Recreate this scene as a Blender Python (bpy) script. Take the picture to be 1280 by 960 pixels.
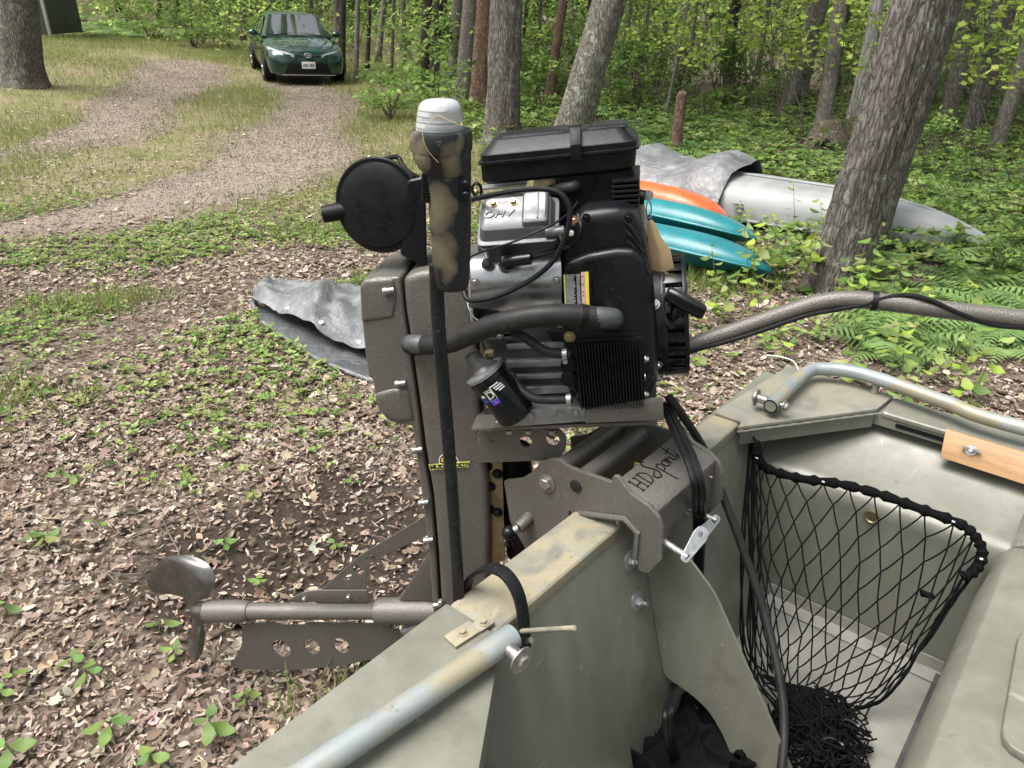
import bpy, bmesh, math, random
import numpy as np
from mathutils import Vector, Matrix, noise

# ------------------------------------------------------------------ camera, sky, sun, exposure
scene = bpy.context.scene
for o in list(bpy.data.objects):
    bpy.data.objects.remove(o)
COL = scene.collection
CAMZ, PITCH, FPX = 1.70, math.radians(26.6), 960.0
cam_d = bpy.data.cameras.new('camera')
cam_d.lens, cam_d.sensor_width, cam_d.clip_start, cam_d.clip_end = 27.0, 36.0, 0.02, 600.0
cam = bpy.data.objects.new('camera', cam_d)
cam.location = (0, 0, CAMZ)
cam.rotation_euler = (math.pi / 2 - PITCH, 0, 0)
COL.objects.link(cam)
scene.camera = cam

SUN_EL, SUN_AZ = math.radians(68), math.radians(-112)
world = bpy.data.worlds.new('World')
scene.world = world
world.use_nodes = True
nt = world.node_tree
nt.nodes.clear()
sky = nt.nodes.new('ShaderNodeTexSky')
sky.sky_type = 'NISHITA'
sky.sun_disc = False
sky.sun_elevation, sky.sun_rotation = SUN_EL, SUN_AZ
sky.air_density, sky.dust_density, sky.ozone_density = 1.0, 6.0, 1.0
hsv = nt.nodes.new('ShaderNodeHueSaturation')
hsv.inputs['Saturation'].default_value = 0.35
bg = nt.nodes.new('ShaderNodeBackground')
bg.inputs['Strength'].default_value = 0.15
wo = nt.nodes.new('ShaderNodeOutputWorld')
nt.links.new(sky.outputs[0], hsv.inputs['Color'])
nt.links.new(hsv.outputs[0], bg.inputs['Color'])
nt.links.new(bg.outputs[0], wo.inputs['Surface'])
sun_d = bpy.data.lights.new('sun', 'SUN')
sun_d.energy, sun_d.angle, sun_d.color = 1.9, math.radians(40), (1.0, 0.96, 0.9)
sun = bpy.data.objects.new('sun', sun_d)
sdir = Vector((math.sin(SUN_AZ) * math.cos(SUN_EL), math.cos(SUN_AZ) * math.cos(SUN_EL), math.sin(SUN_EL)))
sun.rotation_euler = sdir.to_track_quat('Z', 'Y').to_euler()
sun.location = (0, 0, 30)
COL.objects.link(sun)
vs = scene.view_settings
vs.view_transform, vs.look, vs.exposure, vs.gamma = 'Standard', 'None', 1.08, 1.0
vs.use_curve_mapping = False
scene.cycles.use_denoising = True
scene.cycles.max_bounces = 6
scene.cycles.diffuse_bounces = 3
scene.cycles.transparent_max_bounces = 8
scene.cycles.caustics_reflective = scene.cycles.caustics_refractive = False
R = random.Random(7)
NR = np.random.default_rng(11)

# ------------------------------------------------------------------ measuring helpers
CP, SP = math.cos(PITCH), math.sin(PITCH)
CAM = Vector((0, 0, CAMZ))


def ray(x, y):
    a, b = (x - 640) / FPX, -(y - 480) / FPX
    return Vector((a, CP + b * SP, -SP + b * CP))


def at_z(x, y, z):
    r = ray(x, y)
    return CAM + r * ((z - CAMZ) / r.z)


def at_d(x, y, d):
    return CAM + ray(x, y) * d


class Frame:
    def __init__(s, o, x, y, z):
        s.o, s.ax = o, (x, y, z)

    def loc(s, p):
        q = p - s.o
        return Vector((q.dot(s.ax[0]), q.dot(s.ax[1]), q.dot(s.ax[2])))

    def hit(s, px, py, axis, val):
        r = ray(px, py)
        a = s.ax[axis]
        k = (val - (CAM - s.o).dot(a)) / r.dot(a)
        return s.loc(CAM + r * k)

    def world(s, x, y, z):
        return s.o + s.ax[0] * x + s.ax[1] * y + s.ax[2] * z

    def mat(s):
        m = Matrix.Identity(4)
        for i in range(3):
            for j in range(3):
                m[j][i] = s.ax[i][j]
            m[i][3] = s.o[i]
        return m


# boat frame: x towards the bow, y to port, z up, ground at z = 0
A_B = math.radians(-40)
_ob = at_z(630, 765, 0.8)
BOAT = Frame(Vector((_ob.x, _ob.y, 0)), Vector((math.cos(A_B), math.sin(A_B), 0)),
             Vector((-math.sin(A_B), math.cos(A_B), 0)), Vector((0, 0, 1)))
# motor frame: x along the drive shaft (tiller end), y away, z up; y = 0 is its middle plane
_s = Vector((5.15, -0.785, 0.666)).normalized()
_y = Vector((0, 0, 1)).cross(_s).normalized()
MOTOR = Frame(BOAT.world(-0.2, 0.43, 1.1), _s, _y, _s.cross(_y))


def ML(px, py, yl):
    return MOTOR.hit(px, py, 1, yl)


def BY(px, py, yb):
    return BOAT.hit(px, py, 1, yb)


def BX(px, py, xb):
    return BOAT.hit(px, py, 0, xb)


def BZ(px, py, z):
    return BOAT.hit(px, py, 2, z)


# ------------------------------------------------------------------ mesh helpers
def link(o, parent=None):
    COL.objects.link(o)
    if parent is not None:
        o.parent = parent
    return o


def tag(o, label=None, cat=None, group=None, kind=None):
    if label: o['label'] = label
    if cat: o['category'] = cat
    if group: o['group'] = group
    if kind: o['kind'] = kind
    return o


def empty(name, label, cat, group=None, mat=None, loc=None):
    o = bpy.data.objects.new(name, None)
    o.empty_display_size = 0.05
    COL.objects.link(o)
    if mat is not None: o.matrix_world = mat
    if loc is not None: o.location = loc
    return tag(o, label, cat, group)


def copy_tree(o, parent=None):
    c = o.copy()
    COL.objects.link(c)
    if parent is not None:
        c.parent = parent
    for ch in o.children:
        copy_tree(ch, c)
    return c


def basis(axis):
    a = Vector(axis).normalized()
    h = Vector((0, 0, 1)) if abs(a.z) < 0.9 else Vector((1, 0, 0))
    u = a.cross(h).normalized()
    return a, u, a.cross(u)


def smooth_path(pts, k=6, closed=False):
    pts = [Vector(p) for p in pts]
    n = len(pts)
    out = []
    rng = range(n) if closed else range(n - 1)
    for i in rng:
        if closed:
            p0, p1, p2, p3 = pts[i - 1], pts[i], pts[(i + 1) % n], pts[(i + 2) % n]
        else:
            p0, p1, p2, p3 = pts[max(i - 1, 0)], pts[i], pts[i + 1], pts[min(i + 2, n - 1)]
        for j in range(k):
            t = j / k
            out.append(0.5 * ((2 * p1) + (p2 - p0) * t + (2 * p0 - 5 * p1 + 4 * p2 - p3) * t * t
                              + (3 * p1 - p0 - 3 * p2 + p3) * t ** 3))
    if not closed:
        out.append(pts[-1])
    return out


class G:
    def __init__(s):
        s.v, s.f = [], []

    def add(s, v, f):
        n = len(s.v)
        s.v += [tuple(p) for p in v]
        s.f += [tuple(i + n for i in q) for q in f]
        return s

    def prism(s, pts, vec):
        vec = Vector(vec)
        a = [Vector(p) for p in pts]
        n = len(a)
        v = a + [p + vec for p in a]
        f = [tuple(range(n)), tuple(range(2 * n - 1, n - 1, -1))]
        f += [(i, (i + 1) % n, n + (i + 1) % n, n + i) for i in range(n)]
        return s.add(v, f)

    def loft(s, rings, caps=True, closed=True):
        n = len(rings[0])
        v = [p for r in rings for p in r]
        f = []
        for k in range(len(rings) - 1):
            for i in range(n if closed else n - 1):
                j = (i + 1) % n
                f.append((k * n + i, k * n + j, (k + 1) * n + j, (k + 1) * n + i))
        if caps and closed:
            f.append(tuple(range(n - 1, -1, -1)))
            m = (len(rings) - 1) * n
            f.append(tuple(m + i for i in range(n)))
        return s.add(v, f)

    def box(s, c, size, M=None):
        c, h = Vector(c), Vector(size) / 2
        v = []
        for dx, dy, dz in ((-1, -1, -1), (1, -1, -1), (1, 1, -1), (-1, 1, -1), (-1, -1, 1), (1, -1, 1), (1, 1, 1), (-1, 1, 1)):
            p = Vector((dx * h.x, dy * h.y, dz * h.z))
            if M is not None: p = M @ p
            v.append(c + p)
        return s.add(v, [(0, 3, 2, 1), (4, 5, 6, 7), (0, 1, 5, 4), (1, 2, 6, 5), (2, 3, 7, 6), (3, 0, 4, 7)])

    def lathe(s, o, axis, prof, n=20, caps=True):
        a, u, w = basis(axis)
        o = Vector(o)
        rings = [[o + a * t + (u * math.cos(2 * math.pi * i / n) + w * math.sin(2 * math.pi * i / n)) * max(r, 1e-4)
                  for i in range(n)] for t, r in prof]
        return s.loft(rings, caps)

    def cyl(s, p0, p1, r, n=16, r1=None):
        p0, p1 = Vector(p0), Vector(p1)
        return s.lathe(p0, p1 - p0, [(0, r), ((p1 - p0).length, r if r1 is None else r1)], n)

    def hexbolt(s, o, axis, r=0.007, h=0.006, washer=True, n=6):
        a = Vector(axis).normalized()
        o = Vector(o)
        if washer:
            s.lathe(o, a, [(0, r * 1.5), (0.0015, r * 1.5)], 16)
            o = o + a * 0.0015
        s.lathe(o, a, [(0, r), (h * 0.8, r), (h, r * 0.85)], n)
        return s

    def tube(s, path, r, n=8, caps=True):
        path = [Vector(p) for p in path]
        m = len(path)
        rs = r if isinstance(r, (list, tuple)) else [r] * m
        tang = [(path[min(i + 1, m - 1)] - path[max(i - 1, 0)]).normalized() for i in range(m)]
        a, u, w = basis(tang[0])
        rings = []
        for i in range(m):
            tg = tang[i]
            u = (u - tg * u.dot(tg))
            u = u.normalized() if u.length > 1e-6 else basis(tg)[1]
            w = tg.cross(u)
            rings.append([path[i] + (u * math.cos(2 * math.pi * j / n) + w * math.sin(2 * math.pi * j / n)) * rs[i] for j in range(n)])
        return s.loft(rings, caps)

    def ball(s, c, r, n=14, m=8, sq=(1, 1, 1)):
        c = Vector(c)
        rings = []
        for k in range(m + 1):
            t = math.pi * k / m
            rr = max(math.sin(t), 1e-3)
            rings.append([c + Vector((r * sq[0] * rr * math.cos(2 * math.pi * i / n), r * sq[1] * rr * math.sin(2 * math.pi * i / n),
                                      -r * sq[2] * math.cos(t))) for i in range(n)])
        return s.loft(rings)

    def grid(s, rows):
        return s.loft(rows, caps=False, closed=False)

    def build(s, name, mat, parent=None, bevel=0, seg=2, smooth=True, angle=35, weld=False, label=None, thick=0):
        bm = bmesh.new()
        vv = [bm.verts.new(p) for p in s.v]
        for q in s.f:
            try:
                bm.faces.new([vv[i] for i in q])
            except ValueError:
                pass
        if weld:
            bmesh.ops.remove_doubles(bm, verts=bm.verts, dist=1e-4)
        bmesh.ops.recalc_face_normals(bm, faces=bm.faces)
        if thick:
            bmesh.ops.solidify(bm, geom=bm.faces[:], thickness=thick)
        if bevel:
            es = [e for e in bm.edges if len(e.link_faces) == 2 and e.calc_face_angle(0) > math.radians(28)]
            bmesh.ops.bevel(bm, geom=es, offset=bevel, segments=seg, affect='EDGES', clamp_overlap=True, profile=0.6)
        me = bpy.data.meshes.new(name)
        bm.to_mesh(me)
        bm.free()
        return finish(me, name, mat, parent, smooth, angle, label)


def finish(me, name, mat, parent=None, smooth=True, angle=35, label=None):
    if smooth and len(me.polygons):
        me.polygons.foreach_set('use_smooth', [True] * len(me.polygons))
        me.set_sharp_from_angle(angle=math.radians(angle))
    if mat is not None:
        me.materials.append(mat)
    o = bpy.data.objects.new(name, me)
    link(o, parent)
    if label: o['label'] = label
    return o


def curve_mesh(cu):
    tmp = bpy.data.objects.new('tmp', cu)
    COL.objects.link(tmp)
    dg = bpy.context.evaluated_depsgraph_get()
    dg.update()
    me = bpy.data.meshes.new_from_object(tmp.evaluated_get(dg))
    bpy.data.objects.remove(tmp)
    bpy.data.curves.remove(cu)
    me.materials.clear()
    return me


def plate_mesh(outline, holes, thick, bevel=0.0008):
    """flat plate in its own xy, outline and holes as 2-D loops, middle at z = 0"""
    cu = bpy.data.curves.new('plate', 'CURVE')
    cu.dimensions = '2D'
    cu.fill_mode = 'BOTH'
    cu.extrude = max(thick / 2 - bevel, 1e-4)
    cu.bevel_depth = bevel
    cu.bevel_resolution = 1
    for loop in [outline] + list(holes):
        sp = cu.splines.new('POLY')
        sp.points.add(len(loop) - 1)
        for p, q in zip(sp.points, loop):
            p.co = (q[0], q[1], 0, 1)
        sp.use_cyclic_u = True
    return curve_mesh(cu)


def circle(c, r, n=18, ry=None):
    ry = r if ry is None else ry
    return [(c[0] + r * math.cos(2 * math.pi * i / n), c[1] + ry * math.sin(2 * math.pi * i / n)) for i in range(n)]


def round_poly(pts, r, k=3):
    out = []
    n = len(pts)
    for i in range(n):
        p, a, b = Vector(pts[i][:2]), Vector(pts[i - 1][:2]), Vector(pts[(i + 1) % n][:2])
        da, db = a - p, b - p
        d = min(r, da.length * .45, db.length * .45)
        s0, s1 = p + da.normalized() * d, p + db.normalized() * d
        for j in range(k + 1):
            t = j / k
            q = s0 * (1 - t) ** 2 + p * 2 * t * (1 - t) + s1 * t * t
            out.append((q.x, q.y))
    return out


def plate_xz(name, outline, holes, y, thick, mat, parent, label=None, rnd=0.004):
    """plate standing in the x-z plane of its frame"""
    me = plate_mesh(round_poly(outline, rnd), holes, thick)
    me.transform(Matrix(((1, 0, 0, 0), (0, 0, -1, y), (0, 1, 0, 0), (0, 0, 0, 1))))
    return finish(me, name, mat, parent, True, 35, label)


def text_mesh(txt, size, extrude=0.0004, shear=0.0, align='CENTER', bold=0.0, spacing=1.0):
    cu = bpy.data.curves.new('text', 'FONT')
    cu.body = txt
    cu.size = size
    cu.extrude = extrude
    cu.shear = shear
    cu.offset = bold
    cu.space_character = spacing
    cu.align_x, cu.align_y = align, 'CENTER'
    cu.resolution_u = 3
    return curve_mesh(cu)


def frame_mat(o, x, y):
    x, y = Vector(x).normalized(), Vector(y)
    z = x.cross(y).normalized()
    y = z.cross(x)
    return Matrix(((x[0], y[0], z[0], o[0]), (x[1], y[1], z[1], o[1]), (x[2], y[2], z[2], o[2]), (0, 0, 0, 1)))


# ------------------------------------------------------------------ materials
def rgb(h):
    h = h.lstrip('#')
    c = [int(h[i:i + 2], 16) / 255 for i in (0, 2, 4)]
    return tuple((x / 12.92 if x <= 0.04045 else ((x + 0.055) / 1.055) ** 2.4) for x in c) + (1,)


def c4(c):
    if isinstance(c, str): return rgb(c)
    if isinstance(c, (int, float)): return (c, c, c, 1)
    return tuple(c) + (1,) if len(c) == 3 else tuple(c)


class M:
    """small node-graph helper"""
    def __init__(s, name):
        s.m = bpy.data.materials.new(name)
        s.m.use_nodes = True
        s.t = s.m.node_tree
        s.b = s.t.nodes['Principled BSDF']
        s.tc = s.t.nodes.new('ShaderNodeTexCoord')

    def n(s, typ, **kw):
        nd = s.t.nodes.new('ShaderNode' + typ)
        for k, v in kw.items():
            if k in nd.inputs: s.set(nd.inputs[k], v)
            else: setattr(nd, k, v)
        return nd

    def set(s, inp, v):
        if isinstance(v, bpy.types.NodeSocket): s.t.links.new(v, inp)
        else: inp.default_value = v

    def coord(s, scale=(1, 1, 1), rot=(0, 0, 0), kind='Object'):
        mp = s.n('Mapping')
        mp.inputs['Scale'].default_value = scale
        mp.inputs['Rotation'].default_value = rot
        s.t.links.new(s.tc.outputs[kind], mp.inputs['Vector'])
        return mp.outputs[0]

    def noise(s, scale, detail=4, rough=0.6, vec=None, dist=0.0):
        nd = s.n('TexNoise')
        nd.inputs['Scale'].default_value = scale
        nd.inputs['Detail'].default_value = detail
        nd.inputs['Roughness'].default_value = rough
        nd.inputs['Distortion'].default_value = dist
        s.t.links.new(vec if vec is not None else s.tc.outputs['Object'], nd.inputs['Vector'])
        return nd.outputs['Fac']

    def vor(s, scale, vec=None, feature='F1', out='Distance'):
        nd = s.n('TexVoronoi', feature=feature)
        nd.inputs['Scale'].default_value = scale
        s.t.links.new(vec if vec is not None else s.tc.outputs['Object'], nd.inputs['Vector'])
        return nd.outputs[out]

    def ramp(s, fac, stops, interp='LINEAR'):
        nd = s.n('ValToRGB')
        cr = nd.color_ramp
        cr.interpolation = interp
        while len(cr.elements) < len(stops):
            cr.elements.new(0.5)
        for e, (p, c) in zip(cr.elements, stops):
            e.position, e.color = p, c4(c)
        s.set(nd.inputs['Fac'], fac)
        return nd.outputs['Color']

    def mix(s, fac, a, b, mode='MIX'):
        nd = s.n('Mix', data_type='RGBA', blend_type=mode)
        ins = [i for i in nd.inputs if i.enabled]
        s.set(nd.inputs[0], fac)
        s.set(nd.inputs[6], a if isinstance(a, bpy.types.NodeSocket) else c4(a))
        s.set(nd.inputs[7], b if isinstance(b, bpy.types.NodeSocket) else c4(b))
        return nd.outputs[2]

    def math(s, op, a, b=0.0):
        nd = s.n('Math', operation=op)
        s.set(nd.inputs[0], a)
        s.set(nd.inputs[1], b)
        return nd.outputs[0]

    def bump(s, h, strength=0.3, dist=0.002, prev=None):
        nd = s.n('Bump')
        nd.inputs['Strength'].default_value = strength
        nd.inputs['Distance'].default_value = dist
        s.t.links.new(h, nd.inputs['Height'])
        if prev is not None: s.t.links.new(prev, nd.inputs['Normal'])
        return nd.outputs[0]

    def out(s, color, rough=0.5, metal=0.0, normal=None, spec=None, coat=0.0, **kw):
        b = s.b
        s.set(b.inputs['Base Color'], color if isinstance(color, bpy.types.NodeSocket) else c4(color))
        s.set(b.inputs['Roughness'], rough)
        s.set(b.inputs['Metallic'], metal)
        if normal is not None: s.t.links.new(normal, b.inputs['Normal'])
        if spec is not None: s.set(b.inputs['Specular IOR Level'], spec)
        if coat: b.inputs['Coat Weight'].default_value = coat
        for k, v in kw.items():
            s.set(b.inputs[k], v)
        return s.m


def val(m, c, lo, hi):
    """map a 0..1 socket to lo..hi"""
    nd = m.n('MapRange')
    m.set(nd.inputs['Value'], c)
    nd.inputs['From Min'].default_value, nd.inputs['From Max'].default_value = 0.3, 0.7
    nd.inputs['To Min'].default_value, nd.inputs['To Max'].default_value = lo, hi
    return nd.outputs[0]


def plain(name, col, rough=0.5, metal=0.0, var=0.25, scale=30, bump=0.1, dust=0.0, dustcol=(.35, .32, .27), bscale=None, bdist=0.0008, spec=None):
    m = M(name)
    n1 = m.noise(scale, 5)
    c = c4(col)
    dark = tuple(x * (1 - var) for x in c[:3])
    lite = tuple(min(1, x * (1 + var)) for x in c[:3])
    cc = m.ramp(n1, [(0.3, dark), (0.7, lite)])
    if dust:
        n2 = m.noise(260, 4, .7)
        n3 = m.noise(14, 4)
        f = m.math('MULTIPLY', m.ramp(n2, [(0.58, 0), (0.74, dust)]), m.ramp(n3, [(0.42, 0.04), (0.68, 1)]))
        cc = m.mix(f, cc, dustcol)
    nb = m.noise(bscale or scale * 8, 3)
    return m.out(cc, val(m, m.noise(scale * 2, 4), max(rough - .1, .04), min(rough + .12, 1)), metal, m.bump(nb, bump, bdist), spec=spec)


def mat_wrinkle():
    m = M('brown_wrinkle_paint')
    big = m.noise(9, 4)
    c = m.ramp(big, [(0.3, (.150, .139, .124)), (0.7, (.190, .178, .160))])
    fine = m.vor(380)
    c = m.mix(m.ramp(fine, [(0.15, 0.0), (0.6, 0.75)]), c, (.090, .083, .073))
    c = m.mix(m.ramp(m.noise(45, 5), [(0.62, 0), (0.75, .5)]), c, (.22, .205, .18))
    return m.out(c, 0.42, 0.25, m.bump(fine, 0.5, 0.0012))


def mat_boat():
    m = M('olive_grey_hull_paint')
    c = m.ramp(m.noise(3.5, 6), [(0.3, (.122, .125, .098)), (0.7, (.162, .165, .132))])
    streak = m.noise(14, 6, vec=m.coord((1, 1, .15)))
    c = m.mix(m.ramp(streak, [(0.42, 0), (0.75, .6)]), c, (.225, .225, .19))
    scr = m.noise(60, 2, vec=m.coord((1, .12, .9), (0.3, 0.5, 0.8)))
    c = m.mix(m.ramp(scr, [(0.71, 0), (0.74, .5)]), c, (.30, .30, .26))
    scr2 = m.noise(45, 2, vec=m.coord((.10, 1, .7), (0.9, 0.2, 0.3)))
    c = m.mix(m.ramp(scr2, [(0.71, 0), (0.735, .5)]), c, (.30, .30, .26))
    c = m.mix(m.ramp(m.noise(420, 2), [(0.70, 0), (0.74, .6)]), c, (.40, .39, .34))
    c = m.mix(m.ramp(m.noise(11, 6, .7), [(0.55, 0), (0.70, .45)]), c, (.085, .078, .06))
    c = m.mix(m.ramp(m.noise(26, 6, .7, m.coord((1, 1, .25))), [(0.62, 0), (0.72, .5)]), c, (.085, .08, .065))
    n = m.bump(m.noise(160, 3), 0.12, 0.001)
    n = m.bump(m.noise(5, 2), 0.18, 0.01, n)
    return m.out(c, val(m, m.noise(18, 4), .3, .5), 0.0, n)


def mat_camo_deck(name='camo_sprayed_transom_cap', tan=.9):
    m = M(name)
    c = m.ramp(m.noise(4, 5), [(0.3, (.135, .136, .112)), (0.7, (.18, .18, .15))])
    w = m.noise(7, 3, .5, m.coord((2.2, 1.0, 1), (0, 0, .6)), 1.2)
    c = m.mix(m.ramp(w, [(0.36, 0), (0.56, tan)]), c, (.29, .255, .17))
    c = m.mix(m.ramp(m.noise(9, 4, .55, m.coord((1, 3.2, 1), (0, 0, .5)), .8), [(0.52, 0), (0.62, .55)]), c, (.20, .215, .195))  # grey streaks: camouflage spray and shadow streaks painted as one
    c = m.mix(m.ramp(m.noise(90, 3), [(0.66, 0), (0.72, .7)]), c, (.09, .085, .07))
    return m.out(c, .5, 0, m.bump(m.noise(120, 3), 0.12, 0.001))


def mat_rail():
    m = M('galvanised_pipe_with_tan_overspray')
    c = m.ramp(m.noise(30, 5, vec=m.coord((.2, .2, 1))), [(0.3, (.17, .195, .205)), (0.7, (.31, .34, .34))])
    c = m.mix(m.ramp(m.noise(9, 5), [(0.48, 0), (0.60, .8)]), c, (.30, .26, .16))
    c = m.mix(m.ramp(m.noise(60, 5), [(0.64, 0), (0.72, .7)]), c, (.17, .16, .12))
    return m.out(c, .42, .25, m.bump(m.noise(150, 3), .15, .001))


MT = {}
MT['wrinkle'] = mat_wrinkle()
MT['boat'] = mat_boat()
MT['camo'] = mat_camo_deck()
MT['camo_faint'] = mat_camo_deck('faintly_sprayed_gusset', .4)
MT['rail'] = mat_rail()
MT['black'] = plain('black_plastic', (.007, .0075, .009), .30, 0, .3, 12, .12, dust=.9, dustcol=(.10, .095, .09), spec=.28)
MT['black_gloss'] = plain('glossy_black', (.005, .0055, .007), .2, 0, .2, 20, .03, dust=.35, dustcol=(.09, .09, .085), spec=.35)
MT['black_matte'] = plain('matte_black_metal', (.006, .006, .007), .5, 0, .3, 30, .2, spec=.2)
MT['rubber'] = plain('black_rubber_hose', (.017, .0165, .016), .55, 0, .3, 40, .15, dust=.5, dustcol=(.09, .085, .08), spec=.25)
MT['cable'] = plain('black_cable_sheath', (.007, .007, .008), .4, 0, .2, 60, .05, spec=.25)
MT['cast'] = plain('cast_aluminium', (.30, .31, .32), .42, .75, .18, 40, .35, dust=.5, dustcol=(.12, .11, .10), bscale=500)
MT['cast_dark'] = plain('grimy_cast_aluminium', (.11, .11, .11), .5, .6, .3, 18, .35, bscale=400)
MT['cover'] = plain('grey_painted_valve_cover', (.125, .128, .135), .38, .45, .12, 30, .25, dust=.3, dustcol=(.1, .1, .1), bscale=600)
MT['shroud'] = plain('bright_sheet_metal', (.42, .43, .44), .27, .92, .12, 10, .06, dust=.4, dustcol=(.2, .19, .18))
MT['steel'] = plain('bolt_steel', (.36, .35, .33), .38, .85, .2, 120, .1)
MT['zinc'] = plain('zinc_plated_gold', (.36, .28, .16), .42, .8, .3, 100, .1)
MT['galv'] = plain('galvanised_steel', (.42, .43, .43), .4, .8, .2, 60, .15)
MT['prop'] = plain('worn_stainless_prop', (.15, .147, .138), .26, .9, .25, 12, .05, dust=.5, dustcol=(.16, .15, .13))
MT['pole'] = plain('black_pole_tan_overspray', (.009, .0105, .012), .42, .1, .3, 15, .1, dust=.6, dustcol=(.35, .33, .29), spec=.3)
MT['white'] = plain('white_paint', (.75, .75, .73), .5, 0, .05, 30, .05)
MT['floor_al'] = plain('grey_painted_floor', (.235, .235, .21), .5, .1, .28, 7, .15, dust=1.0, dustcol=(.06, .055, .045))
MT['wood'] = None


def mat_camo_body():
    m = M('tan_black_camo_plastic')
    f = m.noise(23, 1, .3)
    c = m.ramp(f, [(0.50, (.020, .022, .024)), (0.66, (.27, .215, .125))])
    c = m.mix(m.ramp(m.noise(150, 3), [(0.64, 0), (0.7, .5)]), c, (.3, .28, .22))
    return m.out(c, .5, 0, m.bump(m.noise(300, 2), .1, .0006))


def mat_wood():
    m = M('varnished_pine')
    v = m.coord((1.2, 14, 14))
    c = m.ramp(m.noise(6, 6, .65, v, .6), [(0.3, (.25, .140, .058)), (0.55, (.34, .20, .088)), (0.75, (.40, .25, .12))])
    return m.out(c, .42, 0, m.bump(m.noise(14, 4, .6, v), .15, .001))


def mat_lens():
    m = M('frosted_clear_lens')
    w = m.noise(4, 2)
    return m.out((.72, .75, .76), .25, 0, None, **{'Transmission Weight': .5, 'IOR': 1.25})


MT['camo_body'] = mat_camo_body()
MT['wood'] = mat_wood()
MT['lens'] = mat_lens()

# ------------------------------------------------------------------ the boat
boat = empty('jon_boat', 'open aluminium jon boat in worn olive grey paint, motor clamped on its transom', 'boat', mat=BOAT.mat())
YC = 0.38


def mir(p):
    return (p[0], 2 * YC - p[1], p[2])


prof = [(1.20, .797), (1.20, .772), (1.17, .768), (1.03, .25)]
prof_in = [(.905, .285), (.905, .640), (.909, .662), (.920, .677), (.938, .685), (1.125, .742), (1.14, .765), (1.105, .767), (1.105, .797)]
ring = prof + [(2 * YC - y, z) for y, z in reversed(prof)] + [(2 * YC - y, z) for y, z in reversed(prof_in)] + prof_in
g = G()
rings = []
for x, w, zz in ((.03, 1, 0), (.3, 1, 0), (.6, 1, 0), (1.2, 1, 0), (2.2, .98, .02), (3.2, .9, .06), (3.9, .62, .2)):
    rings.append([Vector((x, YC + (y - YC) * w, max(z, .25 + zz))) for y, z in ring])
g.loft(rings)
hull = g.build('hull', MT['boat'], boat, smooth=True, angle=40)
g = G().prism([(3.9, YC - .5, .45), (3.9, YC + .5, .45), (3.9, YC + .5, .80), (3.9, YC - .5, .80)], (.03, 0, 0))
g.build('bow_plate', MT['boat'], boat, .005)
# transom: board, cap, corner gussets
TI = lambda z: .017 + (.797 - z) * .26
g = G().loft([[Vector((TI(z) - .075, y0_, z)), Vector((TI(z), y0_, z)), Vector((TI(z), y1_, z)), Vector((TI(z) - .075, y1_, z))] for z, y0_, y1_ in ((.797, -.40, 1.16), (.25, -.26, 1.02))])
g.build('transom', MT['boat'], boat, .006)
bead = []
for k in range(61):
    y_ = -.04 + .86 * k / 60
    bead.append(Vector((.0185 + .0008 * math.sin(k * 2.4), y_, .7705)))
G().tube(bead, [.0032 + .0009 * math.sin(k * 1.9) for k in range(61)], 6).build('weld_seam', MT['boat'], boat)
cap = [(-.078, -.05), (.024, -.05), (.024, .83), (-.045, .83), (-.072, .30)]
g = G().prism([(x, y, .772) for x, y in cap], (0, 0, .034))
g.build('transom_cap', MT['camo'], boat, .009, 3, label='transom cap with tan camouflage spray and grey streaks')
gus_p = [(-.045, .832), (.026, .832), (.030, .80), (.252, 1.102), (.262, 1.202), (-.012, 1.206)]
gus_s = [(-.084, -.455), (-.080, -.052), (.022, -.052), (.030, -.036), (.25, -.37), (.262, -.455)]
for nm, pg in (('p', gus_p), ('s', gus_s)):
    g = G().prism([(x, y, .798) for x, y in pg], (0, 0, .012))
    o = g.build('corner_gusset', MT['camo_faint'] if nm == 'p' else MT['boat'], boat, .005, 2)
    a, b_ = (pg[2], pg[3]) if nm == 'p' else (pg[3], pg[4])
    a, b_ = Vector((a[0], a[1], 0)), Vector((b_[0], b_[1], 0))
    nrm = Vector((0, 0, 1)).cross(b_ - a).normalized()
    if nrm.y * (YC - a.y) < 0: nrm = -nrm
    d = (b_ - a).normalized()
    g = G().prism([a + d * .012 - nrm * .004 + Vector((0, 0, .760)), b_ - d * .004 - nrm * .004 + Vector((0, 0, .760)),
                   b_ - d * .004 - nrm * .004 + Vector((0, 0, .7975)), a + d * .012 - nrm * .004 + Vector((0, 0, .7975))], nrm * .003)
    g.build('gusset_lip', MT['boat'], o)
# gunwale slot on both sides
for s in (1, -1):
    y0 = YC + s * .7235
    g = G().box((1.35, y0, .781), (2.1, .002, .010))
    g.build('gunwale_slot', MT['black_matte'], boat)
    g = G().prism([(.262, YC + s * .722, .790), (.262, YC + s * .822, .790), (.262, YC + s * .822, .806), (.262, YC + s * .722, .806)], (2.9, 0, 0))
    g.build('gunwale', MT['boat'], boat, .007, 3)
# floor with sheet and edge strips
g = G().box((.32, YC, .293), (.58, 1.046, .012))
g.build('floor_sheet', MT['floor_al'], boat, .002)
for s in (1, -1):
    g = G().prism([(.03, YC + s * .523, .301), (.03, YC + s * .480, .301), (.03, YC + s * .480, .304), (.03, YC + s * .518, .306), (.03, YC + s * .5185, .338), (.03, YC + s * .523, .338)], (.53, 0, 0))
    g.build('floor_angle_strip', MT['floor_al'], boat, .001)
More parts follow.
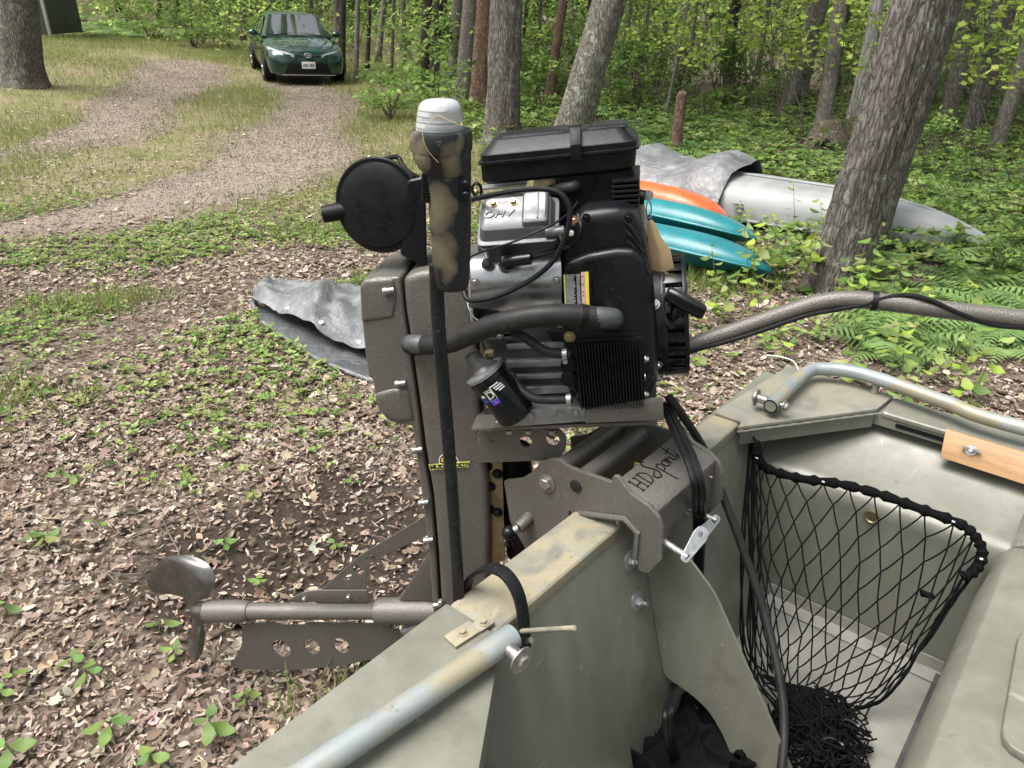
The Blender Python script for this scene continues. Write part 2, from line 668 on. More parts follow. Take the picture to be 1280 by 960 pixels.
# bench box ahead of the well
sec = [(.56, .30), (.575, .62), (.585, .665), (.605, .692), (.64, .702), (1.6, .702), (1.6, .30)]
g = G().prism([(x, -.144, z) for x, z in sec], (0, 1.048, 0))
bench = g.build('bench_box', MT['boat'], boat, .004)
sec2 = [(.60, .684), (.62, .700), (1.6, .700), (1.6, .684)]
for s in (1, -1):
    g = G().prism([(x, YC + s * .5255, z + .003) for x, z in sec2], (0, s * .20, .052))
    g.build('bench_top_wing', MT['boat'], boat, .004)
hp = [(.66, .50), (.69, .345), (1.25, .345), (1.25, .50 + .12), (.665, .62)]
me = plate_mesh(round_poly([(.662, .62), (.684, .335), (1.2, .335), (1.2, .62)], .03), [], .016, .004)
me.transform(Matrix.Translation((0, 0, .710)))
finish(me, 'hatch_lid', MT['boat'], bench)
g = G().prism([(.55, -.14, .300), (.562, -.14, .300), (.562, -.14, .306), (.55, -.14, .309)], (0, 1.03, 0))
g.build('floor_seam', MT['cast_dark'], boat)
# rivets along the port floor strip and the bench, welds at the gusset
for k in range(9):
    G().ball((.20 + .042 * k, .905 - .0045, .326), .0042, 10, 5, (1, .5, 1)).build('rivet', MT['floor_al'], boat)
for k in range(12):
    G().ball((.567, -.08 + .085 * k, .335), .0045, 10, 5, (.5, 1, 1)).build('rivet', MT['boat'], boat)
for k in range(6):
    G().ball((.30 + .11 * k, 1.1045, .783), .0032, 8, 4, (1, .5, 1)).build('rivet', MT['boat'], boat)
wb = [Vector((.030 + (.252 - .030) * k / 40, .80 + (1.102 - .80) * k / 40, .7985)) + Vector((.003, -.002, .0006 * math.sin(k * 2.1))) for k in range(41)]
G().tube(wb, [.0028 + .0008 * math.sin(k * 1.7) for k in range(41)], 6).build('weld_seam', MT['boat'], boat)
# drain plug in the port side
g = G().lathe((.335, .9055, .640), (0, -1, 0), [(0, .017), (.004, .017), (.005, .014), (.003, .012), (.003, .001)], 22)
g.build('drain_fitting', MT['zinc'], boat)
# knee brace inside the transom
kn = [(.032, .745), (.135, .745), (.199, .690), (.372, .417), (.440, .303), (.290, .303), (.262, .352), (.225, .395), (.180, .412), (.118, .418)]
me = plate_mesh(round_poly(kn, .02), [], .006, .001)
me.transform(Matrix(((1, 0, 0, 0), (0, 0, -1, .385), (0, 1, 0, 0), (0, 0, 0, 1))))
finish(me, 'transom_knee', MT['boat'], boat)
# fasteners on the transom inside
for yb, z in ((.335, .625), (.335, .715), (.57, .715)):
    xi = TI(z)
    g = G().lathe((xi - .001, yb, z), (1, 0, .26), [(0, .021), (.003, .021), (.004, .018)], 20)
    g.hexbolt((xi + .003, yb, z), (1, 0, .26), .009, .010, False)
    g.cyl((xi + .012, yb, z + .003), (xi + .025, yb, z + .006), .004, 8)
    g.build('transom_bolt', MT['galv'], boat)
# rails
rz = .842


def rail(points, fit):
    pth = smooth_path(points, 10)
    o = G().tube(pth, fit, 16).build('grab_rail', MT['rail'], boat, smooth=True)
    return o


pA = BZ(641, 795, rz)
pB = BZ(395, 960, rz)
dirr = (pB - pA).normalized()
pC = Vector((.03, -.355, rz))
near_rail = rail([pA, pA.lerp(pB, .5), pB, pB + dirr * .05, pB + dirr * .09 + Vector((.02, 0, 0)), (.16, -.46, rz), (.4, -.46, rz), (1.2, -.45, rz), (2.2, -.44, rz)], .0195)
qA = BZ(963, 508, rz)
far_rail = rail([qA, BZ(985, 486, rz), BZ(1008, 466, rz), BZ(1030, 461, rz + .004), BZ(1080, 468, rz + .008), BZ(1180, 502, rz + .01), BZ(1282, 536, rz + .01), (1.3, 1.19, rz + .01), (2.2, 1.17, rz)], .0172)
for rl, a, d in ((near_rail, pA, (pA - pB).normalized()), (far_rail, qA, (qA - BZ(1008, 466, rz)).normalized())):
    side = Vector((0, 0, 1)).cross(d)
    if side.x < 0: side = -side
    g = G()
    q = a - d * .022
    sgn = side if rl is near_rail else -side
    g.cyl(q + sgn * .017, q + sgn * .042, .011, 16)
    g.lathe(q + sgn * .042, sgn, [(0, .021), (.003, .021)], 20)
    g.hexbolt(q + sgn * .045, sgn, .011, .008, False)
    if rl is far_rail:
        g.cyl(q + side * .016, q + side * .034, .006, 10)
        g.hexbolt(q + side * .024, side, .010, .009, True)
    g.build('end_bolt', MT['steel'], rl, .0006)
    g = G()
    rr_ = .0190 if rl is near_rail else .0168
    g.lathe(a - d * .001, d, [(0, rr_), (.0015, rr_), (.0015, rr_ - .003), (-.03, rr_ - .003)], 20)
    g.build('pipe_mouth', MT['black_matte'] if rl is far_rail else MT['rail'], rl)
# foot plates under the near rail
for (px, py, w, l) in ((578, 793, .05, .03), (604, 780, .03, .022)):
    c = BZ(px, py, .8135)
    mm = Matrix.Rotation(math.atan2(dirr.y, dirr.x), 3, 'Z')
    g = G().box(c, (w, l, .005), mm)
    o = g.build('rail_foot_plate', MT['camo'], boat, .0008)
    G().hexbolt(c + Vector((0, 0, .0025)), (0, 0, 1), .006, .005).build('foot_bolt', MT['camo'], o)
for c in (Vector((.22, 1.185, .80)), Vector((.9, 1.185, .80))):
    G().cyl(c, c + Vector((0, 0, .042)), .009, 12).build('rail_post', MT['rail'], boat)

G().tube(smooth_path([BZ(1000, 466, .815), BZ(992, 452, .84), BZ(975, 446, .85), BZ(958, 444, .845)], 5), .0016, 6).build('white_cord_end', MT['white'], boat)

# trailer that carries the boat
tr = empty('boat_trailer', 'galvanised boat trailer under the olive grey jon boat', 'trailer', mat=BOAT.mat())
for s in (1, -1):
    G().box((1.7, YC + s * .42, .19), (3.4, .06, .06)).build('side_rail', MT['galv'], tr, .006)
    G().box((1.5, YC + s * .3, .235), (2.9, .09, .03)).build('bunk', MT['wood'], tr, .004)
    o = G().lathe((1.9, YC + s * .86, .23), (0, 1, 0), [(-.07, .13), (-.075, .2), (-.06, .228), (.06, .228), (.075, .2), (.07, .13)], 28).build('wheel', MT['rubber'], tr)
    G().lathe((1.9, YC + s * .86, .23), (0, 1, 0), [(-.05, .128), (.05, .128)], 20).build('rim', MT['galv'], o)
G().box((1.9, YC, .19), (.05, 1.62, .05)).build('axle', MT['galv'], tr, .004)
for x in (.2, 3.2):
    G().box((x, YC, .187), (.05, .80, .05)).build('cross_member', MT['galv'], tr, .004)
G().cyl((.2, YC, .0), (.2, YC, .165), .022, 12).build('rear_stand', MT['galv'], tr)

# ------------------------------------------------------------------ wooden board bolted to the port gunwale
P = lambda px, py: BX(px, py, 0)
board = empty('wooden_board', 'varnished pine board with a wing nut bolted under the port gunwale', 'board', mat=BOAT.mat())
bx0 = .405
g = G().prism([(bx0, 1.112, .808), (bx0 + .01, 1.075, .753), (bx0 + .01, 1.060, .757), (bx0, 1.097, .812)], (.62, -.01, 0))
g.build('plank', MT['wood'], board, .002)
nn = Vector((0, -.82, .45)).normalized()
c = Vector((.468, 1.0785, .788))
g = G().lathe(c, nn, [(0, .012), (.002, .012)], 16)
g.lathe(c + nn * .002, nn, [(0, .006), (.012, .005)], 10)
for s in (1, -1):
    g.prism([c + nn * .004 + Vector((s * .004, 0, 0)), c + nn * .004 + Vector((s * .018, 0, .0)), c + nn * .016 + Vector((s * .02, 0, .0)), c + nn * .012 + Vector((s * .006, 0, 0))], (0, .002, .004))
g.build('wing_nut', MT['steel'], board)

# ------------------------------------------------------------------ stern light clamped on the transom
P0 = at_z(574, 748, .8)
LIGHT = Frame(Vector((P0.x, P0.y, 0)), Vector((1, 0, 0)), Vector((0, 1, 0)), Vector((0, 0, 1)))
LIGHT_BLOBS = []
light = empty('stern_light', 'black and tan camouflage pole light with frosted lens clamped on the transom', 'light', mat=LIGHT.mat())


def LL(px, py, y=0.0):
    return LIGHT.hit(px, py, 1, y)


def lrow(py, x0, x1, dep, y=0.0, n=16, sq=.75):
    a, b_ = LL(x0, py, y), LL(x1, py, y)
    c, r = (a + b_) / 2, (b_ - a).length / 2
    out = []
    for i in range(n):
        t = 2 * math.pi * i / n
        ct, st = math.cos(t), math.sin(t)
        out.append(c + Vector((r * math.copysign(abs(ct) ** sq, ct), dep * math.copysign(abs(st) ** sq, st), 0)))
    return out


def camo_blobs(name, blobs):
    m = M(name)
    best = None
    warp = m.n('VectorMath', operation='ADD')
    nz = m.n('TexNoise')
    nz.inputs['Scale'].default_value = 30
    m.t.links.new(m.tc.outputs['Object'], nz.inputs['Vector'])
    sc_ = m.n('VectorMath', operation='SCALE')
    m.t.links.new(nz.outputs['Color'], sc_.inputs[0])
    sc_.inputs['Scale'].default_value = .034
    m.t.links.new(m.tc.outputs['Object'], warp.inputs[0])
    m.t.links.new(sc_.outputs[0], warp.inputs[1])
    st_ = m.n('VectorMath', operation='MULTIPLY')
    m.t.links.new(warp.outputs[0], st_.inputs[0])
    st_.inputs[1].default_value = (1.15, .6, .62)
    for c, r in blobs:
        dn = m.n('VectorMath', operation='DISTANCE')
        m.t.links.new(st_.outputs[0], dn.inputs[0])
        c = Vector(c) + Vector((.017, .017, .017))
        dn.inputs[1].default_value = (c.x * 1.15, c.y * .6, c.z * .62)
        q = m.math('DIVIDE', dn.outputs['Value'], r)
        best = q if best is None else m.math('MINIMUM', best, q)
    f = m.ramp(best, [(0.25, .8), (0.8, .4), (1.2, 0)])
    c = m.mix(f, (.014, .016, .018), (.19, .16, .10))
    c = m.mix(m.ramp(m.noise(150, 3), [(0.64, 0), (0.7, .5)]), c, (.2, .19, .16))
    return m.out(c, .45, 0, m.bump(m.noise(300, 2), .1, .0006), spec=.3)


MT['camo_body'] = camo_blobs('tan_black_camo_housing', [(LL(548, 258, -.03), .024), (LL(551, 318, -.03), .021), (LL(556, 335, -.03), .016), (LL(573, 178, -.035), .010),
                                                        (LL(524, 198, -.03), .016), (LL(566, 203, -.04), .018), (LL(532, 300, -.01), .018), (LL(519, 172, -.02), .008)])
pole = [LL(574, 775), LL(571, 700), LL(561, 560), LL(549, 420), LL(545, 330)]
G().tube(smooth_path(pole, 5), .0098, 16).build('pole', MT['pole'], light)
g = G().loft([lrow(361, 549, 582, .016), lrow(356, 545, 586, .021), lrow(330, 541, 588, .024), lrow(280, 537, 589, .026), lrow(240, 535, 589, .028), lrow(216, 531, 589, .031)])
body = g.build('body', MT['camo_body'], light, .002)
g = G()
for k in range(9):
    py = 218 + k * 4
    g.box(LL(532.5, py, -.010), (.010, .02, .0022))
g.build('grip_ribs', MT['black'], body)
sw = LL(582, 240, -.030)
g = G().loft([[LL(575, y, -.030), LL(588, y, -.026), LL(588, y, -.020), LL(575, y, -.024)] for y in (222, 252)])
o = g.build('switch_plate', MT['black'], body, .002)
for yy in (230, 244):
    G().ball(LL(582, yy, -.0295), .005, 10, 6, (1, .6, 1)).build('switch_button', MT['black_gloss'], o)
g = G().loft([lrow(216, 531, 589, .032), lrow(205, 522, 589, .037), lrow(196, 517, 589, .0395), lrow(187, 514.5, 589, .041, sq=.9), lrow(182, 514, 589, .041, sq=1)])
g.build('reflector_housing', MT['camo_body'], light)
g = G().loft([lrow(187, 513, 590, .0425, sq=1, n=28), lrow(184, 512, 590.5, .043, sq=1, n=28), lrow(168, 512, 590.5, .043, sq=1, n=28), lrow(163, 514, 589, .041, sq=1, n=28), lrow(161, 518, 585, .037, sq=1, n=28)])
g.build('bezel', MT['camo_body'], light)
rows = []
for i, (py, a, b_) in enumerate([(164, 519, 580), (158, 520, 580), (157, 519.5, 580), (151, 521, 579), (150, 520.5, 579.5), (144, 521.5, 578.5), (143, 521, 578.5), (137, 522.5, 577), (136, 522, 577), (131, 524, 575), (127, 527, 572), (124.5, 532, 567), (123.5, 540, 559)]):
    rows.append(lrow(py, a, b_, .0325 * (b_ - a) / 61, sq=1, n=28))
g = G().loft(rows)
g.build('lens', MT['lens'], light)
g = G()
cy = (LL(520, 150) + LL(580, 150)) / 2
for i in range(36):
    t = 2 * math.pi * i / 36
    g.box(cy + Vector((.0252 * math.cos(t), .0252 * math.sin(t), -.004)), (.0012, .0012, .03))
g.build('lens_flutes', MT['lens'], light)
g = G().cyl(LL(549, 166), LL(549, 140), .012, 14)
g.build('bulb_holder', MT['white'], light)
st = [LL(528, 165, -.045), LL(530, 178, -.046), LL(536, 190, -.044), LL(548, 203, -.04)]
G().tube(smooth_path(st, 5), .0006, 5).build('dry_grass_stem', plain('dry_grass', (.45, .35, .2), .8), light)
st = [LL(528, 163, -.045), LL(545, 145, -.036), LL(560, 150, -.036), LL(577, 157, -.034), LL(576, 152, -.03)]
G().tube(smooth_path(st, 5), .0006, 5).build('dry_grass_stem', bpy.data.materials['dry_grass'], light)
# clamp: flat bar bent over the transom, with a tommy screw. Its own frame is the boat's
W2L = LIGHT.mat().inverted() @ BOAT.mat()
cl = [BY(583, 752, -.002), BY(583, 735, -.002), BY(592, 718, -.002), BY(610, 710, -.002), BY(630, 716, -.002), BY(646, 738, -.002), BY(654, 770, -.002), BY(657, 812, -.002)]
cp = smooth_path(cl, 6)
g = G()
rr = []
for i, p in enumerate(cp):
    tg = (cp[min(i + 1, len(cp) - 1)] - cp[max(i - 1, 0)]).normalized()
    nn = tg.cross(Vector((0, 1, 0))).normalized()
    rr.append([W2L @ (p + Vector((0, dy, 0)) + nn * dn) for dy, dn in ((-.011, -.0035), (.011, -.0035), (.011, .0035), (-.011, .0035))])
g.loft(rr)
clamp = g.build('clamp', MT['pole'], light, .0008)
a, b_ = W2L @ BY(652, 789, -.012), W2L @ BY(718, 785, -.03)
G().tube([a, a.lerp(b_, .5), b_], .0042, 10).build('tommy_bar', MT['camo'], clamp, .0005)
g = G().cyl(W2L @ BY(664, 800, -.002), W2L @ BY(628, 806, -.002), .005, 10)
g.build('clamp_screw', MT['steel'], clamp)

# ------------------------------------------------------------------ landing net hanging in the corner
net_m = plain('black_net_cord', (.004, .004, .0045), .75, 0, .3, 300, .4, spec=.1)
pad_m = plain('black_rim_sleeve', (.004, .004, .0048), .8, 0, .3, 200, .5, bdist=.002, spec=.1)
net = empty('landing_net', 'black knotted mesh net with padded rim hanging in the port stern corner', 'net', mat=BOAT.mat())
rim = [BY(946, 552, .80), BY(949, 575, .80), BY(962, 587, .82), BY(1000, 598, .84), BY(1050, 605, .855), BY(1100, 618, .86), BY(1150, 636, .86), BY(1200, 655, .855), BY(1220, 672, .845), BY(1228, 693, .83), BY(1220, 712, .81), BY(1203, 722, .79)]
rp = smooth_path(rim, 8)
rads = [.0105 + .0022 * math.sin(i * 1.7) + .0012 * math.sin(i * 3.1) for i in range(len(rp))]
rads[0] = rads[1] = .007
G().tube(rp, rads, 10).build('rim', pad_m, net)
hook = BZ(941, 512, .80)
# a mesh surface from the rim to the gathered tail on the floor
tail = BZ(942, 845, .36)
tail2 = BZ(1062, 888, .335)


def rim_at(u):
    k = u * (len(rp) - 1)
    i = min(int(k), len(rp) - 2)
    return rp[i].lerp(rp[i + 1], k - i)


def netS(u, v, bag=0.0):
    a = rim_at(min(max(u, 0), 1)) + Vector((0, 0, -.006))
    e = tail.lerp(tail2, u) + Vector((.012 * math.cos(u * 9), .018 * math.sin(u * 7), .018 * math.sin(u * 13)))
    vv = v ** (0.95 + .1 * (1 - u))
    p = a.lerp(e, vv)
    pinch = math.sin(math.pi * min(1, v)) * (1 - .55 * u)
    sg = math.sin(math.pi * v ** 1.3)
    p += Vector((.02 * sg * u, -.02 * sg + bag * sg, -.055 * sg * (.4 + u)))
    p += Vector((noise.noise(Vector((u * 9, v * 7, 1))), noise.noise(Vector((u * 9, v * 7, 5))), noise.noise(Vector((u * 9, v * 7, 9))))) * .009
    return p


g = G()
NU, NV = 35, 11
for layer, bag in ((0, 0.0),):
    for i in range(NU + 1):
        path = []
        for j in range(NV + 1):
            off = 0.5 * (1 if (i + j) % 2 else -1)
            u = (i + off) / NU
            path.append(netS(u, j / NV, bag))
        full = []
        for j in range(NV):
            p, q = path[j], path[j + 1]
            for k in range(3):
                full.append(p.lerp(q, k / 3) + Vector((0, 0, -.004 * math.sin(math.pi * k / 3))))
        full.append(path[-1])
        g.tube(full, .0018, 5)
o = g.build('mesh', net_m, net)
o['kind'] = 'stuff'
g = G()
for k in range(7):
    e = BZ(926 + k * 3, 795 + 6 * (k % 3), .42)
    pts = [hook + Vector((.002 * k, 0, 0)), hook.lerp(e, .3) + Vector((R.uniform(-.008, .008), R.uniform(-.008, .008), 0)),
           hook.lerp(e, .65) + Vector((R.uniform(-.015, .01), R.uniform(-.01, .01), 0)), e, tail + Vector((R.uniform(-.02, .04), R.uniform(-.03, .03), .0))]
    g.tube(smooth_path(pts, 6), .0024, 5)
for k in range(3):
    e = rp[4 + k * 2]
    g.tube(smooth_path([hook, hook.lerp(e, .5) + Vector((.006 * (k - 1), 0, -.006)), e], 5), .0026, 5)
g.build('hanging_cords', net_m, net)
# gathered heap at the bottom
g = G()
hc = BZ(1025, 915, .335)
for k in range(130):
    pts = []
    c = hc + Vector((R.gauss(0, .058), R.gauss(0, .058), R.uniform(-.03, .035)))
    th = R.uniform(0, 6.28)
    for j in range(14):
        th += R.gauss(0, .7)
        if math.hypot(c.x - hc.x, c.y - hc.y) > .095: th = math.atan2(hc.y - c.y, hc.x - c.x) + R.gauss(0, .6)
        c = c + Vector((.014 * math.cos(th), .014 * math.sin(th), R.uniform(-.008, .008)))
        dz = Vector((c.x - hc.x, c.y - hc.y, 0))
        c.z = min(max(c.z, .303), .395 - dz.length * .35)
        pts.append(c.copy())
    g.tube(smooth_path(pts, 3), .0019, 5)
for k in range(60):
    a = tail.lerp(tail2, R.random()) + Vector((R.uniform(-.015, .015), R.uniform(-.015, .015), 0))
    e = hc + Vector((R.uniform(-.05, .05), R.uniform(-.05, .05), .0))
    g.tube(smooth_path([a, a.lerp(e, .4) + Vector((R.uniform(-.02, .02), R.uniform(-.02, .02), .02)), e], 5), .0023, 5)
o = g.build('gathered_heap', net_m, net)
o['kind'] = 'stuff'
cb = BY(1158, 745, .77)
G().prism([cb + Vector((-.016, 0, .006)), cb + Vector((.012, 0, .008)), cb + Vector((.016, 0, -.002)), cb + Vector((-.010, 0, -.008))], (0, .008, 0)).build('cord_lock', MT['black_gloss'], net, .002)
for k, fr in enumerate((.08, .33, .62, .84)):
    p = rim_at(fr) + Vector((0, -.012, .006))
    G().box(p, (.006, .002, .003)).build('rim_stitch_tag', MT['white'], net)
for k, (px, py) in enumerate(((1040, 928), (1060, 905))):
    c = BZ(px, py, .37)
    G().tube(smooth_path([c + Vector((-.02, -.01, 0)), c + Vector((0, -.012, .006)), c + Vector((.022, -.004, .002)), c + Vector((.02, .008, 0)), c + Vector((-.004, .006, .004)), c + Vector((-.02, -.008, 0))], 4), .0028, 6).build('snap_hook', MT['black_gloss'], net)

# black cloth bag lying under the knee brace
gb = G()
c0 = BZ(868, 935, .325)
rows = []
for j in range(30):
    t = j / 29
    row = []
    for i in range(60):
        a = 2 * math.pi * i / 60
        r = (.12 * math.sin(math.pi * (.08 + .9 * t))) * (1 + .55 * noise.noise(Vector((math.cos(a) * 2.3, math.sin(a) * 2.3, t * 3))))
        row.append(c0 + Vector((r * math.cos(a), r * 1.1 * math.sin(a), -.03 + .05 * t + .05 * noise.noise(Vector((math.cos(a) * 3 * (1.2 - t), math.sin(a) * 3 * (1.2 - t), t * 6))))))
    rows.append(row)
gb.loft(rows)
bag = gb.build('cloth_bag', pad_m, None, smooth=True, angle=180)
bag.matrix_world = BOAT.mat()
tag(bag, 'crumpled black cloth bag on the boat floor under the knee brace', 'bag')

# ------------------------------------------------------------------ the mud motor
motor = empty('mud_motor', 'brown long-tail mud motor with black V-twin engine clamped to the boat transom', 'boat motor', mat=MOTOR.mat())
B2M = MOTOR.mat().inverted() @ BOAT.mat()


def xf(g, mm):
    g.v = [tuple(mm @ Vector(p)) for p in g.v]
    return g


def mprism(pts, y0, y1):
    return G().prism([ML(x, y, y0) for x, y in pts], (0, y1 - y0, 0))


NEAR = Vector((0, -1, 0))
UP = Vector((0, 0, 1))
XX = Vector((1, 0, 0))
# belt housing
hs = [(503, 347), (520, 341), (545, 337), (592, 341), (594, 400), (600, 520), (609, 600), (612, 660), (610, 790), (553, 790), (547, 690), (541, 620), (531, 560), (524, 505), (513, 430), (506, 385)]
housing = mprism(hs, -.085, .10).build('belt_housing', MT['wrinkle'], motor, .016, 4)
cv = [(451, 352), (470, 347), (500, 346), (505, 388), (511.5, 432), (522, 507), (528, 560), (538.5, 620), (545, 690), (551, 788), (543, 788), (536, 690), (527, 620), (519, 560), (515, 533), (498, 531), (484, 526), (473, 512), (468, 492), (466, 476), (460, 470), (456, 440), (452, 400)]
cover = mprism(cv, -.080, .095).build('belt_cover', MT['wrinkle'], housing, .009, 3)
bl = mprism([(449, 358), (455, 350), (492, 348), (496, 372), (492, 398), (451, 404)], -.0835, .05).build('cover_boss', MT['wrinkle'], housing, .010, 4)
bl = mprism([(467, 492), (490, 486), (512, 488), (518, 528), (495, 529), (478, 520), (469, 506)], -.0845, .06).build('cover_boss', MT['wrinkle'], housing, .012, 4)
for px, py in ((484, 364), (499, 480), (520, 563), (528, 629), (534, 676), (546, 757)):
    p = ML(px, py, -.088)
    g = G().lathe(p + Vector((.012, .004, 0)), (-1, -.25, 0), [(0, .0062), (.014, .0064), (.014, .0078), (.020, .0078), (.022, .0055)], 14)
    g.build('cover_bolt', MT['steel'], housing)
for px, py in ((574, 752), (551, 752)):
    G().hexbolt(ML(px, py, -.087), NEAR, .006, .007).build('housing_bolt', MT['steel'], housing)
# round sticker with yellow lettering
sx = ML(561, 577, -.0865)
stick = empty('tmp', None, None) if False else None
g = G().lathe(sx, NEAR, [(0, .0215), (.0006, .0215)], 32)
sticker = g.build('round_sticker', MT['white'], housing, label='round white ringed sticker with a yellow sunset and yellow lettering')
g = G().lathe(sx + NEAR * .0006, NEAR, [(0, .0192), (.0004, .0192)], 32)
g.build('sticker_ring', MT['black_matte'], sticker)
half = [(sx.x + .0165 * math.cos(math.pi * i / 16), sx.z + .0165 * math.sin(math.pi * i / 16)) for i in range(17)]
G().prism([(x, sx.y - .0010, z) for x, z in half], (0, -.0004, 0)).build('sticker_sunset', plain('sticker_amber', (.72, .42, .06), .5, 0, .25, 90, 0), sticker)
G().lathe(sx + NEAR * .0013 + UP * .002, NEAR, [(0, .007), (.0003, .007)], 20).build('sticker_sun', plain('sticker_yellow', (.85, .68, .10), .5, 0, .05, 90, 0), sticker)
me = text_mesh('MUD BUDDY', .0145, .0003, 0, bold=.0006)
me.transform(frame_mat(sx + NEAR * .0030 - UP * .0095, (1, 0, .06), (0, 0, 1)))
finish(me, 'sticker_lettering', plain('sticker_black_ink', (.02, .03, .02), .5, 0, .05, 90, 0), sticker, False)
me = text_mesh('MUD BUDDY', .0145, .0003, 0, bold=.0022)
me.transform(frame_mat(sx + NEAR * .0022 - UP * .0095, (1, 0, .06), (0, 0, 1)))
finish(me, 'sticker_lettering_outline', plain('sticker_lime', (.72, .74, .16), .5, 0, .05, 90, 0), sticker, False)

# drive shaft tube, coupling, collar
zs = (ML(300, 764, 0) + ML(500, 766, 0)) / 2
xa = lambda px: ML(px, 765, 0).x
zt = lambda px: ML(px, 763.5, 0).z


def on_shaft(px):
    return Vector((xa(px), 0, ML(px, 764, 0).z))


A_, B_ = on_shaft(258), on_shaft(560)
ax = (B_ - A_).normalized()
L = lambda px: (on_shaft(px) - A_).dot(ax)
g = G().lathe(A_, ax, [(L(258), .026), (L(259), .0295), (L(300), .0295), (L(306), .0285), (L(312), .0245), (L(313), .0215), (L(475), .0215)], 28)
shaft = g.build('drive_shaft_tube', MT['wrinkle'], motor)
g = G().lathe(A_, ax, [(L(471), .031), (L(472), .034), (L(536), .0345), (L(544), .031), (L(562), .031)], 28)
g.build('shaft_coupling', MT['wrinkle'], motor)
g = mprism([(499, 750), (541, 683), (552, 690), (552, 752)], -.004, .004)
g.build('coupling_gusset', MT['wrinkle'], motor, .001)
# upper brace plate
ml2 = lambda pts, yl: [(ML(x, y, yl).x, ML(x, y, yl).z) for x, y in pts]
hl = lambda px, py, r, yl, ry=None: circle((ML(px, py, yl).x, ML(px, py, yl).z), r, 18, ry)
ob = ml2([(395, 740), (404, 735), (440, 703), (452, 693), (538, 641), (540, 666), (474, 697), (459, 712), (457, 728), (461, 754), (396, 754)], -.012)
brace = plate_xz('brace_plate', ob, [hl(433, 719, .0150, -.012), hl(448.5, 711.5, .0145, -.012), hl(464.5, 699, .0145, -.012)], -.012, .003, MT['wrinkle'], motor)
g = mprism([(359, 750), (380, 740.5), (396, 738), (458, 738), (463, 753), (361, 753)], -.020, -.016)
o = g.build('brace_flange', MT['wrinkle'], brace, .001)
for px, py in ((381, 748), (436, 746)):
    G().hexbolt(ML(px, py, -.020), NEAR, .0055, .006).build('flange_bolt', MT['steel'], brace)
# skeg plate
ob = ml2([(303, 783), (315, 779), (345, 778), (346, 781), (382, 781), (384, 778), (466, 779), (520, 793), (570, 790), (575, 815), (520, 808), (470, 822), (430, 831), (380, 836), (330, 837), (293, 834), (288, 830), (298, 818), (303, 805)], 0)
skeg = plate_xz('skeg', ob, [hl(352, 810, .0260, 0, .030), hl(390, 807.5, .0225, 0, .026), hl(427, 806.5, .0225, 0, .026)], 0, .0035, MT['wrinkle'], motor, rnd=.006)
g = mprism([(500, 790), (530, 778), (545, 800), (520, 806)], -.03, .03)
g.build('skeg_foot', MT['galv'], motor, .001)
# drain spring under the skeg
sp = []
c0 = ML(436, 838, 0)
for i in range(60):
    t = i / 59
    r = .004 + .005 * t
    sp.append(c0 + Vector((r * math.cos(t * 40), r * math.sin(t * 40), -.035 * t)))
G().tube(sp, .0013, 5).build('spring', MT['black_matte'], motor)

# propeller
prop = G().lathe(A_ - ax * .001, -ax, [(0, .026), (.012, .024), (.03, .021), (.038, .016), (.040, .008), (.056, .007), (.060, .003)], 24).build('propeller', MT['prop'], motor)


def blade(rows):
    rws = []
    for ctrl in rows:
        rws.append(smooth_path([ML(*c) for c in ctrl], 5))
    cols = list(zip(*rws))
    fine = [smooth_path(c, 5) for c in cols]
    g = G().grid([list(r) for r in zip(*fine)])
    return g.build('blade', MT['prop'], prop, thick=.003, smooth=True, angle=60)


blade([[(240, 756, .0), (248, 751, -.006), (258, 748, .004)],
       [(231, 748, .016), (247, 738, .004), (264, 738, .008)],
       [(213, 743, .040), (240, 722, .018), (269, 724, .020)],
       [(193, 741, .062), (228, 708, .036), (264, 710, .034)],
       [(184, 729, .074), (213, 700, .054), (252, 700, .048)],
       [(187, 716, .078), (207, 697, .066), (236, 694, .060)],
       [(196, 706, .076), (209, 697, .070), (224, 694, .066)]])
blade([[(240, 772, -.004), (247, 770, -.014), (257, 765, -.016)],
       [(239, 784, -.010), (246, 782, -.026), (255, 778, -.020)],
       [(236, 800, -.016), (246, 796, -.040), (256, 793, -.028)],
       [(235, 814, -.026), (245, 812, -.050), (255, 808, -.038)],
       [(238, 823, -.036), (244, 824, -.052), (251, 820, -.046)],
       [(241, 828, -.044), (244, 829, -.050), (247, 826, -.048)]])

# ---- engine block and shrouds
g = mprism([(598, 400), (702, 396), (738, 500), (736, 515), (606, 526), (600, 470)], -.085, .085)
block = g.build('crankcase', MT['cast_dark'], motor, .006, 2)
for k, (y0, h) in enumerate(((430, 8), (452, 9), (470, 6), (486, 9))):
    g = mprism([(632, y0), (716, y0 - 4), (717, y0 - 4 + h), (634, y0 + h)], -.100, -.08)
    g.build('casting_rib', MT['cast'], block, .003, 2)
g = mprism([(612, 533), (640, 515), (668, 511), (733, 509), (733, 527), (612, 536)], -.150, -.05)
sump = g.build('sump_flange', MT['cast'], block, .003, 2)
mm = Matrix.Rotation(.5, 3, 'Y')
G().box(ML(663, 519, -.152), (.012, .012, .012), mm).build('drain_plug', MT['steel'], sump, .001)
G().lathe(ML(663, 519, -.150), NEAR, [(0, .0095), (.003, .0095)], 16).build('plug_collar', MT['cast'], sump)
